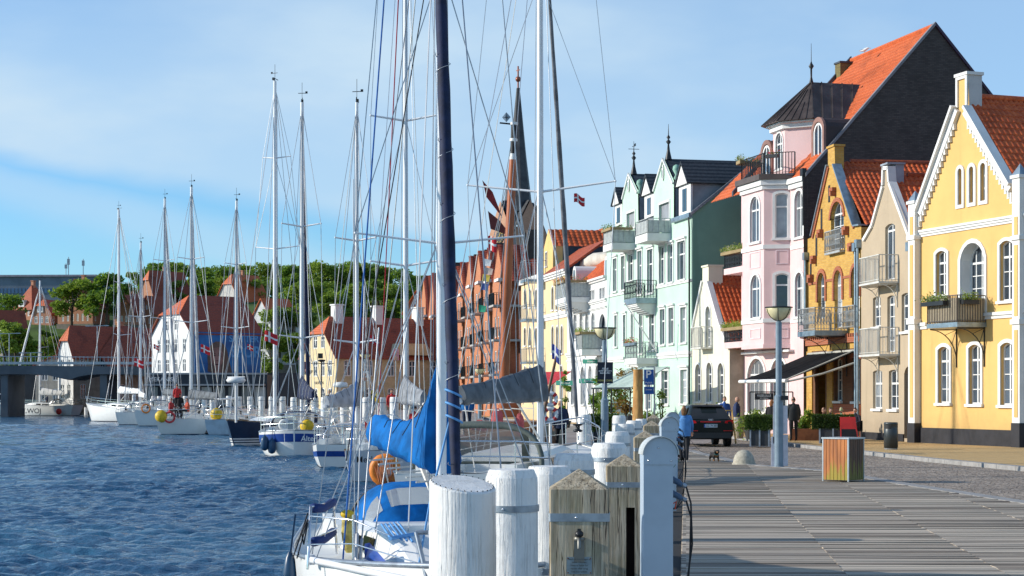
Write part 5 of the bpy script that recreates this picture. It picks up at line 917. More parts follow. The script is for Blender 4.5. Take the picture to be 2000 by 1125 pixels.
# ------------------------------------------------ trees
def make_tree(seed, n, col, H=10, wdt=4.5, leaf=.38, trunk=.28, low=.2):
    rg = random.Random(seed); root = thing('broadleaf_tree', '', 'tree'); mb = MB(); th = H*low+1
    mb.tube([(0, 0, -1), (rg.uniform(-.1, .1), 0, th*.6), (rg.uniform(-.3, .3), rg.uniform(-.3, .3), H*.55), (0, 0, H*.8)], [trunk, trunk*.8, trunk*.5, .04], 7)
    lobes = []
    for i in range(16):
        a = rg.uniform(0, 6.28); rr2 = wdt*(.15+.6*math.sqrt(rg.random())); zz = H*(low+.12+(.78-low)*rg.random()); k = 1-abs((zz/H-low-.3)/.75)**2
        lobes.append((Vector((rr2*k*math.cos(a), rr2*k*math.sin(a), zz)), wdt*rg.uniform(.22, .42)))
    lobes.append((Vector((0, 0, H*.86)), wdt*.34))
    for c, r_ in lobes[:9]: mb.tube([(0, 0, min(th+rg.uniform(0, 1.5), c.z*.8)), c*.55+Vector((0, 0, c.z*.2)), c], [trunk*.4, trunk*.22, .03], 5)
    ob('trunk', mb, BARK, root); mb = MB()
    def smp(g):
        c, r_ = g.choice(lobes); d = Vector((g.gauss(0, 1), g.gauss(0, 1), g.gauss(0, 1))).normalized(); return c+Vector((d.x, d.y, d.z*.75))*r_*(g.random()**.35)
    leaves(mb, smp, n, leaf, rg, .6); ob('crown', mb, col, root, recalc=False); return root
protos = [make_tree(11, 2600, LEAF), make_tree(12, 2600, LEAFD), make_tree(13, 2400, LEAF, wdt=3.9), make_tree(14, 2400, LEAFD, wdt=5.2), make_tree(15, 2600, LEAF, low=.08)]
TR = [(140, 318, 640, 545, 9.5, 1, 'round dark tree with forked trunk in front of the orange brick villa'), (208, 316, 645, 530, 9.5, 3, 'tall tree right of the round tree between two villas'), (243, 330, 640, 552, 6, 0, 'small tree beside the steep roofed villa'),
 (4, 312, 655, 572, 8, 1, 'dark tree at the left edge below the concrete building')]
ridge = [(262, 531, 5.5), (292, 518, 8), (322, 510, 9), (350, 512, 8), (378, 524, 8), (402, 520, 8), (424, 517, 8.5), (447, 520, 8), (470, 518, 9), (494, 522, 8), (514, 514, 9), (540, 520, 9), (562, 516, 8), (588, 516, 9), (612, 509, 9), (636, 512, 9), (660, 513, 9), (684, 508, 9), (708, 514, 9), (732, 512, 9), (756, 522, 9), (782, 524, 9), (806, 536, 9), (826, 540, 9)]
ordn = ['first', 'second', 'third', 'fourth', 'fifth', 'sixth', 'seventh', 'eighth', 'ninth', 'tenth', 'eleventh', 'twelfth', 'thirteenth', 'fourteenth', 'fifteenth', 'sixteenth', 'seventeenth', 'eighteenth', 'nineteenth', 'twentieth', 'twenty-first', 'twenty-second', 'twenty-third', 'twenty-fourth', 'twenty-fifth']
for i, (px, yt, w) in enumerate(ridge): TR.append((px, 372+6*(i % 3), 600, yt, w, (0, 1, 2, 3, 4)[(i*3) % 5], '%s tree from the left along the wooded ridge top' % ordn[i]))
mid = [(546, 300, 690, 600), (520, 352, 640, 545), (560, 345, 650, 560), (590, 335, 660, 570), (575, 300, 700, 610), (600, 322, 650, 552), (634, 345, 640, 548), (650, 318, 650, 566), (684, 330, 640, 556), (712, 322, 645, 552), (742, 335, 640, 546), (768, 322, 645, 556), (798, 330, 640, 562), (815, 310, 660, 590), (505, 318, 720, 640), (535, 290, 740, 655), (480, 345, 620, 545), (445, 350, 600, 536), (405, 355, 600, 545), (345, 350, 600, 548), (588, 292, 720, 650), (30, 296, 705, 628), (8, 292, 712, 640), (50, 298, 700, 650), (88, 306, 690, 645), (112, 300, 695, 655), (258, 308, 690, 640), (60, 302, 695, 662)]
for i, (px, Y, yb, yt) in enumerate(mid): TR.append((px, Y, yb, yt, (yb-yt)*Y/FX*.55*2, (4, 0, 2, 1, 4)[i % 5], '%s tree of the thicket on the slope, counted from the %s' % (ordn[i % 14], 'pale grey house' if i < 14 else 'customs house side')))
for i, (px, Y, yb, yt, w, k, lab) in enumerate(TR):
    H = (yb-yt)*Y/FX; s_ = H/9.9; p = (X_(px, Y), Y, Z_(yb, Y))
    if i < 5: t = protos[i]; k = i; t.location = p; t['label'] = lab; t['group'] = 'trees on the hill'
    else: t = dup(protos[k], p, rnd.uniform(0, 6.28), None, lab, 'trees on the hill')
    t.scale = (s_*min(1.25, max(.8, w/(.85*H))),)*2+(s_,); t.rotation_euler = (0, 0, rnd.uniform(0, 6.28))
mb = MB(); rg = random.Random(5)
leaves(mb, lambda g: (lambda x, y: Vector((x, y, hz(x, y)+g.uniform(.1, 1.2))))(X_(g.uniform(-20, 300), 305), g.uniform(288, 316)), 9000, .38, rg, 1); o = ob('undergrowth', mb, leafmat('slope_shrubs', (.05, .10, .015), (.13, .20, .03)), None, recalc=False); o['kind'] = 'stuff'; tag(o, 'low bright green undergrowth covering the slope below the villas', 'undergrowth')
# ------------------------------------------------ sailing boats
def yacht(label, mpx, mY, hd, L=9.5, B=3.1, fb=1.0, mt=None, mastd=.075, hull=GEL, stripe=None, sz=(.55, .85), cove=None, sf=.72, mfrac=.55, boot=None, cover=None, hood=None, furl=None, spr=((.5, 1.5),), sweep=.25, boom=3.6, bangle=0, stern='transom', name='sailboat', mcol=ALU, raked=.0, cwh=.42, wire=.012, lines=True, cab=True, mzb=None, boomz=1.05, sr=.04, wheel=True, lift=-.05, cexp=1.5):
    """mast foot at px mpx / depth mY; hd = heading (stern to bow) in degrees clockwise from the view axis; mt = py of mast top"""
    h = R(hd); d = Vector((math.sin(h), math.cos(h))); ym = L*mfrac; M_ = Vector((X_(mpx, mY), mY)); o = M_-d*ym; rz = math.atan2(-d.x, d.y)
    r = thing(name, label, 'sailboat', (o.x, o.y, WZ), rz, 'sailboats moored along the quay'); mh = Z_(mt, mY)-WZ
    def hb(t):
        if t < .45: f = sf+(1-sf)*math.sin(math.pi/2*t/.45)
        else: f = max(.0, 1-((t-.45)/.55)**2.3)
        if stern == 'canoe' and t < .2: f *= math.sqrt(max(0, 1-((.2-t)/.2)**2.2))*.999+.001
        return max(.02, B/2*f)
    sh = lambda t: fb*(1.0+.30*max(0, t-.3)**1.5*2 + (.12*(1-t/.3)**2 if t < .3 else 0))
    yo = lambda t, z: t*L+(-.30 if stern == 'transom' else .0)*(fb-z)*(-1)*(1-t)**6*0 + ((fb-z)*.35*(1-t)**8 if stern == 'transom' else (z-fb)*-.25*(1-t)**8) - (sh(1)-z)*.55*t**8
    ts = [0, .008, .02, .04, .07, .12, .2, .32, .45, .58, .7, .8, .88, .94, .975, 1]; prof = ((1, 1), (.985, .72), (.95, .45), (.88, .2), (.80, .03), (.66, -.15), (.3, -.4), (0, -.45))
    def ringz(t, k=1.0, lo=None):
        b = hb(t); s_ = sh(t); pts_ = [(b*q, s_*z if z > 0 else z*fb) for q, z in prof]; return [(x, yo(t, z), z) for x, z in pts_]+[(-x, yo(t, z), z) for x, z in pts_[-2::-1]]
    mb = MB(); rs = [ringz(t) for t in ts]; mb.rings([[Vector(p) for p in q] for q in rs], True, True, closed=False); ob('hull', mb, hull, r)
    def bandm(z0f, z1f, m, nm, t0=0, t1=1, off=.012, absz=False, trans=True):
        mb = MB(); tt = [t0+(t1-t0)*(i/24)**1.8 for i in range(25)]
        def q(t, f):
            s_ = sh(t); z = f if absz else f*s_; zz = z/s_; b = hb(t); P_ = [(z_, q_) for q_, z_ in prof]; w = 1
            for (za, qa), (zb, qb) in zip(P_[:-1], P_[1:]):
                if zb <= zz <= za: w = qb+(qa-qb)*(zz-zb)/(za-zb+1e-9)
            return b*w+off, yo(t, z), z
        for sg in (1, -1): mb.rings([[Vector((sg*q(t, z0f)[0], q(t, z0f)[1], q(t, z0f)[2])), Vector((sg*q(t, (z0f+z1f)/2)[0], q(t, (z0f+z1f)/2)[1], q(t, (z0f+z1f)/2)[2])), Vector((sg*q(t, z1f)[0], q(t, z1f)[1], q(t, z1f)[2]))] for t in tt], False, True, closed=False)
        if t0 == 0 and trans and stern == 'transom':
            a, b = q(0, z0f), q(0, z1f); mb.add([(-a[0], a[1]-.012, a[2]), (a[0], a[1]-.012, a[2]), (b[0], b[1]-.012, b[2]), (-b[0], b[1]-.012, b[2])], [(0, 1, 2, 3)])
        return ob(nm, mb, m, r, recalc=False)
    if stripe: bandm(sz[0], sz[1], stripe, 'hull_stripe')
    if cove: [bandm(z0, z1, m_, 'hull_stripe', off=.014, absz=True) for z0, z1, m_ in cove]
    bandm(-.02, .10, boot or NAVY, 'boot_top', off=.015, absz=True)
    mb = MB(); tt = [i/20 for i in range(21)]; n = len(tt); V = [(-hb(t)*.99, yo(t, sh(t)), sh(t)-.02) for t in tt]+[(0, yo(t, sh(t)), sh(t)+.03) for t in tt]+[(hb(t)*.99, yo(t, sh(t)), sh(t)-.02) for t in tt]
    mb.add(V, [(i, i+1, n+i+1, n+i) for i in range(n-1)]+[(n+i, n+i+1, 2*n+i+1, 2*n+i) for i in range(n-1)], True); ob('deck', mb, mat('non_slip_deck', (.72, .72, .68), .5, var=.05), r)
    mb = MB(); [mb.tube([(sg*hb(t)*1.0, yo(t, sh(t)), sh(t)+.03) for t in tt], .028, 5) for sg in (1, -1)]; ob('toe_rail', mb, mat('teak_rail', (.30, .18, .09), .6) if hull is not GEL else GALV, r)
    if cab:
        c0, c1 = .30, .74; rs = []
        for t in [c0+(c1-c0)*i/8 for i in range(9)]:
            k = (t-c0)/(c1-c0); hh = cwh*(1 if k < .6 else max(.05, 1-((k-.6)/.4)**1.6)); w = hb(t)*.62*(1-.25*k); s_ = sh(t)-.02; rs.append([Vector(p) for p in ((-w, t*L, s_), (-w*.90, t*L, s_+hh*.8), (-w*.72, t*L, s_+hh), (w*.72, t*L, s_+hh), (w*.90, t*L, s_+hh*.8), (w, t*L, s_))])
        mb = MB(); mb.rings(rs, True, False, closed=False); cb_ = ob('cabin', mb, GEL, r)
        for sg in (-1, 1):
            for k0, k1 in ((1, 3), (3.3, 4.6)):
                mb = MB()
                f = lambda k, e: Vector((0, 0, 0))
                def P_(k, e):
                    i = int(k); fr = k-i; a = rs[i][0 if sg < 0 else 5].lerp(rs[i+1][0 if sg < 0 else 5], fr); b = rs[i][1 if sg < 0 else 4].lerp(rs[i+1][1 if sg < 0 else 4], fr); return a.lerp(b, e)+Vector((sg*.012, 0, 0))
                mb.add([P_(k0, .3), P_(k1, .35), P_(k1, .8), P_(k0, .85)], [(0, 1, 2, 3)]); ob('cabin_window', mb, CARGLASS, cb_, recalc=False)
        s_ = sh(.15); mb = MB(); mb.bx((-.5, .55*L, sh(.5)+cwh-.05), (.5, .60*L, sh(.5)+cwh+.03)); ob('hatch', mb, GEL, r)
        for sg in (-1, 1): mb = MB(); mb.bx((sg*hb(.15)*.62-.12, .06*L, s_-.02), (sg*hb(.15)*.62+.12, c0*L, s_+.24)); ob('coaming', mb, GEL, r)
       
        if wheel: mb = MB(); mb.tube([(0, .10*L, s_), (0, .10*L, s_+.75)], .05, 6); ct = [(.42*math.cos(a), .10*L-.08, s_+.72+.42*math.sin(a)) for a in [k*math.pi/8 for k in range(17)]]; mb.tube(ct, .018, 5); [mb.bar((0, .10*L-.08, s_+.72), ct[k], .012) for k in (0, 3, 5, 8, 11, 13)]; ob('steering_wheel', mb, STEEL, r)
    db = sh(mfrac)+(cwh if cab else 0) if mzb is None else mzb; mb = MB(); mb.tube([(0, ym, db-.3), (0, ym+raked*.4, mh*.5), (0, ym-raked, mh)], [mastd, mastd, mastd*.8], 10); ms = ob('mast', mb, mcol, r)
    mb = MB(); T = Vector((0, ym-raked, mh)); mb.tube([T, T+Vector((0, 0, .9))], .012, 4); mb.bar(T+Vector((-.02, 0, .12)), T+Vector((.05, -.45, .12)), .03); mb.box(T+Vector((0, .15, .08)), (.10, .16, .14)); mb.bar(T+Vector((-.18, .05, .42)), T+Vector((.22, -.02, .42)), .025); mb.box(T+Vector((.2, -.02, .45)), (.1, .02, .10)); ob('masthead_gear', mb, DARKM, ms)
    wr = MB(); tips = []
    for f, w in spr:
        z = db+(mh-db)*f; a = Vector((0, ym, z)); mb = MB(); tt_ = []
        for sg in (-1, 1): tp = Vector((sg*w/2, ym-sweep*w, z+.06*w)); mb.tube([a, tp], [sr, sr*.7], 6); mb.ell(tp, (sr,)*3, 6, 4); tt_.append(tp)
        tips.append(tt_); ob('spreader', mb, mcol, ms)
    hbm = hb(mfrac)*.92; cz = sh(mfrac); W_ = wire
    for i, sg in enumerate((-1, 1)):
        ch = Vector((sg*hbm, ym-.25, cz)); path = [ch]+[t_[i] for t_ in tips]+[Vector((0, ym-raked, mh*.985))]
        for p, q in zip(path[:-1], path[1:]): wr.bar(p, q, W_)
        if tips: wr.bar(ch+Vector((0, -.35, 0)), Vector((0, ym, tips[0][0].z)), W_); wr.bar(ch+Vector((0, .45, 0)), Vector((0, ym, tips[0][0].z)), W_)
        if len(tips) > 1: wr.bar(tips[0][i], Vector((0, ym, tips[1][0].z)), W_)
    tk = Vector((0, ym-raked, mh*.985)); wr.bar(tk, (hb(.02)*.5, .1, sh(0)+.1), W_); wr.bar(tk, (-hb(.02)*.5, .1, sh(0)+.1), W_); bow = Vector((0, L-.15, sh(1)+.05)); hs_ = Vector((0, ym-raked*.9+.05, mh*.955)); wr.bar(bow, hs_, W_*1.2)
    for k, (a, b) in enumerate((((.12, ym-.1, db), (.03, ym-.1, mh*.96)), ((-.15, ym-.1, db), (-.05, ym-.12, mh*.96)), ((.45, ym+.6, cz), (.04, ym+.08, mh*.9)))): wr.bar(a, b, W_*1.1)
    ob('rigging', wr, WIRE, r)
    if furl:
        mb = MB(); n = 22; pp = [bow.lerp(hs_, .05+.9*i/n) for i in range(n+1)]; fr = furl[1]; mb.tube(pp, [fr*(.75+.45*math.sin(math.pi*min(1, i/n*1.15+.08)))*(1+.08*math.sin(i*2.3)) if i < n else .02 for i in range(n+1)], 9); f_ = ob('furled_sail', mb, furl[0], r)
        mb = MB(); mb.lathe([(.09, 0), (.13, .02), (.13, .05), (.06, .08), (.06, .16), (.13, .19), (.13, .22)], bow.lerp(hs_, .02), 10); ob('furling_drum', mb, DARKM, f_)
    ba = R(bangle); bz = db+boomz; be = Vector((-math.sin(ba)*boom, ym-math.cos(ba)*boom, bz+lift)); bs = Vector((0, ym-.12, bz))
    if boom:
        mb = MB(); mb.tube([bs, be], [.075, .06], 8); bm_ = ob('boom', mb, mcol, r)
        wr = MB(); wr.bar(be, tk, W_); wr.bar(be.lerp(bs, .1), (0, .12*L, sh(.1)), W_*1.5); wr.bar(bs.lerp(be, .3), (0, ym-.1, db+.1), .04); ob('topping_lift', wr, ROPEW, bm_)
        if cover:
            cm, ch_, ct_ = cover; rg = random.Random(int(mpx)); mb = MB(); rs = []; n = 16; dv = (be-bs).normalized(); sd_ = Vector((dv.y, -dv.x, 0))
            for i in range(n+1):
                t = i/n; c = bs.lerp(be, t*.97-.03) ; hgt = ct_+(ch_-ct_)*(1-t)**cexp; wd = .17*(1-.45*t)+.05; sag = .07
                ring_ = []
                for j in range(12):
                    a = 2*math.pi*j/12; x = wd*math.cos(a)*(1 if math.sin(a) < .2 else 1-.45*math.sin(a)); z = (hgt*math.sin(a) if a < math.pi else .14*math.sin(a)); wob = .018*math.sin(i*1.9+j*2.3)+rg.uniform(-.015, .015); ring_.append(c+sd_*(x+wob)+Vector((0, 0, z+sag+wob)))
                rs.append(ring_)
            mb.rings(rs, True, True); c_ = ob('sail_cover', mb, cm, bm_)
            mb = MB(); 
            for i in range(1, 7): t = i/7; c = bs.lerp(be, t); mb.bar(c+sd_*.15+Vector((0, 0, -.2)), c-sd_*.15+Vector((0, 0, -.22)), .02)
            mb.tube([bs+Vector((0, -.02, ch_*.9)), bs.lerp(be, .25)+sd_*.16+Vector((0, 0, .15)), bs.lerp(be, .95)+sd_*.12], .015, 4); ob('cover_tie', mb, ROPEW, c_)
            [ob('cover_seam', MB().tube([rs[i_][j_]*1.0+(rs[i_][j_]-bs.lerp(be, i_/n))*.03 for j_ in (5, 4, 3, 2, 1, 0, 11)], .006, 4), DARKM if cm is not NAVY else ROPEW, c_) for i_ in (3, 6, 9, 12)]
    if hood:
        hm, hw, hh, hy = hood[:4]; wk = hood[6] if len(hood) > 6 else (2, 3, 4); s_ = sh(.35)+.12; mb = MB(); n = 14; rs = []
        for k, (dy, hf) in enumerate(((0, .93), (.03, 1), (.35, 1.02), (.7, .93), (1.05, .66), (1.3, .10))):
            rs.append([Vector((hw/2*(1-.04*k)*math.copysign(abs(math.cos(a))**.6, math.cos(a)), hy+dy+(.15*math.sin(a) if k < 2 else 0), s_+hh*hf*abs(math.sin(a))**.75)) for a in [math.pi*i/n for i in range(n+1)]])
        mb.add([p for q in rs for p in q], [(k*(n+1)+i, k*(n+1)+i+1, (k+1)*(n+1)+i+1, (k+1)*(n+1)+i) for k in range(len(rs)-1) for i in range(n) if not (k in wk and i not in (0, 4, 9, n-1))], True); hd_ = ob('sprayhood', mb, hm, r, recalc=False)
        mb = MB(); k = 3; mb.add([p+Vector((0, .01, .005)) for q in rs[wk[0]:wk[-1]+2] for p in q], [(k*(n+1)+i, k*(n+1)+i+1, (k+1)*(n+1)+i+1, (k+1)*(n+1)+i) for k in range(len(wk)) for i in range(1, n-1) if i not in (4, 9)], True); ob('sprayhood_window', mb, VINYL if len(hood) < 5 else hood[4], hd_, recalc=False); mb = MB(); mb.tube([p for p in rs[0]], .022 if len(hood) < 8 else hood[7], 6); mb.tube([p for p in rs[5]], .03, 5) if len(hood) > 7 else None; ob('sprayhood_hoop', mb, STEEL if len(hood) < 6 else hood[5], hd_)
    # pulpit, pushpit, lifelines
    if lines:
        mb = MB(); post = []
        for sg in (-1, 1):
            pr = []
            for t in (.0, .16, .32, .5, .68, .84, .96): x, y, z = sg*hb(t)*.96, yo(t, sh(t)), sh(t); mb.tube([(x, y, z), (x, y, z+.62)], .014, 5); pr.append(Vector((x, y, z)))
            post.append(pr)
            for e in (.60, .32):
                for p, q in zip(pr[:-1], pr[1:]): mb.bar(p+Vector((0, 0, e)), q+Vector((0, 0, e)), W_*.9)
        ob('lifelines', mb, STEEL, r); mb = MB()
        for e in (.64, .34): mb.tube([post[0][1]+Vector((0, 0, e)), post[0][0]+Vector((0, 0, e)), post[1][0]+Vector((0, 0, e)), post[1][1]+Vector((0, 0, e))], .018, 6)
        ob('pushpit', mb, STEEL, r); mb = MB(); mb.tube([post[0][5]+Vector((0, 0, .62)), post[0][6]+Vector((0, .1, .7)), (0, L+.05, sh(1)+.72), post[1][6]+Vector((0, .1, .7)), post[1][5]+Vector((0, 0, .62))], .018, 6); mb.tube([(0, L+.05, sh(1)+.72), (0, L-.2, sh(1))], .016, 6); ob('pulpit', mb, STEEL, r)
    return r, dict(hb=hb, sh=sh, yo=yo, db=db, ym=ym, L=L, mh=mh, bs=bs, be=be)
def fender(r, x, y, z, m, R_=.12, H=.55, name='fender'): mb = MB(); mb.lathe([(.02, H/2+.08), (.05, H/2+.02), (R_*.8, H/2-.06), (R_, H/2-.16), (R_, -H/2+.16), (R_*.8, -H/2+.05), (.04, -H/2)], (x, y, z), 12); mb.bar((x, y, z+H/2), (x*.96, y, z+H/2+.5), .02); return ob(name, mb, m, r)
def lifering(r, x, y, z, m=None, rad=.28): mb = MB(); mb.tube([(x+rad*math.cos(a), y, z+rad*math.sin(a)) for a in [k*math.pi/8 for k in range(17)]], .075, 8); return ob('lifebuoy', mb, m or mat('orange_vinyl', (.75, .16, .02), .5), r)
def bag(r, x, y, z, m, s=(.25, .2, .32)):
    mb = MB(); mb.ell((x, y, z), s, 12, 8); rg = random.Random(3); mb.v = [tuple(c+rg.uniform(-.02, .02) for c in p) for p in mb.v]; mb.box((x, y-.02, z+s[2]*.9), (s[0]*.5, s[1]*.5, .08)); return ob('horseshoe_buoy', mb, m, r)
ORG = mat('orange_vinyl', (.80, .24, .03), .5, var=.12, vs=8); YLW = mat('yellow_vinyl', (.75, .50, .02), .5, var=.15, vs=8, bump=.4); REDC = mat('red_canvas', (.50, .03, .04), .75, var=.2, vs=4, bump=.3)
FENB = mat('navy_fender', (.015, .06, .13), .35, var=.1)
def flag(parent, p, w=.6, h=.42, m1=None, m2=None, cross=True, drop=.5, name='flag', rz=0):
    """small Danish cross flag hanging to +x from p, in parent's frame"""
    m1 = m1 or mat('flag_red', (.65, .02, .03), .7); m2 = m2 or WHITE; nx = 10
    def srf(a, b, c, d, e): 
        mb = MB(); V = []
        for i in range(nx+1):
            t = a+(b-a)*i/nx
            for s_ in (c, d): V.append((p[0]+math.cos(rz)*t*w*(1-drop*.3), p[1]+math.sin(rz)*t*w+.05*w*math.sin(t*7)+e, p[2]-h*s_-drop*w*t*.6+.03*math.sin(t*6)))
        mb.add(V, [(2*i, 2*i+1, 2*i+3, 2*i+2) for i in range(nx)], True); mb.add([(x, y+.004, z) for x, y, z in V], [(2*i, 2*i+2, 2*i+3, 2*i+1) for i in range(nx)], True); return mb
    o = ob(name, srf(0, 1, 0, 1, 0), m1, parent, recalc=False)
    if cross:
        for k in (-1, 1): 
            mb = srf(.30, .44, 0, 1, .006*k); mb2 = srf(0, 1, .42, .58, .0065*k); mb.add(mb2.v, mb2.f, True); ob('flag_cross', mb, m2, o, recalc=False)
    return o
WP = lambda r, px, py, Y: r.matrix_basis.inverted() @ PT(px, py, Y) if False else (Matrix.Translation(r.location) @ Matrix.Rotation(r.rotation_euler.z, 4, 'Z')).inverted() @ PT(px, py, Y)
# near boat: bow to the camera
nb, K = yacht('near white sloop with bright blue sail cover and navy furled genoa', 862, 18.6, 169, L=8.6, B=3.0, fb=.86, mt=-560, mastd=.058, mfrac=.54, stripe=None, cover=(BLUEC, 1.15, .26), hood=(BLUEC, 1.50, .64, 2.3, VINYL, DARKM, (3,)), furl=None, spr=((.345, 1.82), (.68, 1.3)), sweep=.06, boom=2.9, bangle=-8, cwh=.36, wire=.010, boot=NAVY, lines=False, boomz=.60, sr=.015, wheel=False, lift=.24, cexp=4.5)
ln = lambda a, b, w=.012: (WP(nb, *a), WP(nb, *b), w)
mb = MB(); n = 26; a_, b_ = WP(nb, 893, 1010, 16.2), WP(nb, 852, -300, 17.8); mb.tube([a_.lerp(b_, i/n) for i in range(n+1)], [.036]*2+[.048+.014*math.sin(math.pi*i/n)+.004*math.sin(i*2.1) for i in range(2, n)]+[.04], 12); f_ = ob('furled_sail', mb, NAVY, nb)
for py in (150, 320, 445, 600, 745, 930): 
    mb = MB()
    t = (1010-py)/1310; c = a_.lerp(b_, t); rr2 = .074; mb.tube([c+Vector((rr2*math.cos(q), rr2*math.sin(q), .03*q-.1)) for q in [k*.5 for k in range(14)]], .004, 4)
    ob('sail_tie', mb, WIRE, f_)
mb = MB()
for k in range(3): c = a_.lerp(b_, .135+.018*k); mb.tube([c+Vector((.075*math.cos(q)*1.0, .075*math.sin(q), .035*math.cos(q))) for q in [j*.52 for j in range(13)]], .012, 5)
mb.tube([a_.lerp(b_, .14)+Vector((.02, -.06, 0)), WP(nb, 840, 980, 16.5), WP(nb, 815, 1120, 16.6)], .011, 5); ob('halyard_coil', mb, mat('light_blue_rope', (.12, .35, .70), .7), f_)
BR = mat('blue_rope', (.01, .12, .42), .7); RR_ = mat('red_rope', (.55, .02, .05), .7); BKR = mat('black_rope', (.02, .02, .025), .7)
for a, b, w, m, nm in (((753, -40, 19), (668, 1118, 17.6), .016, BR, 'blue_stay'), ((834, -40, 20), (676, 900, 19), .012, BKR, 'backstay'), ((780, -40, 20), (739, 823, 28), .013, RR_, 'red_halyard'), ((712, 560, 19), (696, 1112, 18.2), .013, WIRE, 'shroud'), ((740, 640, 19), (702, 1112, 18.2), .016, WIRE, 'shroud'), ((795, 640, 19), (722, 1108, 18.4), .013, WIRE, 'shroud'), ((690, 350, 18.7), (693, 1100, 18.3), .010, WIRE, 'shroud')):
    mb = MB(); p, q = WP(nb, *a), WP(nb, *b); mb.tube([p, q], w/2*1.1, 6)
    if nm == 'shroud': mb.tube([q, q.lerp(p, .12), q.lerp(p, .125)], [.022, .020, .008], 7)
    ob(nm, mb, m, nb)
# gate rail with blue pads, spinnaker pole, decals, deck gear
def Q(px, py, z): Y = (CH-z)*FX/(py-HY); return WP(nb, px, py, Y)
dz = WZ+K['sh'](.5)
p1, p2, p3 = Q(601, 1112, dz), Q(658, 1082, dz), Q(690, 1125, dz); up = Vector((0, 0, .62)); lean = Q(607, 1112, dz)-p1
mb = MB(); mb.tube([p1, p1+up+lean, p2+up*.92-lean*1.2, p2], .015, 7); mb.tube([p1+up*.45, p2+up*.45], .012, 6); mb.tube([p3, p3+up*.95], .013, 6); mb.tube([p1+up*.86+lean*.5, p3+up*.95+Vector((0, 0, -.05)), Q(790, 1058, dz+.35)], .008, 5); mb.tube([p1+up*.4, p3+up*.5, Q(826, 1103, dz+.2)], .007, 5); ob('gate_rail', mb, STEEL, nb)
mb = MB()
for e in (.97, .42): c0, c1 = (p1+up*e+lean).lerp(p2+up*e*.95-lean, .10), (p1+up*e+lean).lerp(p2+up*e*.95-lean, .95); mb.tube([c0, c0.lerp(c1, .02), c0.lerp(c1, .5)+Vector((0, 0, -.03)), c0.lerp(c1, .98), c1], [.02, .05, .045, .05, .02], 10)
ob('rail_pad', mb, mat('navy_pad', (.01, .035, .16), .8), nb)
mb = MB(); mb.tube([Q(606, 1093, dz+.08), Q(880, 1150, dz+.10)], .035, 10); mb.tube([Q(606, 1093, dz+.08)+Vector((0, 0, -.05)), Q(606, 1093, dz+.08)+Vector((0, 0, .05))], .05, 8); ob('spinnaker_pole', mb, ALU, nb)
fender(nb, *Q(566, 1122, dz-.25), FENB, .085, .34); mb = MB(); mb.bar(Q(572, 1090, dz), p1+up*.9, .012); mb.bar(Q(580, 1090, dz), p1+up*.8, .012); mb.tube([p1+up*.8, p1+up*.6+Vector((.06, 0, 0)), p1+up*.4+Vector((.04, 0, 0)), p1+up*.75], .008, 5); ob('fender_line', mb, BKR, nb)
YB = Q(682, 1040, dz+.25); mb = MB(); mb.rings([[YB+Vector((rx*math.cos(a)+.01*math.sin(3*a), ry*math.sin(a), z)) for a in [j*math.pi/6 for j in range(12)]] for rx, ry, z in ((.03, .03, -.22), (.065, .05, -.16), (.085, .06, 0), (.08, .06, .14), (.06, .05, .18))], True, True); ob('rope_bag', mb, mat('yellow_canvas', (.62, .50, .14), .7, var=.25, vs=10, bump=.5), nb); mb = MB(); mb.ell(YB+Vector((.02, 0, .2)), (.08, .06, .05), 10, 6); ob('coiled_line', mb, YLW, nb)
mb = MB(); pts_ = [Q(669, 1064, dz+.17), Q(655+25, 1060, dz+.17)]; 
tri = [Q(712, 1062, dz+.28), Q(722, 1060, dz+.28), Q(768, 1113, dz+.05), Q(712, 1092, dz+.04)]; mb.add([p+Vector((0, 0, .0)) for p in tri], [(0, 1, 2, 3)]); ob('blue_decal', mb, mat('decal_blue', (.04, .12, .50), .4), nb, recalc=False)
# sprayhood ropes, cabin grooves
mb = MB(); [mb.tube([Q(745+k*8, 1024-k, dz+.38), Q(762+k*11, 1050+k*2, dz+.40)], .012, 5) for k in range(5)]; mb.tube([Q(762, 1052, dz+.42), Q(830, 1040, dz+.42)], .02, 6); ob('deck_lines', mb, mat('light_blue_rope', (.12, .35, .70)), nb)
mb = MB(); mb.tube([Q(812, 1040, dz+.5), Q(836, 1040, dz+.5)], .02, 6); mb.tube([Q(813, 1040, dz+.5), Q(834, 1130, dz+.1)], .022, 6); mb.tube([Q(820, 1100, dz+.2), Q(840, 1100, dz+.2)], .02, 6); ob('mast_pulpit', mb, GALV, nb)
# boat with grey cover and olive sprayhood
OLV = mat('olive_grey_canvas', (.10, .12, .105), .7, var=.15, vs=4, bump=.3)
b2, K2 = yacht('white sloop with dark grey sail cover and olive sprayhood behind the piles', 1055, 42, 13, L=13, B=3.5, fb=1.0, mt=-330, mastd=.078, mfrac=.61, hull=GEL, cover=(GREYC, .78, .30), hood=(OLV, 2.75, .98, 1.7, VINYL, OLV, (2, 3, 4), .06), furl=(mat('weathered_grey_canvas', (.20, .21, .23), .8, var=.25, vs=3, bump=.4, bs=6), .055), spr=((.41, 3.65), (.75, 2.6)), sweep=-.02, boom=4.9, bangle=10, wire=.013, sr=.03, wheel=False)
PKR = mat('faded_red_canvas', (.55, .10, .10), .75, var=.2, vs=5, bump=.4)
for x, y, s_ in ((938, 832, (.30, .2, .13)), (972, 818, (.16, .15, .26)), (1015, 830, (.13, .12, .30))): bag(b2, *WP(b2, x, y, 45), PKR, s_)
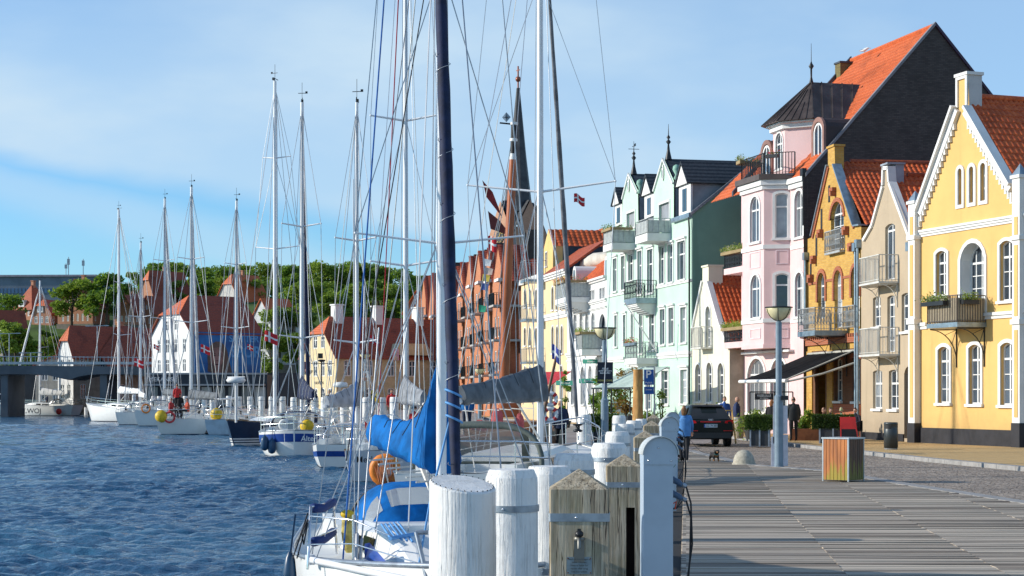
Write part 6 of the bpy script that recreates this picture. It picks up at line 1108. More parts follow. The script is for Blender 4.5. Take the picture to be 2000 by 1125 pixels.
# the boats beyond
MBL = mat('stripe_blue', (.015, .06, .28), .35); NAVH = mat('navy_hull', (.018, .035, .075), .3, var=.15)
b3, K3 = yacht('grey white sloop with an orange buoy bag at its stern, beyond the blue cover', 792, 57, 3, L=10.2, B=3.4, fb=.92, mt=-330, hull=mat('pale_grey_hull', (.62, .64, .66), .3, var=.05), cover=(mat('mid_grey_canvas', (.27, .29, .32), .7, var=.2, vs=3, bump=.4, bs=6), .85, .38), spr=((.28, 2.2), (.52, 2.2), (.78, 1.6)), furl=None, boom=2.6, bangle=-20, wire=.016, sweep=.15, mfrac=.50)
c = WP(b3, 752, 918, 50.6); mb = MB(); mb.tube([c+Vector((.34*math.cos(a), 0, .36*math.sin(a))) for a in [k*math.pi/9-.2*0 for k in range(19)]], .13, 10); bo_ = ob('horseshoe_buoy', mb, ORG, b3); mb = MB(); rg = random.Random(2)
for k in range(16): x = rg.uniform(-.22, .22); mb.tube([c+Vector((x, -.12, .3)), c+Vector((x*1.2+.05, -.2, -.1)), c+Vector((x*.5, -.16, -.52-rg.random()*.1)), c+Vector((x*.9-.1, -.12, .1))], .012, 5)
ob('rope_coil', mb, mat('orange_rope', (.75, .28, .12), .8), bo_)
text('Merle', .26, BKR, b3, WP(b3, 716, 898, 51.2), (R(90), 0, -b3.rotation_euler.z), bold=.002)
b4, K4 = yacht('white sloop with a blue hull stripe and pale grey sail cover', 697, 67, 3, L=9, B=3.0, fb=.82, mt=200, stripe=MBL, sz=(.52, .74), cover=(LGREYC, .85, .3), hood=(LGREYC, 1.9, .7, 2.3), spr=((.27, 1.6), (.58, 1.55)), boom=3.2, bangle=14, wire=.018, sf=.55, mfrac=.5)
b5, K5 = yacht('double-ended yacht with blue stripe, navy sprayhood and dark navy furled genoa', 590, 79, -3, L=10, B=3.6, fb=1.06, mt=200, mastd=.10, stripe=MBL, sz=(.60, .90), stern='canoe', cover=(NAVY, 1.0, .35), hood=(NAVY, 2.5, .8, 2.5), furl=(NAVY, .09), spr=((.26, 1.9), (.61, 1.75)), boom=3.2, bangle=-14, wire=.02, sf=.80, mfrac=.5)
for i, (px, py, R_, m) in enumerate(((517, 866, .17, FENB), (531, 872, .17, FENB), (577, 870, .2, GEL))): fender(b5, *WP(b5, px, py, 74.3+(i == 2)*.2), m, R_, .62 if i < 2 else .5)
for px in (554.5, 573): mb = MB(); c = WP(b5, px, 857, 74.7); mb.box(c, (.26, .12, .2)); wn = ob('hull_window', mb, WHITE, b5); mb = MB(); mb.box(c+Vector((0, -.07, 0)), (.15, .02, .11)); ob('hull_pane', mb, CARGLASS, wn)
text('Alter 4', .32, WHITE, b5, WP(b5, 609, 857, 74.1), (R(90), 0, -b5.rotation_euler.z), bold=.004); bag(b5, *WP(b5, 600, 832, 74.5), YLW, (.3, .22, .28)); mb = MB(); c = WP(b5, 572, 831, 74.6); mb.box(c, (.42, .04, .45)); [mb.box(c+Vector((0, -.025, -.18+.09*k)), (.38, .01, .05)) for k in range(5)]; ob('solar_panel', mb, mat('grey_panel', (.35, .42, .48), .3), b5); lifering(b5, *WP(b5, 556, 830, 74.7), WHITE, .2)
mb = MB(); c = WP(b5, 530, 725, 78.0); mb.tube([c+Vector((0, 0, -1.6)), c], .04, 6); rd = MB(); rd.lathe([(.02, 0), (.3, .02), (.32, .12), (.26, .22), (.02, .24)], WP(b5, 665, 757, 74), 14); ob('radar_dome', rd, WHITE, b5)
b6, K6 = yacht('navy hulled sloop with three white stripes at the waterline and a navy sail cover', 537, 95, 200, L=10.5, B=3.4, fb=1.05, mt=158, mastd=.11, hull=NAVH, cover=(NAVY, 2.6, .4), hood=(NAVY, 2.0, .6, 2.8), spr=((.5, 2.7), (.77, 1.7)), sweep=.12, boom=2.6, bangle=-25, wire=.022, cove=((.40, .47, WHITE), (.27, .34, WHITE), (.12, .21, WHITE)), mfrac=.5, boot=WHITE)
rd = MB(); c = WP(b6, 461, 748, 88); rd.lathe([(.02, 0), (.42, .02), (.5, .14), (.40, .28), (.02, .3)], c, 16); rd.tube([c+Vector((0, 0, -2.0)), c], .06, 6); rd.tube([c+Vector((-.5, 0, .3)), c+Vector((.5, 0, .3))], .03, 5); ob('radar_dome', rd, WHITE, b6)
b7, K7 = yacht('small white sloop with a yellow buoy between the navy hulled sloop and the crewed yacht', 462, 121, 2, L=10, B=3.2, fb=1.0, mt=392, mastd=.11, hull=mat('pale_blue_hull', (.50, .60, .68), .3), hood=(DARKM, 2.0, .8, 2.5), spr=((.4, 1.9), (.7, 1.5)), boom=3, bangle=10, wire=.026, mfrac=.5); bag(b7, *WP(b7, 423, 809, 116.5), YLW, (.42, .3, .42))
b8, K8 = yacht('white yacht with an open transom, a yellow buoy and crew in its cockpit', 374, 124, -4, L=11, B=3.9, fb=1.0, mt=365, mastd=.12, cover=(GREYC, .6, .4), hood=(DARKM, 2.4, .9, 3.0), furl=(LGREYC, .10), spr=((.40, 2.4), (.68, 1.9)), boom=4.0, bangle=-35, wire=.026, mfrac=.5, sf=.9); bag(b8, *WP(b8, 315, 813, 117.8), YLW, (.42, .3, .42)); lifering(b8, *WP(b8, 331, 815, 117.8), mat('red_vinyl', (.6, .05, .05)), .34)
b9, K9 = yacht('white yacht with an orange lifebuoy on its stern rail and white furled genoa', 322, 158, 0, L=11, B=3.7, fb=1.3, mt=388, mastd=.13, hood=(DARKM, 2.4, .9, 3.0), furl=(LGREYC, .11), cover=(GREYC, .5, .4), spr=((.42, 2.3), (.7, 1.9)), boom=4, bangle=-30, wire=.03, mfrac=.5, sf=.85); lifering(b9, *WP(b9, 285, 798, 152.5), None, .36)
b10, K10 = yacht('small white sloop squeezed between two larger white yachts', 275, 164, 0, L=9, B=3.2, fb=1.1, mt=474, mastd=.11, hood=(DARKM, 2.2, .8, 2.4), spr=((.55, 2.0),), boom=3, bangle=-20, cover=(WHITE, .5, .3), wire=.03, mfrac=.5, sf=.85)
b11, K11 = yacht('long white sloop side-on with two small hull windows at the end of the near rank', 232, 183, -52, L=12, B=3.8, fb=1.45, mt=409, mastd=.14, cover=(WHITE, .7, .4), hood=(NAVY, 2.2, .7, 3.0), furl=None, spr=((.35, 2.4), (.62, 2.2)), boom=4, wire=.032, mfrac=.55); b11.location.x -= 0
b12, K12 = yacht('white racing yacht with lettering on its bow lying side-on below the bridge', 78, 238, -70, L=11, B=3.4, fb=1.35, mt=548, mastd=.14, cover=(WHITE, 1.0, .5), furl=(WHITE, .13), spr=((.45, 2.2),), boom=4, hood=(DARKM, 2, .9, 3), wire=.03, mfrac=.55); text('E.WOJ', .9, mat('faded_navy', (.12, .14, .18)), b12, WP(b12, 62, 803, 233.2), (R(90), 0, -b12.rotation_euler.z), bold=.01); bag(b12, *WP(b12, 115, 804, 234), mat('red_ball', (.7, .04, .03)), (.4, .4, .42))
b13, K13 = yacht('white boat cut off by the left edge with a radar post at its stern', -40, 240, -80, L=11, B=3.4, fb=1.5, mt=500, spr=((.5, 2),), boom=4, wire=.03, mfrac=.5)
# traditional ship: wooden mast, flags
wx, wY = 985, 62; ws = thing('wooden_ship', 'traditional ship with varnished orange wooden mast, white topmast bands and bunting', 'sailing ship', (X_(wx, wY), wY, WZ), R(-14)); VAR_ = mat('varnished_mast', (.45, .12, .035), .35, var=.2, vs=3, st=(1, 1, .2)); w = lambda px, py, Y=wY: WP(ws, px, py, Y)
mb = MB(); rs = []
for t in [i/12 for i in range(13)]: b = 1.9*math.sin(math.pi*min(1, .12+t*.88))**.6; rs.append([Vector((b*q, -3.5+9*t, z)) for q, z in ((1, 1.25), (.96, .6), (.8, 0), (.3, -.4), (-.3, -.4), (-.8, 0), (-.96, .6), (-1, 1.25))])
mb.rings(rs, True, True); ob('hull', mb, mat('brown_hull', (.12, .05, .025), .5), ws); mb = MB(); mb.bx((-1.2, -1, 1.2), (1.2, 2.5, 1.75)); ob('deckhouse', mb, mat('teak_house', (.25, .10, .04), .5), ws)
mb = MB(); mb.tube([w(983, 800), w(990, 560), w(1002, 312)], [.18, .17, .13], 12); ms = ob('mast', mb, VAR_, ws); mb = MB(); mb.tube([w(1001.5, 314), w(1004, 240)], [.10, .09], 10); mb.tube([w(1002, 312), w(1002.2, 306)], .13, 10); mb.tube([w(1003, 276), w(1003.2, 271)], .14, 10); mb.tube([w(1004, 244), w(1004, 239)], .14, 10); ob('topmast', mb, WHITE, ms); mb = MB(); mb.tube([w(1002.5, 300), w(1003, 277)], .11, 8); mb.tube([w(1003.3, 270), w(1004, 245)], .11, 8); mb.bar(w(976, 240), w(1006, 243), .05); ob('mast_band', mb, BLACK, ms)
mb = MB(); c = w(989, 229); [mb.add([c+Vector(v) for v in q_], [(0, 1, 2, 3)]) for q_ in (((-.16, 0, 0), (0, 0, .18), (.16, 0, 0), (0, 0, -.18)), ((0, -.16, 0), (0, 0, .18), (0, .16, 0), (0, 0, -.18)), ((-.13, 0, 0), (0, -.13, 0), (.13, 0, 0), (0, .13, 0)))]; ob('radar_reflector', mb, GALV, ms)
mb = MB()
for a, b in (((1004, 245), (1040, 790)), ((1004, 245), (915, 800)), ((1002, 312), (1075, 790)), ((1002, 312), (905, 790)), ((1002, 312), (880, 800)), ((1002, 350), (1010, 790)), ((1002, 350), (1022, 790)), ((1002, 350), (1050, 790)), ((1002, 312), (950, 800))): mb.bar(w(*a), w(*b), .026)
ob('rigging', mb, ROPEW, ws)
mb = MB(); mb.bar(w(943, 365), w(958, 520), .02); hl = ob('flag_line', mb, ROPEW, ws); MAR = mat('maroon_pennant', (.30, .03, .03), .8, var=.25, vs=3)
for P_, m in (((942, 352), (962, 375), (981, 425), (950, 385)), MAR), (((953, 412), (975, 430), (1000, 462), (958, 447)), mat('dark_pennant', (.16, .035, .03), .8)): mb = MB(); q_ = [w(*p) for p in P_]; mb.prism(q_, (0, .02, 0)); ob('pennant', mb, m, hl)
c = w(953, 461); o = flag(hl, c, .34, .52, drop=.3)
for k, (px, py, col) in enumerate(((946, 505, (.75, .75, .75)), (949, 522, (.75, .55, .45)), (943, 535, (.75, .55, .08)), (940, 552, (.08, .12, .35)), (936, 595, (.05, .40, .22)))): mb = MB(); c = w(px, py); mb.prism([c, c+Vector((.26, .03, -.06)), c+Vector((.22, 0, -.28)), c+Vector((-.03, 0, -.25))], (0, .01, 0)); ob('signal_flag', mb, mat('signal_%d' % k, col, .7), hl)
# spars leaning by the ship, and small flags in other rigs
mb = MB(); mb.tube([w(1052, 850, 52), w(1088, 690, 52)], [.06, .04], 8); sp_ = ob('spar', mb, mat('dark_spar', (.16, .08, .04), .5), None, None); sp_.parent = ws; flag(sp_, w(1078, 672, 52), .35, .45, mat('flag_blue', (.05, .08, .4)), WHITE, True, .8)
for r_, px, py, Y, s_ in ((b2, 1121, 378, 42, .30), (b4, 722, 655, 67, .42), (b8, 392, 672, 124, .8), (b9, 262, 699, 158, 1.0), (b9, 300, 672, 158, .6), (b12, 66, 722, 240, .9), (b6, 517, 645, 92, .8), (b7, 483, 672, 118, .5)): flag(r_, WP(r_, px, py, Y), s_, s_*.7, rz=-r_.rotation_euler.z)
flag(b3, WP(b3, 707, 726, 56)+Vector((.3, 0, -.6)), .3, .3, mat('gold', (.6, .4, .02)), BLACK); mb = MB(); c = WP(b3, 712, 822, 51); mb.prism([c, c+Vector((.10, 0, -.1)), c+Vector((.16, 0, -.36)), c+Vector((.02, 0, -.3))], (0, .01, 0)); ob('stern_flag', mb, mat('signal_red', (.6, .02, .02)), b3)
# ------------------------------------------------ piles, posts and pedestals at the quay edge
def pile(px, Y, top, R_=.225, label='', bandz=.30, chamf=.07, low=-2.0, seed=0, name='mooring_pile', slant=0):
    r = thing(name, label, 'mooring pile', (X_(px, Y), Y, low), 0, 'white mooring piles'); h = top-low; rg = random.Random(seed); n = 40; mb = MB()
    def rg_(rad, z, k=0): return [Vector((rad*(1+.010*math.sin(5*a+seed)+.006*math.sin(11*a+z*.8+seed)+.004*math.sin(23*a+seed*3))*math.cos(a), rad*(1+.010*math.sin(5*a+seed)+.006*math.sin(11*a+z*.8+seed))*math.sin(a), z)) for a in [2*math.pi*j/n for j in range(n)]]
    zz = [0, h*.3, h*.6]+[h-1.6+.2*k for k in range(7)]
    rs = [rg_(R_*(1.02-.03*z/h), z) for z in zz]+[rg_(R_*.985, h-chamf*1.2), rg_(R_*.97, h-chamf*.7), rg_(R_*(.97-chamf*1.2), h-.004), rg_(R_*(.93-chamf*1.3), h)]
    if slant: rs[-4:] = [[p+Vector((0, 0, -.03*p.x/R_+.045*p.y/R_)) for p in q] for q in rs[-4:]]
    mb.rings(rs, True, False); o = ob('pile_shaft', mb, PILE, r)
    if chamf < .03:   # nailed cap ring
        mb = MB(); [mb.box((R_*.93*math.cos(a), R_*.93*math.sin(a), h+.004+(-.03*math.cos(a)+.045*math.sin(a))*.93), (.008, .008, .006)) for a in [2*math.pi*j/30 for j in range(30)]]; ob('nail_ring', mb, DARKM, r)
    if bandz: mb = MB(); ro, ri = R_*1.035, R_*1.0; z0, z1 = h-bandz-.055, h-bandz; mb.rings([rg_(ro, z0), rg_(ro, z1)], True, True); ob('steel_band', mb, GALV, r); mb = MB(); mb.ell((-.3*ro, -.95*ro, (z0+z1)/2), (.012, .012, .012), 6, 4); ob('bolt', mb, STEEL, r)
    return r
PL = [(903, 12, 1.335, .232, 'thick white pile nearest the camera with a nailed slanting cap', 0, .012, 1), (999, 14.8, 1.315, .226, 'white pile with a steel band, second from the left in front', .30, .10, 2), (1072, 15.6, 1.31, .21, 'white pile squeezed between the banded pile and the oak post', .9, .10, 3), (1121, 19, 1.31, .225, 'white pile standing just behind the pointed oak post', .17, .10, 4),
      (1190, 23.4, 1.31, .245, 'banded white pile to the left of the slotted oak post', .19, .10, 5), (1206, 31, 1.31, .225, 'white pile behind the banded one, under the lamp post', .2, .10, 6), (1220, 40, 1.31, .225, 'white pile in the middle of the stacked row of pile heads', .2, .1, 7), (1209, 55, 1.34, .22, 'leftmost of the small pile heads at the far end of the stacked row', .25, .1, 8), (1238, 47, 1.29, .22, 'small pile head under the bark post in the stacked row', .2, .1, 9), (1254, 52, 1.27, .21, 'rightmost small pile head below the parking sign', .2, .1, 10), (1141, 56, 1.36, .24, 'slim white pile under the grey furled genoa', .25, .1, 11)]
for i, (px, Y, tp, R_, lab, bz, ch_, sd_) in enumerate(PL): pile(px, Y, tp, R_, lab, bz, ch_, seed=sd_, slant=-.02 if i == 0 else 0)
far = [(870, 80, 1.75), (812, 92, 1.78), (770, 92, 1.92), (746, 95, 1.9), (716, 98, 1.9), (690, 100, 1.9), (672, 103, 1.9), (653, 106, 1.92), (634, 109, 1.9), (615, 112, 1.92), (598, 115, 1.9), (574, 120, 1.9), (552, 124, 1.95), (531, 128, 1.95), (511, 133, 1.95), (489, 138, 1.95), (467, 143, 1.95), (447, 148, 2.0), (415, 152, 2.0), (399, 155, 2.0), (380, 160, 2.0), (362, 165, 2.0), (346, 170, 2.0), (333, 174, 2.0), (321, 178, 2.0), (311, 182, 2.0), (300, 187, 2.0), (262, 205, 2.2), (184, 240, 2.2), (168, 245, 2.2), (136, 252, 2.2), (36, 256, 2.2)]
p0 = None
for i, (px, Y, tp) in enumerate(far):
    lab = 'far white pile standing %s' % ['left of the dark beanie man', 'beside the seated red jacket', 'below the grey sail bundle', 'with flat head at the red sweater man', 'right of the woman by the lamp', 'between the woman and the white cover', 'behind the white sail cover', 'left of the white sail cover', 'right of the couple by the boats', 'between the couple', 'left of the couple by the boats', 'below the navy cover', 'right of the dark navy cover', 'behind the navy hulled sloop mast', 'beside the radar post boat', 'below the banner right edge', 'under the radar dome', 'below the banner left part', 'right of the crewed yacht', 'behind the crewed yacht', 'first above the cockpit crew', 'second above the cockpit crew', 'third above the cockpit crew', 'fourth above the cockpit crew', 'fifth behind the lifebuoy yacht', 'sixth behind the lifebuoy yacht', 'seventh behind the lifebuoy yacht', 'left of the small white sloop', 'next to the white van', 'right of the white van front', 'beside the man in the red coat', 'near the left edge under the bridge'][i]
    if p0 is None: p0 = pile(px, Y, tp, .24, lab, .25, .1, seed=20, low=-2); p0h = tp
    else: q_ = dup(p0, (X_(px, Y), Y, -2), i, (1, 1, (tp+2)/(p0h+2)), lab, 'white mooring piles')
def oakpost(px, Y, ztop, w, label, slot=False, seed=0, d=None):
    r = thing('oak_post', label, 'wooden post', (X_(px, Y), Y, -1.5), R(-2), 'square oak mooring posts'); h = ztop+1.5; a = w/2; ph = w*.33; mb = MB(); c = .012; d = (d or w)/2
    base = [(-a+c, -d), (a-c, -d), (a, -d+c), (a, d-c), (a-c, d), (-a+c, d), (-a, d-c), (-a, -d+c)]; cen = (0, 0)
    if not slot: mb.rings([[Vector((x, y, z)) for x, y in base] for z in (0, h-ph)], False, False); mb.add([(x, y, h-ph) for x, y in base]+[(0, 0, h)], [(i, (i+1) % 8, 8) for i in range(8)])
    else:
        sx0, sx1, z0, z1 = a*.32-.045, a*.32+.045, h-ph-1.35, h-ph-.42; mb.rings([[Vector((x, y, z)) for x, y in base] for z in (z1, h-ph)], False, False); mb.add([(x, y, h-ph) for x, y in base]+[(0, 0, h)], [(i, (i+1) % 8, 8) for i in range(8)]); mb.bx((-a, -d, z0), (sx0, d, z1)); mb.bx((sx1, -d, z0), (a, d, z1)); mb.bx((-a, -d, 0), (a, d, z0)); mb.bx((sx0, d*.2, z0), (sx1, d, z1)); mb.add([(x, y, z1) for x, y in base], [tuple(range(8))])
    ob('post_shaft', mb, POST, r)
    if slot: mb = MB(); mb.bx((sx0, d*.1, z0), (sx1, d*.19, z1)); ob('slot_back', mb, mat('dark_slot', (.04, .02, .015), .8), r)
    mb = MB(); zb = h-ph-.16; mb.rings([[Vector((x*1.02, y*1.02, z)) for x, y in base] for z in (zb-.055, zb)], True, False); ob('steel_band', mb, GALV, r); mb = MB(); mb.ell((-.02*1, -d*1.03, zb-.028), (.01, .006, .01), 8, 4); ob('bolt', mb, STEEL, r)
    return r, h, a, d, ph
r, h, a, d, ph = oakpost(1131, 11.9, 1.44, .405, 'pointed oak post with tap and small grey plaque, nearest the camera')
zt = Z_(1052, 11.7)+1.5; mb = MB(); mb.bx((-.035, -d-.008, zt-.16), (.035, -d-.001, zt)); mb.tube([(0, -d, zt+.0), (0, -d-.05, zt+.01), (0, -d-.075, zt-.02), (0, -d-.08, zt-.06)], .014, 8); mb.lathe([(.036, 0), (.04, .01), (.036, .02)], (0, -d-.012, zt-.01), 12); tp_ = ob('water_tap', mb, mat('dull_brass', (.22, .22, .20), .45, .6), r); mb = MB(); mb.ell((0, -d-.05, zt+.035), (.03, .03, .025), 10, 6); mb.bx((-.012, -d-.06, zt+.04), (.012, -d-.04, zt+.07)); ob('tap_handle', mb, DARKM, tp_)
zq = Z_(1105, 11.7)+1.5; mb = MB(); mb.bx((-.085, -d-.006, zq-.055), (.085, -d-.001, zq+.06)); pl_ = ob('plaque', mb, mat('grey_plaque', (.24, .29, .32), .4, .5, var=.1, vs=20), r)
DK = mat('engraved_text', (.05, .055, .06), .6)
for k, t_ in enumerate(('Vand må kun bruges til', 'skibe i Havnen', 'Husk at lukke for', 'vandet efter brug', 'Fyld kun tanken')): text(t_, .0165, DK, pl_, (0, -d-.0075, zq+.045-.021*k), ext=.0008)
[ob('screw', MB().ell((x, -d-.008, z), (.005, .003, .005), 6, 4), mat('rusty_screw', (.15, .06, .03)), pl_) for x in (-.076, .076) for z in (zq-.046, zq+.05)]
oakpost(1219, 18, 1.34, .375, 'slotted oak post with dark recess behind the nearest oak post', True, d=.36)
oakpost(1260, 28.5, 1.38, .37, 'third square oak post between white piles and the second pedestal', seed=3); oakpost(1273, 39, 1.40, .37, 'fourth square oak post, smaller, left of the walking woman'); oakpost(1276, 52, 1.41, .37, 'farthest square oak post under the potted olive tree')
PEDM = mat('pedestal_blue_grey', (.46, .54, .62), .35, .1, var=.05, vs=2)
def pedestal(px, Y, label, w=.30, ztop=1.585):
    r = thing('power_pedestal', label, 'power pedestal', (X_(px, Y), Y, 0), R(3), 'marina power pedestals'); R_ = w/2; zc = ztop-R_; n = 18; mb = MB(); arc = lambda rad, y, off=0: [Vector((rad*math.cos(a), y, zc+rad*math.sin(a))) for a in [math.pi*k/n for k in range(n+1)]]
    bw = w*.36; mb.prism([(-R_*.97, -.10, 0), (bw, -.10, 0), (bw, -.10, zc-.08), (-R_*.97, -.10, zc-.08)], (0, .24, 0)); ob('column', mb, PEDM, r)
    mb = MB(); mb.prism([(R_*.98, -.11, zc-.085), (-R_*.98, -.11, zc-.085)][::-1]+[tuple(p) for p in arc(R_*.98, -.11)], (0, .26, 0)); hd = ob('head', mb, PEDM, r); mb = MB(); mb.rings([[p for p in (Vector((q.x, -.135, q.z)), Vector((q.x, .17, q.z)), Vector((q.x*1.05, .17, zc+(q.z-zc)*1.05)), Vector((q.x*1.05, -.135, zc+(q.z-zc)*1.05)))] for q in arc(R_, 0)], True, False); ob('hood_rim', mb, mat('light_rim', (.66, .68, .66), .35, .2), hd)
    mb = MB(); [mb.ell((x, -.115, z), (.008, .008, .008), 8, 5) for x, z in ((-R_*.7, zc-.05), (-.02, zc+.06), (R_*.6, zc-.05))]; ob('rivet', mb, STEEL, hd)
    for k in range(2):
        z = zc-.22-.12*k; mb = MB(); mb.tube([(bw-.0, -.04, z), (bw+.02, -.04, z)], .032, 10); mb.tube([(bw+.015, -.04, z), (bw+.055, -.045, z-.02), (bw+.085, -.05, z-.045)], [.027, .027, .018], 10); s_ = ob('socket_plug', mb, mat('blue_plug', (.07, .12, .20), .4), r); mb = MB(); mb.tube([(bw+.09, -.05, z-.04), (bw+.12, -.05, z-.055)], .02, 8); ob('plug_collar', mb, GALV, s_)
        mb = MB(); mb.tube([(bw+.12, -.05, z-.055), (bw+.16, -.06, z-.2), (bw+.17-.02*k, -.07, z-.55), (bw+.12, -.08, z-.9), (bw+.0, -.12, z-1.15+.1*k), (bw-.2, -.2, .02)], .008, 6); ob('cable', mb, BLACK, s_)
    mb = MB(); mb.tube([(bw+.005, -.09, zc-.11), (bw+.06, -.1, zc-.04)], .003, 4); ob('strap', mb, mat('green_strap', (.03, .25, .12)), r); mb = MB(); mb.tube([(bw+.004, -.08, zc-.42), (bw+.03, -.08, zc-.40), (bw+.02, -.08, zc-.47)], .006, 5); ob('tag', mb, mat('tag_red', (.6, .08, .04)), r)
    return r
pd_ = pedestal(1287, 15, 'blue grey power pedestal with round hood and two plugs, nearest the camera'); dup(pd_, (X_(1307, 29.5), 29.5, 0), None, None, 'middle power pedestal just left of the walking woman'); dup(pd_, (X_(1313, 39), 39, 0), None, None, 'farthest power pedestal, mostly hidden behind the middle one')
# ------------------------------------------------ promenade furniture
def bowl_lamp(px, Y, ztop, label, R_=.37, pw=.085, z0=0):
    r = thing('street_lamp', label, 'street lamp', (X_(px, Y), Y, z0), 0, 'bowl street lamps'); h = ztop-z0; mb = MB(); mb.lathe([(pw*1.7, 0), (pw*1.7, .02), (pw*1.45, .03), (pw*1.45, h*.44), (pw*1.05, h*.45), (pw, h*.46), (pw, h-.42), (pw*.7, h-.40), (.03, h-.33)], (0, 0, 0), 14, False); ob('post', mb, BLUEP, r)
    mb = MB(); mb.lathe([(.04, h-.37), (R_*.38, h-.345), (R_*.66, h-.27), (R_*.86, h-.16), (R_*.95, h-.05), (R_*.93, h-.03), (R_*.7, h-.035)], (0, 0, 0), 20); ob('lamp_bowl', mb, mat('amber_glass_bowl', (.78, .70, .42), .3, var=.10, vs=4), r); mb = MB(); mb.lathe([(R_*1.04, h-.02), (R_*1.06, h), (R_*.9, h+.01)], (0, 0, 0), 20); [mb.tube([(R_*.97*k*math.cos(a), R_*.97*k*math.sin(a), z) for k, z in ((1.0, h-.05), (.91, h-.16), (.70, h-.275), (.40, h-.35), (.1, h-.38))], .010, 5) for a in [j*math.pi/3+.3 for j in range(6)]]; ob('lamp_rim', mb, DARKM, r); return r
l1 = bowl_lamp(1521, 47.9, 4.40, 'tall blue grey bowl lamp on the deck edge in front of the pink house')
mb = MB(); mb.box((.13, -.01, 1.3), (.22, .02, .78)); mb.box((.12, -.01, .46), (.26, .02, .86)); mb.box((-.16, .0, .40), (.10, .02, .86)); mb.box((-.14, .0, 1.2), (.03, .02, 1.1)); ob('notice_board', mb, mat('pale_notice', (.72, .70, .74), .6, var=.12, vs=3), l1); mb = MB(); mb.box((.14, -.1, 1.9), (.2, .12, .12)); ob('camera_box', mb, DARKM, l1)
l2 = bowl_lamp(1181, 56, 4.15, 'bowl lamp carrying a dark advert board above the white pile heads')
mb = MB(); c = PT(1182, 728, 55.8)-Vector((X_(1181, 56), 56, 0)); mb.box(c, (.50, .03, .68)); sg_ = ob('advert_board', mb, mat('advert_navy', (.012, .018, .035), .5), l2)
for t_, dz_, s_, m in (('Alle på', .13, .085, WHITE), ('strøbe-stemmer', .06, .075, WHITE), ('Dahl fra Ribe', -.01, .075, WHITE), ('HENRIK DAHL', -.25, .085, mat('advert_gold', (.50, .42, .12)))): text(t_, s_, m, sg_, c+Vector((0, -.02, dz_)), bold=.002, xs=.85)
bowl_lamp(937, 115, 3.4+.4, 'bowl lamp behind the orange wooden mast', z0=.2); bowl_lamp(713, 150, 4.6+1, 'distant bowl lamp in front of the customs house wall', z0=.5, R_=.5); bowl_lamp(600, 150, 4.2, 'distant bowl lamp left of the customs house corner', z0=.5, R_=.5)
def poster(px, Y, zc, label, w, h, m1, name='election_poster'):
    o = thing(name, label, 'poster', (X_(px, Y), Y, .5)); mb = MB(); mb.tube([(0, 0, 0), (0, 0, zc)], .04, 6); ob('pole', mb, GALV, o); mb = MB(); mb.box((0, -.06, zc-.5), (w, .03, h)); b_ = ob('board', mb, m1, o); mb = MB(); mb.ell((0, -.08, zc-.5+h*.12), (w*.2, .02, h*.2), 10, 6); mb.ell((0, -.08, zc-.5-h*.3), (w*.34, .02, h*.2), 10, 6); ob('portrait', mb, mat('poster_skin', (.5, .3, .22)), b_)
poster(713, 140, 3.6, 'portrait poster on a pole in front of the customs house', .6, .8, WHITE); poster(773, 135, 5.2, 'red and blue portrait poster between the masts', .5, .9, mat('poster_pink', (.6, .25, .28))); poster(600, 145, 4.4, 'dark red poster on a pole left of the customs house', .5, .9, mat('poster_dark', (.2, .04, .04)))
t_ = thing('double_street_lamp', 'dark double-armed lamp in front of the customs house gable', 'street lamp', (X_(628, 155), 155, .5)); mb = MB(); mb.tube([(0, 0, 0), (0, 0, 4.6)], .06, 6); mb.bar((-1, 0, 4.4), (1.1, 0, 4.4), .06); ob('post', mb, DARKM, t_); mb = MB(); mb.lathe([(.03, 0), (.3, .1), (.38, .22), (.1, .26)], (0, 0, 4.5), 10); mb.bx((-.3, -.2, 4.85), (.1, .2, 5.3)); ob('lamp_head', mb, DARKM, t_)
# wooden litter box
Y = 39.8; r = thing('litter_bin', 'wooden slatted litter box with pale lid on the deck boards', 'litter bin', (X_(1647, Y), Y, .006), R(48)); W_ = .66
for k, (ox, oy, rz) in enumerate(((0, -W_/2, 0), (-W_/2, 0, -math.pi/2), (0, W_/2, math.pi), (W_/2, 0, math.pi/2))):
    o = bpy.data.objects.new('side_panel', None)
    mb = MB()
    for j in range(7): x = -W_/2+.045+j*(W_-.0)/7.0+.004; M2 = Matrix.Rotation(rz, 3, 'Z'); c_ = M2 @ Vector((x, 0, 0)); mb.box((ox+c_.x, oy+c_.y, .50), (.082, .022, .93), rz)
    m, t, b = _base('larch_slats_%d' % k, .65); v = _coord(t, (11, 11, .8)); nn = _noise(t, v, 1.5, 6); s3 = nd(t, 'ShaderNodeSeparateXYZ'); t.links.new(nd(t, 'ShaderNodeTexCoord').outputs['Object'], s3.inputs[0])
    a_ = _mix(t, sstep(t, nn, .3, .7), ((.14, .065, .03), (.55, .19, .045), (.16, .075, .035), (.16, .075, .035))[k], ((.07, .035, .018), (.24, .08, .025), (.09, .045, .02), (.09, .045, .02))[k]); alg = mth(t, 'MULTIPLY', sstep(t, mth(t, 'ADD', s3.outputs[2], mth(t, 'MULTIPLY', _noise(t, _coord(t, (9, 9, .4)), 1.4, 4), 2.0)), 1.42, 1.2), (.4, .7, .3, .3)[k]); t.links.new(_mix(t, alg, a_, (.26, .28, .02)), b.inputs['Base Color']); ob('slat_panel', mb, m, r)  # slats off the sunlit face are darkened in colour for shade; green is algae
mb = MB(); mb.bx((-W_/2-.03, -W_/2-.03, .965), (W_/2+.03, W_/2+.03, 1.0)); [mb.bx((x-.015, y-.015, .0), (x+.015, y+.015, .965)) for x in (-W_/2, W_/2) for y in (-W_/2, W_/2)]; ob('lid', mb, mat('pale_zinc_lid', (.42, .47, .50), .4, .5), r)
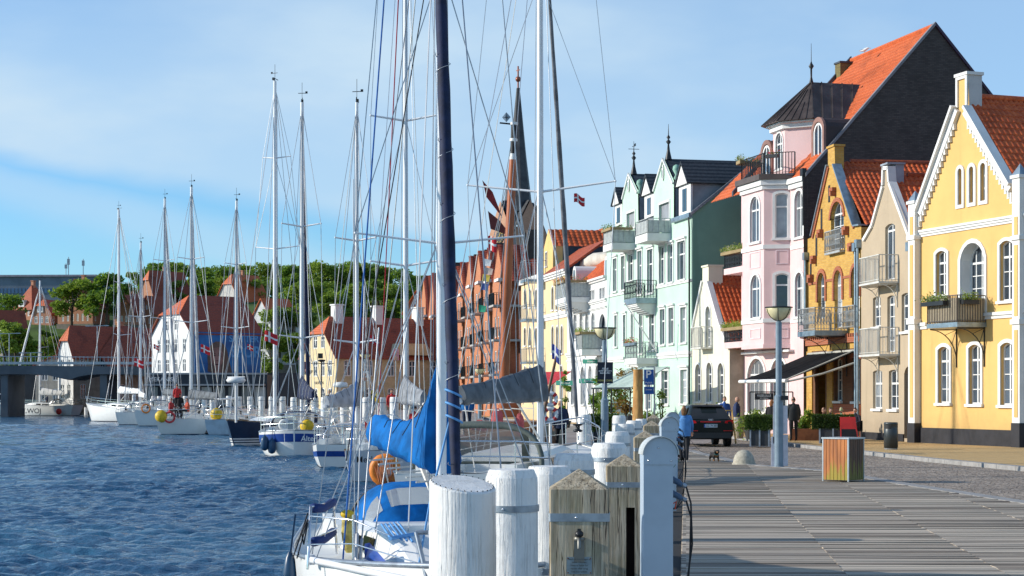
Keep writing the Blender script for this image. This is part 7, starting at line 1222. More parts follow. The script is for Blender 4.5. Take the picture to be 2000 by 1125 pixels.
mb = MB(); mb.bx((-W_/2+.03, -W_/2+.03, .03), (W_/2-.03, W_/2-.03, .9)); ob('liner', mb, BLACK, r)
# dark cylinder bin
Y = 61; r = thing('litter_bin', 'dark grey round litter bin on the yellow pavement before the tan house', 'litter bin', (X_(1740, Y), Y, .085)); mb = MB(); mb.lathe([(.21, 0), (.21, .06), (.245, .061), (.245, .70), (.24, .71), (.24, .88), (.245, .885), (.235, .95), (.2, .955)], (0, 0, 0), 24, True); ob('bin_body', mb, mat('anthracite_bin', (.045, .055, .06), .4, .2), r); mb = MB(); mb.rings([[Vector((.248*math.cos(a), .248*math.sin(a), z)) for a in [R(200)+R(60)*k/6 for k in range(7)]] for z in (.73, .86)], False, True, closed=False); ob('opening', mb, BLACK, r); mb = MB(); mb.lathe([(.225, 0), (.235, .05)], (0, 0, .0), 20); ob('bin_foot', mb, GALV, r)
# stone dome
Y = 49.7; r = thing('stone_dome', 'pale granite dome bollard at the end of the deck', 'bollard', (X_(1453, Y), Y, -.02)); mb = MB(); rs = []
for i in range(10): t = i/9; rs.append([Vector(((.30*math.cos(t*math.pi/2)+.015)*math.cos(a), (.30*math.cos(t*math.pi/2)+.015)*math.sin(a), .04+.40*math.sin(t*math.pi/2))) for a in [j*math.pi/12 for j in range(24)]])
mb.rings(rs, True, True); ob('dome', mb, mat('granite_dome', (.44, .41, .33), .8, var=.12, vs=14, bump=.6, bs=40), r); mb = MB(); mb.lathe([(.34, 0), (.34, .05), (.31, .06)], (0, 0, 0), 24); ob('foot_ring', mb, mat('granite_dome', (.44, .41, .33)), r)
# bark post, parking sign
Y = 72; r = thing('bark_post', 'thick peeled tree trunk post standing among the pile heads', 'wooden post', (X_(1246, Y), Y, 0)); mb = MB(); rg = random.Random(9); rs = []
for k in range(15): z = k*3.05/14; rs.append([Vector(((.235-.006*k/2)*(1+.05*math.sin(3*a+k*.7)+.03*math.sin(9*a+k*1.7))*math.cos(a)+.006*math.sin(k), (.235-.006*k/2)*(1+.05*math.sin(3*a+k*.7)+.03*math.sin(9*a+k*1.7))*math.sin(a), z)) for a in [j*math.pi/12 for j in range(24)]])
mb.rings(rs, True, True); ob('trunk', mb, mat('peeled_bark', (.58, .33, .11), .85, var=.2, vs=3, st=(1, 1, .4), bump=.9, bs=8, col2=(.34, .16, .05)), r); mb = MB(); mb.lathe([(.215, 0), (.2, .02)], (0, 0, 3.05), 16); ob('cut_top', mb, mat('cut_wood', (.6, .45, .25)), r)
Y = 80; r = thing('parking_sign', 'blue parking sign behind the bark post', 'traffic sign', (X_(1262, Y), Y, 0)); BS = mat('sign_blue', (.01, .10, .38), .4); mb = MB(); mb.tube([(.05, 0, 0), (.05, 0, 3.0)], .035, 8); mb.tube([(.38, 0, 0), (.38, 0, 3.3)], .04, 8); mb.bar((0, 0, 3.3), (.38, 0, 3.3), .05); ob('post', mb, GALV, r)
mb = MB(); mb.box((.12, -.05, 2.83), (.44, .02, .70)); b_ = ob('sign_plate', mb, BS, r); text('P', .50, WHITE, b_, (.10, -.065, 2.95), bold=.01); text('P-plads', .11, WHITE, b_, (.12, -.065, 2.58)); mb = MB(); mb.box((.12, -.05, 2.22), (.44, .02, .34)); b2_ = ob('sub_plate', mb, BS, r); text('2 timer', .10, WHITE, b2_, (.12, -.065, 2.26))
# hedges in planters
def hedge(px0, px1, Y, zb, zt, label, dp=.6, legm=GALV):
    x0, x1 = X_(px0, Y), X_(px1, Y); r = thing('hedge_planter', label, 'planter', ((x0+x1)/2, Y, .02), R(-12)); w = (x1-x0)/2; rg = random.Random(int(px0)); mb = MB()
    def smp(g):
        f = g.random(); x, y, z = g.uniform(-w, w), g.uniform(-dp/2, dp/2), g.uniform(zb, zt)
        if f < .35: y = -dp/2+g.gauss(0, .02)
        elif f < .6: z = zt+g.gauss(0, .02)
        elif f < .75: x = -w+g.gauss(0, .02)
        elif f < .85: x = w
        return (x, y, z)
    leaves(mb, smp, int(5200*w), .035, rg, .3); mb.bx((-w+.05, -dp/2+.06, zb+.05), (w-.05, dp/2-.06, zt-.06)); ob('hedge', mb, HEDGE, r, recalc=False)
    mb = MB(); mb.bx((-w*.62, -.24, .03), (w*.62, .24, zb+.05)); ob('planter_box', mb, mat('planter_anthracite', (.035, .04, .045), .5), r); mb = MB(); [mb.bx((x-.03, y-.02, 0), (x+.03, y+.02, zb+.03)) for x in (-w*.65, 0, w*.65) for y in (-.26, .26)]; ob('planter_frame', mb, legm, r); return r
hedge(1457, 1512, 67, .62, 1.18, 'clipped green hedge in a dark planter right of the parked car'); hedge(1588, 1667, 69, .62, 1.18, 'wide clipped hedge in a raised planter before the terrace guests', .5); hedge(1149, 1208, 66, .60, 1.22, 'clipped hedge in a planter behind the advert lamp post')
def shrub(px, Y, w, z0, z1, label, n=700, leaf=.07, pot=True, m=None, stem=False, name='potted_shrub', potm=None):
    r = thing(name, label, 'plant', (X_(px, Y), Y, .08)); rg = random.Random(int(px*7+Y)); mb = MB(); L_ = [(Vector((rg.uniform(-w*.6, w*.6), rg.uniform(-.2, .2), rg.uniform(z0+.1, z1-.15))), rg.uniform(.25, .5)*min(w*1.3, z1-z0)*.8) for _ in range(9)]
    leaves(mb, lambda g: (lambda c: c[0]+Vector((g.gauss(0, .5), g.gauss(0, .5), g.gauss(0, .5)))*c[1])(g.choice(L_)), n, leaf, rg, .5); ob('foliage', mb, m or LEAF, r, recalc=False)
    mb = MB(); [mb.tube([(0, 0, .2), (c.x*.3, c.y*.3, z0*.7+.2), c], [.03, .02, .008], 5) for c, k in L_[:6]]; ob('stem', mb, BARK, r)
    if pot: mb = MB(); mb.lathe([(.2, 0), (.28, .35), (.30, .42), (.27, .42), (.25, .38)], (0, 0, 0), 14); ob('pot', mb, potm or mat('dark_pot', (.05, .05, .05), .6), r)
    return r
shrub(1292, 72, .35, 1.0, 2.2, 'slender olive tree in a dark pot before the mint house', 420, .05, name='potted_tree'); shrub(1345, 85, .5, .5, 1.35, 'low potted shrub behind the parked car before the mint house'); shrub(1398, 86, .6, .5, 1.3, 'low potted shrub by the cream house wall'); shrub(1466, 76, .7, .35, 1.3, 'leafy shrub left of the cafe sign frame', 900); shrub(1488, 75, .5, .3, 1.1, 'leafy shrub under the cafe sign', 700); shrub(1578, 76, .45, .3, 1.35, 'leafy shrub right of the man in the black coat', 800); shrub(1564, 76, .3, .3, 1.0, 'small dark shrub at the foot of the pink house downpipe', 400, m=LEAFD)
shrub(1196, 98, 1.0, 1.0, 3.3, 'large olive tree before the white house, left of the bark post', 1500, .09, name='potted_tree'); shrub(1165, 100, .7, .6, 3.0, 'leafy tree left of the advert lamp post', 900, .09, m=LEAFD, name='potted_tree'); shrub(1222, 96, .8, 1.0, 3.4, 'reddish climbing shrub beside the bark post', 1000, .08, m=leafmat('autumn_leaves', (.10, .06, .015), (.35, .20, .05)), name='climbing_shrub'); shrub(1106, 104, .35, .3, 3.6, 'dark conical evergreen near the far shop fronts', 900, .08, m=LEAFD); shrub(1268, 90, .5, .4, 1.2, 'bushy plants at the foot of the mint house', 600)
# cafe sign frame, barrel, boards, terrace planters
Y = 74; r = thing('cafe_sign_frame', 'black frame with a dark cafe name board and glass below', 'sign', (X_(1490, Y), Y, .085), R(-4)); mb = MB(); x0, x1 = X_(1465, Y)-X_(1490, Y), X_(1548, Y)-X_(1490, Y); [mb.bar((x, 0, 0), (x, 0, 2.05), .05) for x in (x0, x1, .5)]; mb.bar((x0, 0, 2.05), (x1, 0, 2.05), .05); ob('frame', mb, BLACK, r); mb = MB(); mb.bx((-.35, -.03, 1.72), (.45, .0, 2.0)); b_ = ob('name_board', mb, mat('board_black', (.02, .018, .02), .6), r); text('VISSELULLE', .14, WHITE, b_, (.05, -.034, 1.89), xs=.85); text('ICE CREAM', .07, WHITE, b_, (.05, -.034, 1.78))
Y = 77; r = thing('barrel_planter', 'weathered grey wooden barrel beside the bald man', 'barrel', (X_(1442.5, Y), Y, .085)); mb = MB(); mb.lathe([(.20, 0), (.235, .3), (.255, .62), (.25, .9), (.245, .95)], (0, 0, 0), 20); ob('staves', mb, POST, r); mb = MB(); [mb.lathe([(a, z), (a, z+.03)], (0, 0, 0), 20) for a, z in ((.262, .72), (.248, .35), (.258, .86))]; ob('hoop', mb, GALV, r)
Y = 71; r = thing('easel_board', 'tilted wooden frame easel standing right of the parked car', 'easel', (X_(1428, Y), Y, .02)); mb = MB(); mb.bar((-.22, 0, 1.35), (.05, 0, 1.35), .05); mb.bar((.03, 0, 1.36), (.18, -.1, 0), .05); mb.bar((-.2, 0, 1.36), (-.22, .2, 0), .05); ob('frame', mb, mat('pine_frame', (.60, .38, .12), .6), r)
Y = 68.5; r = thing('sandwich_board', 'red framed sandwich board at the right end of the wide hedge', 'sandwich board', (X_(1656, Y), Y, .085)); mb = MB(); mb.prism([(-.32, -.2, 0), (.40, -.2, 0), (.30, .05, 1.05), (-.30, .05, 1.05)], (0, .03, 0)); b_ = ob('red_panel', mb, mat('sandwich_red', (.60, .03, .025), .45), r); mb = MB(); mb.prism([(-.28, -.205, .03), (.36, -.205, .03), (.27, -.015, .74), (-.26, -.015, .74)], (0, .0, .0) if False else (0, -.004, 0)); ob('chalk_panel', mb, BLACK, b_)
Y = 73.5; r = thing('terrace_planter', 'long brown wooden planter behind the man in the black coat', 'planter', (X_(1572, Y), Y, .085), R(-6)); mb = MB(); mb.bx((-.6, -.2, 0), (.95, .2, .5)); ob('planter_box', mb, mat('brown_planter', (.20, .075, .03), .7, var=.2, vs=3), r)
for px, Y, lab in ((1650, 71.5, 'round cafe table behind the wide hedge'), (1612, 73, 'round cafe table at the left of the terrace')):
    t_ = thing('cafe_table', lab, 'table', (X_(px, Y), Y, .085)); mb = MB(); mb.lathe([(.38, .72), (.38, .75)], (0, 0, 0), 16); ob('tabletop', mb, mat('table_top', (.3, .25, .2)), t_); mb = MB(); mb.lathe([(.2, 0), (.03, .03), (.03, .72)], (0, 0, 0), 8); ob('leg', mb, DARKM, t_)
# parked scooters and cafe furniture silhouettes by the mint house
def chair(px, Y, lab, rz=0): r = thing('terrace_chair', lab, 'chair', (X_(px, Y), Y, .085), rz); mb = MB(); mb.bx((-.22, -.22, .44), (.22, .22, .47)); ob('seat', mb, DARKM, r); mb = MB(); mb.bx((-.22, .2, .47), (.22, .23, .9)); ob('backrest', mb, DARKM, r); [ob('leg', MB().bar((x, y, 0), (x, y, .45), .03), DARKM, r) for x in (-.2, .2) for y in (-.2, .2)]
for px, Y, lab in ((1150, 88, 'dark terrace chair left of the advert lamp post'), (1163, 90, 'dark terrace chair second from the left before the white house'), (1216, 84, 'dark terrace chair left of the bark post'), (1228, 86, 'dark terrace chair touching the bark post'), (1262, 84, 'dark terrace chair under the parking sign')): chair(px, Y, lab, rnd.uniform(0, 6))
def bicycle(px, Y, lab, rz):
    r = thing('bicycle', lab, 'bicycle', (X_(px, Y), Y, 0), rz)
    for x in (-.52, .52): mb = MB(); mb.tube([(x+.33*math.cos(a), 0, .34+.33*math.sin(a)) for a in [k*math.pi/9 for k in range(19)]], .02, 5); [mb.bar((x, 0, .34), (x+.32*math.cos(a), 0, .34+.32*math.sin(a)), .008) for a in [k*math.pi/5 for k in range(10)]]; ob('wheel', mb, BLACK, r)
    mb = MB(); [mb.tube(p, .018, 5) for p in ([(-.52, 0, .34), (-.1, 0, .32), (.38, 0, .85), (-.18, 0, .88), (-.1, 0, .32)], [(-.52, 0, .34), (-.18, 0, .85), (-.2, 0, .98)], [(.52, 0, .34), (.36, 0, .98)], [(.36, -.25, 1.0), (.34, 0, 1.0), (.36, .25, 1.0)])]; ob('frame', mb, DARKM, r); mb = MB(); mb.ell((-.21, 0, 1.0), (.13, .07, .035), 8, 5); ob('saddle', mb, BLACK, r)
bicycle(1202, 78, 'bicycle parked behind the white pile heads', .5); bicycle(1224, 79, 'bicycle leaning beside the bark post', -.4)
mb = MB(); 
# striped green shop awning and green fascia signs
for px, py, Y, lab, sc in ((1105, 748, 104, 'left green shop fascia sign of the far cafe', 1), (1155, 706, 118, 'upper green fascia sign under the planted balcony', 1), (1150, 744, 104, 'green fascia sign left of the advert lamp', 1)):
    p = PT(px, py, Y); o = thing('shop_sign', lab, 'sign', p, R(-30)); mb = MB(); mb.box((0, 0, 0), (1.3, .05, .28)); b_ = ob('sign_board', mb, mat('shop_green', (.03, .28, .20), .5), o); text('Ålandet', .2, WHITE, b_, (0, -.03, 0))
p = PT(1255, 728, 95); o = thing('pale_green_awning', 'pale green shop awning with dark frame left of the parking sign', 'awning', (p.x, p.y, 0), R(-70)); mb = MB(); mb.prism([(-2.6, -1.9, 2.35), (2.6, -1.9, 2.35), (2.6, .3, 3.5), (-2.6, .3, 3.5)], (0, 0, .05)); ob('canopy', mb, mat('pale_green_canvas', (.42, .52, .46), .8), o); mb = MB(); [mb.bar((x, -1.85, 0), (x, -1.85, 2.35), .06) for x in (-2.5, 0, 2.5)]; mb.bar((-2.6, -1.9, 2.4), (2.6, -1.9, 2.4), .08); ob('frame', mb, DARKM, o)
p = PT(1078, 735, 112); o = thing('red_awning', 'red shop awning near the spar with the small flag', 'awning', (p.x, p.y, .1), R(-60)); mb = MB(); mb.prism([(-2, -1.2, 2.6), (2, -1.2, 2.6), (2, .2, 3.4), (-2, .2, 3.4)], (0, 0, .05)); ob('canopy', mb, REDC, o); mb = MB(); [mb.bar((x, -1.2, 0), (x, -1.2, 2.6), .05) for x in (-2, 2)]; ob('frame', mb, DARKM, o)
p = PT(1075, 790, 58); o = thing('lifebuoy_stand', 'red and white lifebuoys on a quay stand left of the man in navy', 'lifebuoy', (p.x, p.y, 0)); mb = MB(); mb.tube([(0, 0, 0), (0, 0, 2.3)], .05, 8); ob('post', mb, WHITE, o)
for z in (1.85, 1.35):
    mb = MB(); mb.tube([(.2*math.cos(a), -.1, z+.2*math.sin(a)) for a in [k*math.pi/8 for k in range(17)]], .07, 8); l_ = ob('lifebuoy', mb, WHITE, o); mb = MB(); [mb.tube([(.2*math.cos(a+e), -.1, z+.2*math.sin(a+e)) for e in (-.25, 0, .25)], .075, 8) for a in (.78, 2.35, 3.9, 5.5)]; ob('lifebuoy_band', mb, mat('band_red', (.6, .03, .03)), l_)
p = PT(1092, 820, 60); mb = MB(); mb.bx((-.42, -.3, 0), (.42, .3, 1.05)); o = thing('slatted_locker', 'grey slatted wooden locker behind the man in navy', 'locker', (X_(1082, 62), 62, -.02)); ob('locker_body', mb, POST, o); mb = MB(); mb.bx((-.45, -.33, 1.05), (.45, .33, 1.1)); ob('lid', mb, GALV, o)
# vans and cars far away
r = thing('delivery_van', 'white van parked under the bridge on the far quay', 'van', (X_(172, 246), 246, .5), R(0)); mb = MB(); mb.prism([(-2.2, 0, .35), (2.0, 0, .35), (2.0, 0, 2.5), (-1.4, 0, 2.5), (-2.1, 0, 1.5)], (0, 1.9, 0)); ob('body', mb, GEL, r); mb = MB(); mb.bx((-1.9, -.02, 1.5), (-.9, -.005, 2.1)); ob('window', mb, CARGLASS, r); [ob('wheel', MB().tube([(x, -.02, .36), (x, .3, .36)], .36, 12), BLACK, r) for x in (-1.3, 1.2)]
r = thing('blue_container', 'bright blue container beside the white van', 'container', (X_(192, 249), 249, .5)); mb = MB(); mb.bx((-1.2, 0, 0), (1.6, 2, 2.5)); ob('shell', mb, mat('container_blue', (.02, .22, .62), .5), r); mb = MB(); [mb.bx((-1.1+.3*k, -.04, .1), (-.95+.3*k, -.003, 2.4)) for k in range(9)]; ob('ribs', mb, mat('container_blue', (.02, .22, .62)), r)
# ------------------------------------------------ car
Y = 67.6; r = thing('suv', 'black electric SUV with a red light strip seen from behind', 'car', (X_(1388, Y), Y, -.02), R(3)); CARP = _base('car_paint', .25, 0, .12)
CARP[2].inputs['Base Color'].default_value = (.010, .014, .013, 1); CARP[2].inputs['Coat Weight'].default_value = .12; CARP[2].inputs['Coat Roughness'].default_value = .03; CARP = CARP[0]
st = [(0.0, .86, .60, .42, .95, 1.0), (.12, .92, .62, .35, 1.02, 1.08), (.32, .935, .64, .3, 1.05, 1.30), (.75, .94, .64, .28, 1.05, 1.575), (1.4, .94, .67, .27, 1.03, 1.63), (2.3, .94, .68, .27, 1.01, 1.63), (3.0, .94, .64, .27, .98, 1.5), (3.55, .93, .60, .27, .97, 1.10), (4.1, .91, .62, .3, .93, 1.0), (4.5, .86, .60, .35, .82, .85), (4.6, .74, .5, .42, .68, .70)]
rs = []
for y, wl_, wu, zb, zbelt, zt in st:
    half = [(wl_*.88, zb), (wl_*.98, zb+.12), (wl_, zb+.32), (wl_*.985, zbelt-.08), (wl_*.95, zbelt), (max(wu, wl_*.80) if zt-zbelt > .2 else wl_*.9, zbelt+(zt-zbelt)*.55), (wu*1.02, zt-.05 if zt-zbelt > .1 else zt), (wu*.85, zt), (wu*.4, zt+.015)]
    rs.append([Vector((x, y, z)) for x, z in half]+[Vector((-x, y, z)) for x, z in half[::-1]])
mb = MB(); mb.rings(rs, True, True); bd = ob('body', mb, CARP, r)
mb = MB(); mb.rings([[Vector((x, y, z)) for x in (-w_, -w_*.5, 0, w_*.5, w_)] for y, z, w_ in ((.085, 1.08, .78), (.30, 1.30, .70), (.66, 1.53, .60))], False, True, closed=False); ob('rear_window', mb, CARGLASS, r)
mb = MB(); mb.rings([[Vector((x, y, z)) for x in (-w_, 0, w_)] for y, z, w_ in ((.60, 1.575, .62), (.95, 1.635, .62))], False, False, closed=False); ob('spoiler', mb, BLACK, r)
for sg in (-1, 1):
    mb = MB(); mb.add([(sg*.905, .75, 1.10), (sg*.925, 3.2, 1.04), (sg*.70, 2.7, 1.52), (sg*.70, 1.2, 1.56)], [(0, 1, 2, 3)]); ob('side_window', mb, CARGLASS, r)
    for y in (.95, 3.75): mb = MB(); mb.tube([(sg*.70, y, .36), (sg*.93, y, .36)], .36, 20); w_ = ob('wheel', mb, BLACK, r); mb = MB(); mb.tube([(sg*.92, y, .36), (sg*.94, y, .36)], .25, 16); ob('rim', mb, GALV, w_)
    mb = MB(); mb.ell((sg*1.02, 3.1, 1.08), (.11, .07, .08), 8, 6); ob('mirror', mb, CARP, r)
RL = mat('tail_light_red', (.65, .01, .015), .2); mb = MB(); mb.rings([[Vector((x, .02-.03+.10*(abs(x)/.9)**3, z+.03*(abs(x)/.9)**2)) for x in [(-.88+.176*k) for k in range(11)]] for z in (.955, 1.0)], False, True, closed=False); ob('light_strip', mb, RL, r, recalc=False)
for sg in (-1, 1): mb = MB(); mb.prism([(sg*.55, .0, .93), (sg*.88, .08, .90), (sg*.90, .09, 1.06), (sg*.6, .0, 1.02)], (0, -.03, 0)); ob('tail_light', mb, RL, r); mb = MB(); mb.bx((sg*.5, -.025, .62), (sg*.84, .02, .645)); ob('reflector', mb, RL, r)
mb = MB(); mb.bx((-.26, -.035, .76), (.26, -.02, .89)); pt_ = ob('number_plate', mb, mat('plate_white', (.6, .66, .72), .4), r); text('DZ 79 383', .12, BLACK, pt_, (.03, -.038, .825), bold=.001, xs=.8); mb = MB(); mb.bx((-.26, -.037, .76), (-.21, -.0355, .89)); ob('plate_band', mb, mat('plate_blue', (.01, .08, .4)), pt_)
mb = MB(); [mb.tube([(x+.03*math.cos(a), -.005, 1.055+.03*math.sin(a)) for a in [k*math.pi/6 for k in range(13)]], .006, 4) for x in (-.06, -.02, .02, .06)]; ob('badge', mb, STEEL, r)
mb = MB(); mb.bx((-.80, -.03, .34), (.80, .05, .56)); ob('bumper', mb, mat('dark_bumper', (.02, .022, .024), .4), r); mb = MB(); mb.tube([(-.5, 0.02, .40), (.5, .02, .40)], .03, 6); ob('skid_plate', mb, GALV, r); mb = MB(); mb.prism([(-.02, .9, 1.64), (.02, .9, 1.64), (0, .75, 1.70)], (.0, .12, 0)); ob('antenna_fin', mb, BLACK, r)
# ------------------------------------------------ people and animals
SKIN = mat('skin', (.52, .29, .20), .55, var=.06, vs=6)
def person(px, Y, label, h=1.75, z0=.0, face=0, top=(.02, .03, .06), legs=(.02, .02, .025), shoes=(.03, .03, .03), hair=(.08, .05, .03), pose='stand', hat=None, puffer=False, group='people along the harbour', bulk=1.0, bald=False, arm=0, x=None):
    """face: 0 looks towards the camera, 180 away from it"""
    r = thing('person', label, 'person', (X_(px, Y) if x is None else x, Y, z0), R(face), group); k = h/1.75; rg = random.Random(int(px*3+Y))
    P = dict(pel=(0, 0, .93), wst=(0, 0, 1.08), chs=(0, .01, 1.30), nck=(0, .0, 1.47), hd0=(0, -.01, 1.54), hl=(.10, 0, .90), kl=(.11, -.02, .50), al=(.11, .02, .09), tl=(.11, -.13, .04), hr=(-.10, 0, .90), kr=(-.11, -.02, .50), ar=(-.11, .02, .09), tr=(-.11, -.13, .04), sl=(.19, 0, 1.41), el=(.25, .02, 1.13), wl=(.25, -.06, .88), sr=(-.19, 0, 1.41), er=(-.25, .02, 1.13), wr=(-.25, -.06, .88))
    if pose == 'walk': P.update(kl=(.10, -.18, .52), al=(.10, -.16, .10), tl=(.10, -.31, .06), kr=(-.10, .08, .50), ar=(-.10, .30, .14), tr=(-.10, .20, .04), el=(.25, .10, 1.14), wl=(.25, .06, .90), er=(-.25, -.05, 1.14), wr=(-.24, -.20, .95))
    if pose == 'sit':
        for q in ('pel', 'wst', 'chs', 'nck', 'hd0', 'sl', 'el', 'wl', 'sr', 'er', 'wr'): a, b, c = P[q]; P[q] = (a, b, c-.42)
        P.update(hl=(.10, 0, .50), hr=(-.10, 0, .50), kl=(.13, -.42, .50), kr=(-.13, -.42, .50), al=(.13, -.42, .09), ar=(-.13, -.42, .09), tl=(.13, -.57, .04), tr=(-.13, -.57, .04), el=(.26, -.08, .74), wl=(.16, -.28, .70), er=(-.26, -.08, .74), wr=(-.16, -.28, .70))
    if arm: P.update(er=(-.24, -.14, 1.18), wr=(-.12, -.30, 1.18), el=(.24, -.12, 1.18), wl=(.10, -.28, 1.14)) if pose != 'sit' else None
    bk = bulk; E = [('pel', 'wst', .135*bk, .125*bk, 1), ('wst', 'chs', .125*bk, .15*bk, 1), ('chs', 'nck', .15*bk, .06, 1), ('nck', 'hd0', .055, .06, 0), ('pel', 'hl', .12*bk, .10*bk, 2), ('hl', 'kl', .095*bk, .065, 2), ('kl', 'al', .065, .045, 2), ('al', 'tl', .048, .038, 3), ('pel', 'hr', .12*bk, .10*bk, 2), ('hr', 'kr', .095*bk, .065, 2), ('kr', 'ar', .065, .045, 2), ('ar', 'tr', .048, .038, 3),
        ('chs', 'sl', .11*bk, .075*bk, 1), ('sl', 'el', .068*bk, .052*bk, 1), ('el', 'wl', .050*bk, .036, 1), ('chs', 'sr', .11*bk, .075*bk, 1), ('sr', 'er', .068*bk, .052*bk, 1), ('er', 'wr', .050*bk, .036, 1)]
    names = list(P); me = bpy.data.meshes.new('sk'); me.from_pydata([P[n] for n in names], [(names.index(a), names.index(b)) for a, b, *_ in E], []); o = bpy.data.objects.new('sk', me); COL.objects.link(o); sm = o.modifiers.new('s', 'SKIN'); sk = me.skin_vertices[0].data
    rad = {}
    for a, b, ra, rb, _ in E: rad[a] = max(rad.get(a, 0), ra); rad[b] = max(rad.get(b, 0), rb)
    rad['nck'] = .06; 
    for i, n in enumerate(names): q = rad[n]; sk[i].radius = (q*1.12, q*.78) if n in ('pel', 'wst', 'chs') else (q, q); sk[i].use_root = (n == 'pel')
    su = o.modifiers.new('u', 'SUBSURF'); su.levels = 1; su.render_levels = 1; bpy.context.view_layer.update(); ev = o.evaluated_get(bpy.context.evaluated_depsgraph_get()); nm = bpy.data.meshes.new_from_object(ev); bpy.data.objects.remove(o)
    mb = MB(); mb.add([v.co for v in nm.vertices], [tuple(p.vertices) for p in nm.polygons], True); nf = len(mb.f); hz_ = P['hd0'][2]
    hc = Vector((0, P['hd0'][1]-.01, hz_+.10)); mb.ell(hc, (.078, .096, .118), 14, 10); mb.ell(hc+Vector((0, -.098, -.015)), (.013, .018, .022), 6, 4); mb.ell(hc+Vector((.078, .0, -.01)), (.012, .02, .03), 6, 4); mb.ell(hc+Vector((-.078, .0, -.01)), (.012, .02, .03), 6, 4)
    for s_ in ('l', 'r'):   # palm, four fingers and a thumb
        w = Vector(P['w'+s_]); e = Vector(P['e'+s_]); dv = (w-e).normalized(); sd_ = dv.orthogonal().normalized(); up_ = dv.cross(sd_); mb.rings([[w+dv*t+sd_*(a*math.cos(q))+up_*(b*math.sin(q)) for q in [j*math.pi/4 for j in range(8)]] for t, a, b in ((-.02, .026, .022), (.03, .040, .018), (.08, .042, .016), (.095, .036, .012))], True, True)
        for f_, L_ in ((-.030, .060), (-.010, .072), (.010, .068), (.030, .052)): b0 = w+dv*.088+sd_*f_; mb.tube([b0, b0+dv*L_*.5+up_*.006, b0+dv*L_+up_*.022], [.0085, .0080, .0055], 5)
        b0 = w+dv*.035+sd_*.036; mb.tube([b0, b0+dv*.03+sd_*.022, b0+dv*.062+sd_*.028+up_*.01], [.011, .010, .007], 5)
    ms = [SKIN, mat('cloth_%.2f_%.2f_%.2f' % top, top, .8, var=.12, vs=6, bump=.3, bs=14), mat('cloth_%.2f_%.2f_%.2f' % legs, legs, .85, var=.12, vs=6), mat('shoe_%.2f' % shoes[0], shoes, .5)]
    me = mesh('body', mb, ms); segs = [(Vector(P[a]), Vector(P[b]), g, (ra+rb)/2) for a, b, ra, rb, g in E]
    for i, p in enumerate(me.polygons):
        if i >= nf: p.material_index = 0; continue
        c = p.center; best = min(segs, key=lambda s: ((c-(s[0]+(s[1]-s[0])*max(0, min(1, (c-s[0]).dot(s[1]-s[0])/(s[1]-s[0]).length_squared)))).length-s[3])); p.material_index = best[2] if not (best[2] == 2 and c.z > P['pel'][2]+.0 and pose != 'sit') else 1
    me.transform(Matrix.Scale(k, 4)); b_ = ob('body', me, None, r)
    HM = mat('hair_%.2f_%.2f' % hair[:2], hair, .75, var=.2, vs=20, bump=.4)
    if not bald:
        mb = MB(); rs = []
        for i in range(8): t = math.pi/2*i/7; q = math.cos(t); rs.append([(hc+Vector((.0815*q*math.cos(a), .012+.098*q*math.sin(a), .03+.100*math.sin(t)-(.05 if math.sin(a) > -.3 else 0)*q))) for a in [j*math.pi/8 for j in range(16)]])
        mb.rings(rs, True, True)
        if hat == 'long': mb.ell(hc+Vector((0, .075, -.06)), (.085, .05, .14), 10, 8)
        me = mesh('hair', mb, HM); me.transform(Matrix.Scale(k, 4)); ob('hair', me, None, r)
    if hat in ('beanie', 'cap'):
        mb = MB(); mb.rings([[hc+Vector((.090*q*math.cos(a), .105*q*math.sin(a), z)) for a in [j*math.pi/7 for j in range(14)]] for q, z in ((1, .02), (1.02, .05), (.95, .10), (.6, .15), (.1, .165))], True, True); 
        if hat == 'cap': mb.box(hc+Vector((0, -.13, .03)), (.12, .1, .012))
        me = mesh('hat', mb, mat('hat_%s' % hat, (.05, .05, .06) if hat == 'beanie' else (.45, .45, .48), .8)); me.transform(Matrix.Scale(k, 4)); ob('hat', me, None, r)
    mb = MB()
    for sx in (-.03, .03): mb.ell(hc+Vector((sx, -.090, .012)), (.012, .008, .007), 6, 4)
    mb.ell(hc+Vector((0, -.092, -.052)), (.024, .008, .007), 6, 4); me = mesh('face_features', mb, mat('dark_feature', (.08, .03, .025), .5)); me.transform(Matrix.Scale(k, 4)); ob('face_features', me, None, r)
    zb, zt = (P['pel'][2]-.10, P['nck'][2]-.01); mb = MB(); rs = []; n = 13 if puffer else 5
    for i in range(n*2+1):
        t = i/(n*2); z = zb+(zt-zb)*t; wv = (.012 if i % 2 else 0) if puffer else 0; wx_ = bk*(.185+.02*math.sin(t*3) if t < .8 else .185-(t-.8)*.6)+wv; wy = bk*(.13+.015*math.sin(t*3))+wv-(t > .85)*.03; rs.append([Vector((wx_*math.cos(a), wy*math.sin(a)+.005, z)) for a in [j*math.pi/9 for j in range(18)]])
    mb.rings(rs, True, True); me = mesh('jacket', mb, ms[1]); me.transform(Matrix.Scale(k, 4)); ob('jacket', me, None, r)
    return r
BLK = (.015, .015, .018); NV = (.018, .03, .07)
wm = person(1336, 51, 'woman in a light blue puffer jacket and black trousers walking away with a leash', 1.66, -.01, 172, top=(.10, .28, .60), legs=BLK, shoes=(.75, .74, .72), hair=(.24, .11, .04), pose='walk', hat='long', puffer=True, bulk=1.05)
person(1415, 81, 'man in a blue shirt and dark vest facing the camera behind the car', 1.86, .085, 8, top=(.03, .10, .35), legs=BLK, hair=(.2, .15, .1)); person(1439, 78, 'bald man in a navy sweater standing at the barrel', 1.84, .085, 80, top=(.02, .035, .10), legs=BLK, bald=True, bulk=1.1)
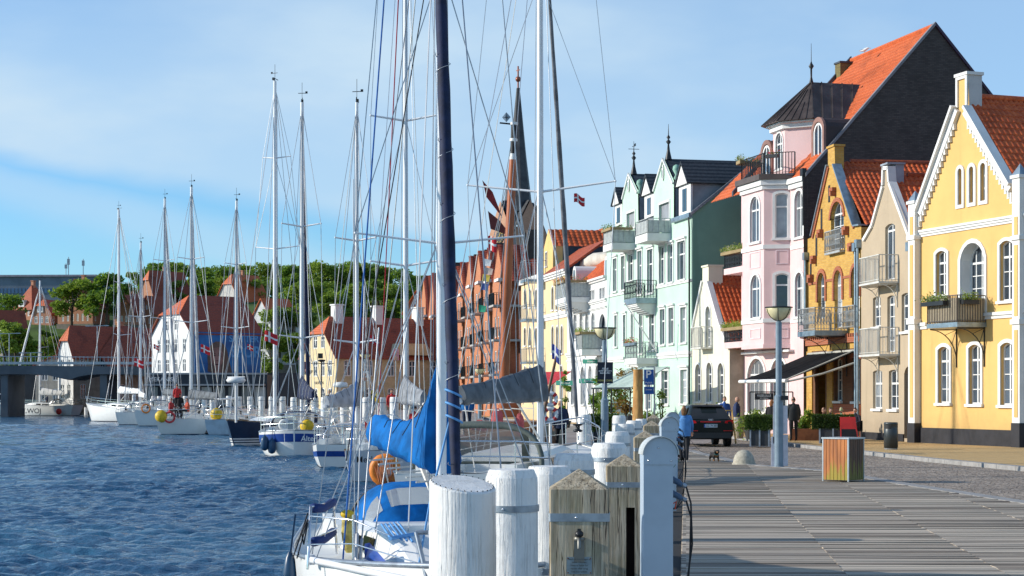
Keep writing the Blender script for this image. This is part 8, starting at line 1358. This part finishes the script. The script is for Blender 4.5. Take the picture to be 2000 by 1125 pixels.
person(1550, 72, 'man in a long black coat seen from behind at the terrace', 1.83, .085, 190, top=(.02, .024, .026), legs=BLK, hair=(.05, .03, .02), bulk=1.15); person(1507, 73.5, 'long haired person in black, half hidden by the lamp post', 1.72, .085, 150, top=BLK, legs=BLK, hair=(.30, .12, .04), hat='long')
for px, Y, lab, tp, hr_, fc in ((1608, 73.6, 'seated guest in brown at the left end of the terrace', (.10, .05, .03), (.12, .06, .03), 60), (1622, 74.2, 'seated guest in a black jacket, second from the left', BLK, (.03, .02, .02), 20), (1643, 74, 'seated guest in a pale green hoodie on the terrace', (.42, .50, .28), (.35, .42, .22), 170), (1671, 72.6, 'seated man in a dark jacket beside the sandwich board', (.02, .02, .035), (.03, .02, .02), -40)):
    person(px, Y, lab, 1.72, .085+.08, fc, top=tp, legs=BLK, hair=hr_, pose='sit')
    c_ = thing('terrace_chair', 'dark chair under the %s' % lab.replace('seated ', '')[:44].rsplit(' ', 1)[0], 'chair', (X_(px, Y), Y, .085), R(fc)); ob('seat', MB().bx((-.22, -.25, .40), (.22, .2, .43)), DARKM, c_); ob('backrest', MB().bx((-.22, .18, .43), (.22, .21, .85)), DARKM, c_); [ob('leg', MB().bar((a, b, 0), (a, b, .4), .03), DARKM, c_) for a in (-.2, .2) for b in (-.2, .17)]
person(1095, 60.5, 'man in a navy jacket and black trousers walking away with a rake handle', 1.82, -.03, 185, top=NV, legs=BLK, hair=(.25, .13, .07), pose='walk', bulk=1.15)
person(912, 70, 'man in a bright blue jacket and pale cap seen from behind', 1.8, .52, 185, top=(.01, .16, .45), legs=(.03, .04, .07), hair=(.3, .2, .1), hat='cap', bulk=1.15); person(765, 96, 'man in a red sweater standing at the far piles', 1.85, .5, 20, top=(.55, .03, .03), legs=(.10, .06, .05), hair=(.12, .06, .03), pose='stand')
person(724, 99, 'woman in a light jacket among the far piles', 1.75, .5, 40, top=(.20, .22, .26), legs=BLK, hair=(.35, .2, .1)); person(828, 92, 'person in black with a striped beanie by the navy furled sail', 1.8, .5, 10, top=BLK, legs=BLK, hat='beanie'); person(643, 112, 'right-hand person of the couple in dark coats behind the double-ender', 1.85, .5, 15, top=BLK, legs=BLK, hair=(.4, .25, .1)); person(614, 114, 'left-hand person of the couple in dark coats behind the double-ender', 1.85, .5, 150, top=BLK, legs=BLK, hair=(.4, .25, .1))
person(809, 57, 'person in a red jacket sitting with back turned behind the blue sail cover', 1.75, .35, 170, top=(.60, .03, .03), legs=BLK, hair=(.03, .02, .02), pose='sit')
for px, lab, tp, fc, ps, z in ((351, 'sailor in black with a yellow collar standing in the cockpit', BLK, 190, 'stand', .42), (334, 'sailor in a red life vest sitting left in the cockpit', (.45, .04, .04), 70, 'sit', .5), (366, 'sailor in an orange red vest sitting right in the cockpit', (.60, .10, .05), -60, 'sit', .5), (346, 'sailor in a red jacket leaning by the sail cover', (.60, .03, .03), 200, 'stand', 1.05)): person(px, 118.8 if ps == 'sit' else 119.6, lab, 1.75, z, fc, top=tp, legs=BLK, pose=ps, group='sailing crew')
for px, Y, lab, tp in ((135, 252, 'person in red and black on the far quay beside the bridge pier', (.25, .03, .03)), (160, 248, 'person in a red top walking by the white van', (.55, .04, .04)), (173, 249, 'person in black right of the white van', BLK), (36, 254, 'person in dark clothes at the far left quay', BLK), (45, 254, 'second person in grey at the far left quay', (.15, .15, .17)), (92, 239, 'sailor standing in the cockpit of the racing yacht', NV)): person(px, Y, lab, 1.8, .5, rnd.uniform(0, 360), top=tp, legs=BLK)
# dachshund on a leash
D0 = Vector((X_(1398, 51.5), 51.5, .004)); r = thing('dog', 'black and tan dachshund trotting toward the camera on a leash', 'dog', D0, R(8)); DB_ = mat('dog_black', (.018, .014, .012), .6, var=.1); DT = mat('dog_tan', (.32, .14, .04), .6)
V = dict(rump=(0, .40, .20), back=(0, .20, .205), ches=(0, 0, .20), nek=(0, -.08, .27), hed=(0, -.13, .33), muz=(0, -.23, .30), tip=(0, -.27, .29), hl=(.06, .40, .14), ho=(.065, .45, .07), hp=(.065, .40, .015), hl2=(-.06, .40, .14), ho2=(-.065, .45, .07), hp2=(-.065, .40, .015), fl=(.065, -.01, .14), fk=(.075, -.02, .07), fp=(.07, -.05, .015), fl2=(-.065, -.01, .14), fk2=(-.075, -.03, .08), fp2=(-.07, -.08, .03), t1=(0, .50, .22), t2=(0, .62, .28))
EE = [('rump', 'back'), ('back', 'ches'), ('ches', 'nek'), ('nek', 'hed'), ('hed', 'muz'), ('muz', 'tip'), ('rump', 'hl'), ('hl', 'ho'), ('ho', 'hp'), ('rump', 'hl2'), ('hl2', 'ho2'), ('ho2', 'hp2'), ('ches', 'fl'), ('fl', 'fk'), ('fk', 'fp'), ('ches', 'fl2'), ('fl2', 'fk2'), ('fk2', 'fp2'), ('rump', 't1'), ('t1', 't2')]
RD = dict(rump=.08, back=.08, ches=.095, nek=.06, hed=.058, muz=.030, tip=.02, hl=.045, ho=.022, hp=.024, hl2=.045, ho2=.022, hp2=.024, fl=.042, fk=.027, fp=.028, fl2=.042, fk2=.027, fp2=.028, t1=.02, t2=.008)
nms = list(V); me = bpy.data.meshes.new('sk'); me.from_pydata([V[n] for n in nms], [(nms.index(a), nms.index(b)) for a, b in EE], []); o = bpy.data.objects.new('sk', me); COL.objects.link(o); o.modifiers.new('s', 'SKIN')
for i, n in enumerate(nms): me.skin_vertices[0].data[i].radius = (RD[n],)*2; me.skin_vertices[0].data[i].use_root = n == 'ches'
u = o.modifiers.new('u', 'SUBSURF'); u.levels = u.render_levels = 2; bpy.context.view_layer.update(); nm = bpy.data.meshes.new_from_object(o.evaluated_get(bpy.context.evaluated_depsgraph_get())); bpy.data.objects.remove(o)
mb = MB(); mb.add([v.co for v in nm.vertices], [tuple(p.vertices) for p in nm.polygons], True)
for sg in (-1, 1): mb.ell((sg*.062, -.11, .31), (.016, .035, .06), 8, 6)
me = mesh('body', mb, [DB_, DT])
for p in me.polygons:
    c = p.center
    if c.z < .07 or (c.y < -.19 and c.z < .31) or (abs(c.x) < .05 and c.y < -.06 and c.z < .2 and c.y > -.14): p.material_index = 1
ob('body', me, None, r); mb = MB(); mb.ell((0, -.285, .295), (.014, .012, .012), 8, 5); [mb.ell((sg*.03, -.175, .35), (.009, .008, .008), 6, 4) for sg in (-1, 1)]; ob('nose_and_eyes', mb, BLACK, r); mb = MB(); mb.tube([(.062*math.cos(a), -.07+.035*math.sin(a), .25+.045*math.sin(a)) for a in [k*math.pi/6 for k in range(13)]], .010, 5); ob('collar', mb, mat('teal_collar', (.04, .35, .32)), r)
a = wm.matrix_basis @ Vector((-.24, -.26, .86)) if False else Vector((X_(1340, 51), 50.9, .85)); b = D0+Vector((-.05, -.05, .28)); mb = MB(); mb.tube([(a*(1-t)+b*t)-Vector((0, 0, .38*math.sin(math.pi*t)*.6)) for t in [k/12 for k in range(13)]], .006, 4); o = ob('leash', mb, BLACK); tag(o, 'thin dark dog leash from the woman in blue to the dachshund', 'leash')
# gull on the chimney
F = Fc(1448, 91.5, 1577, 83.5); g_ = PT(1690, 103, 90); r = thing('gull', 'small white gull perched on the ridge near the mossy chimney', 'gull', g_, R(60)); mb = MB(); mb.rings([[Vector((a*math.cos(q), y, z+b*math.sin(q))) for q in [j*math.pi/5 for j in range(10)]] for y, z, a, b in ((-.22, .22, .01, .01), (-.16, .23, .05, .05), (-.08, .20, .06, .07), (.02, .15, .09, .09), (.14, .13, .07, .06), (.30, .12, .02, .02))], True, True); ob('body', mb, WHITE, r); mb = MB(); mb.rings([[Vector((sg*.09, -.02, .17)) for sg in (-1, 1)], [Vector((sg*.085, .15, .17)) for sg in (-1, 1)], [Vector((sg*.02, .34, .13)) for sg in (-1, 1)]], False, True, closed=False); ob('wing', mb, mat('gull_grey', (.3, .32, .35)), r); mb = MB(); [mb.bar((sg*.03, .03, .0), (sg*.03, .03, .09), .012) for sg in (-1, 1)]; mb.bar((0, -.22, .22), (0, -.30, .20), .02); ob('legs_and_beak', mb, mat('gull_yellow', (.6, .35, .05)), r)
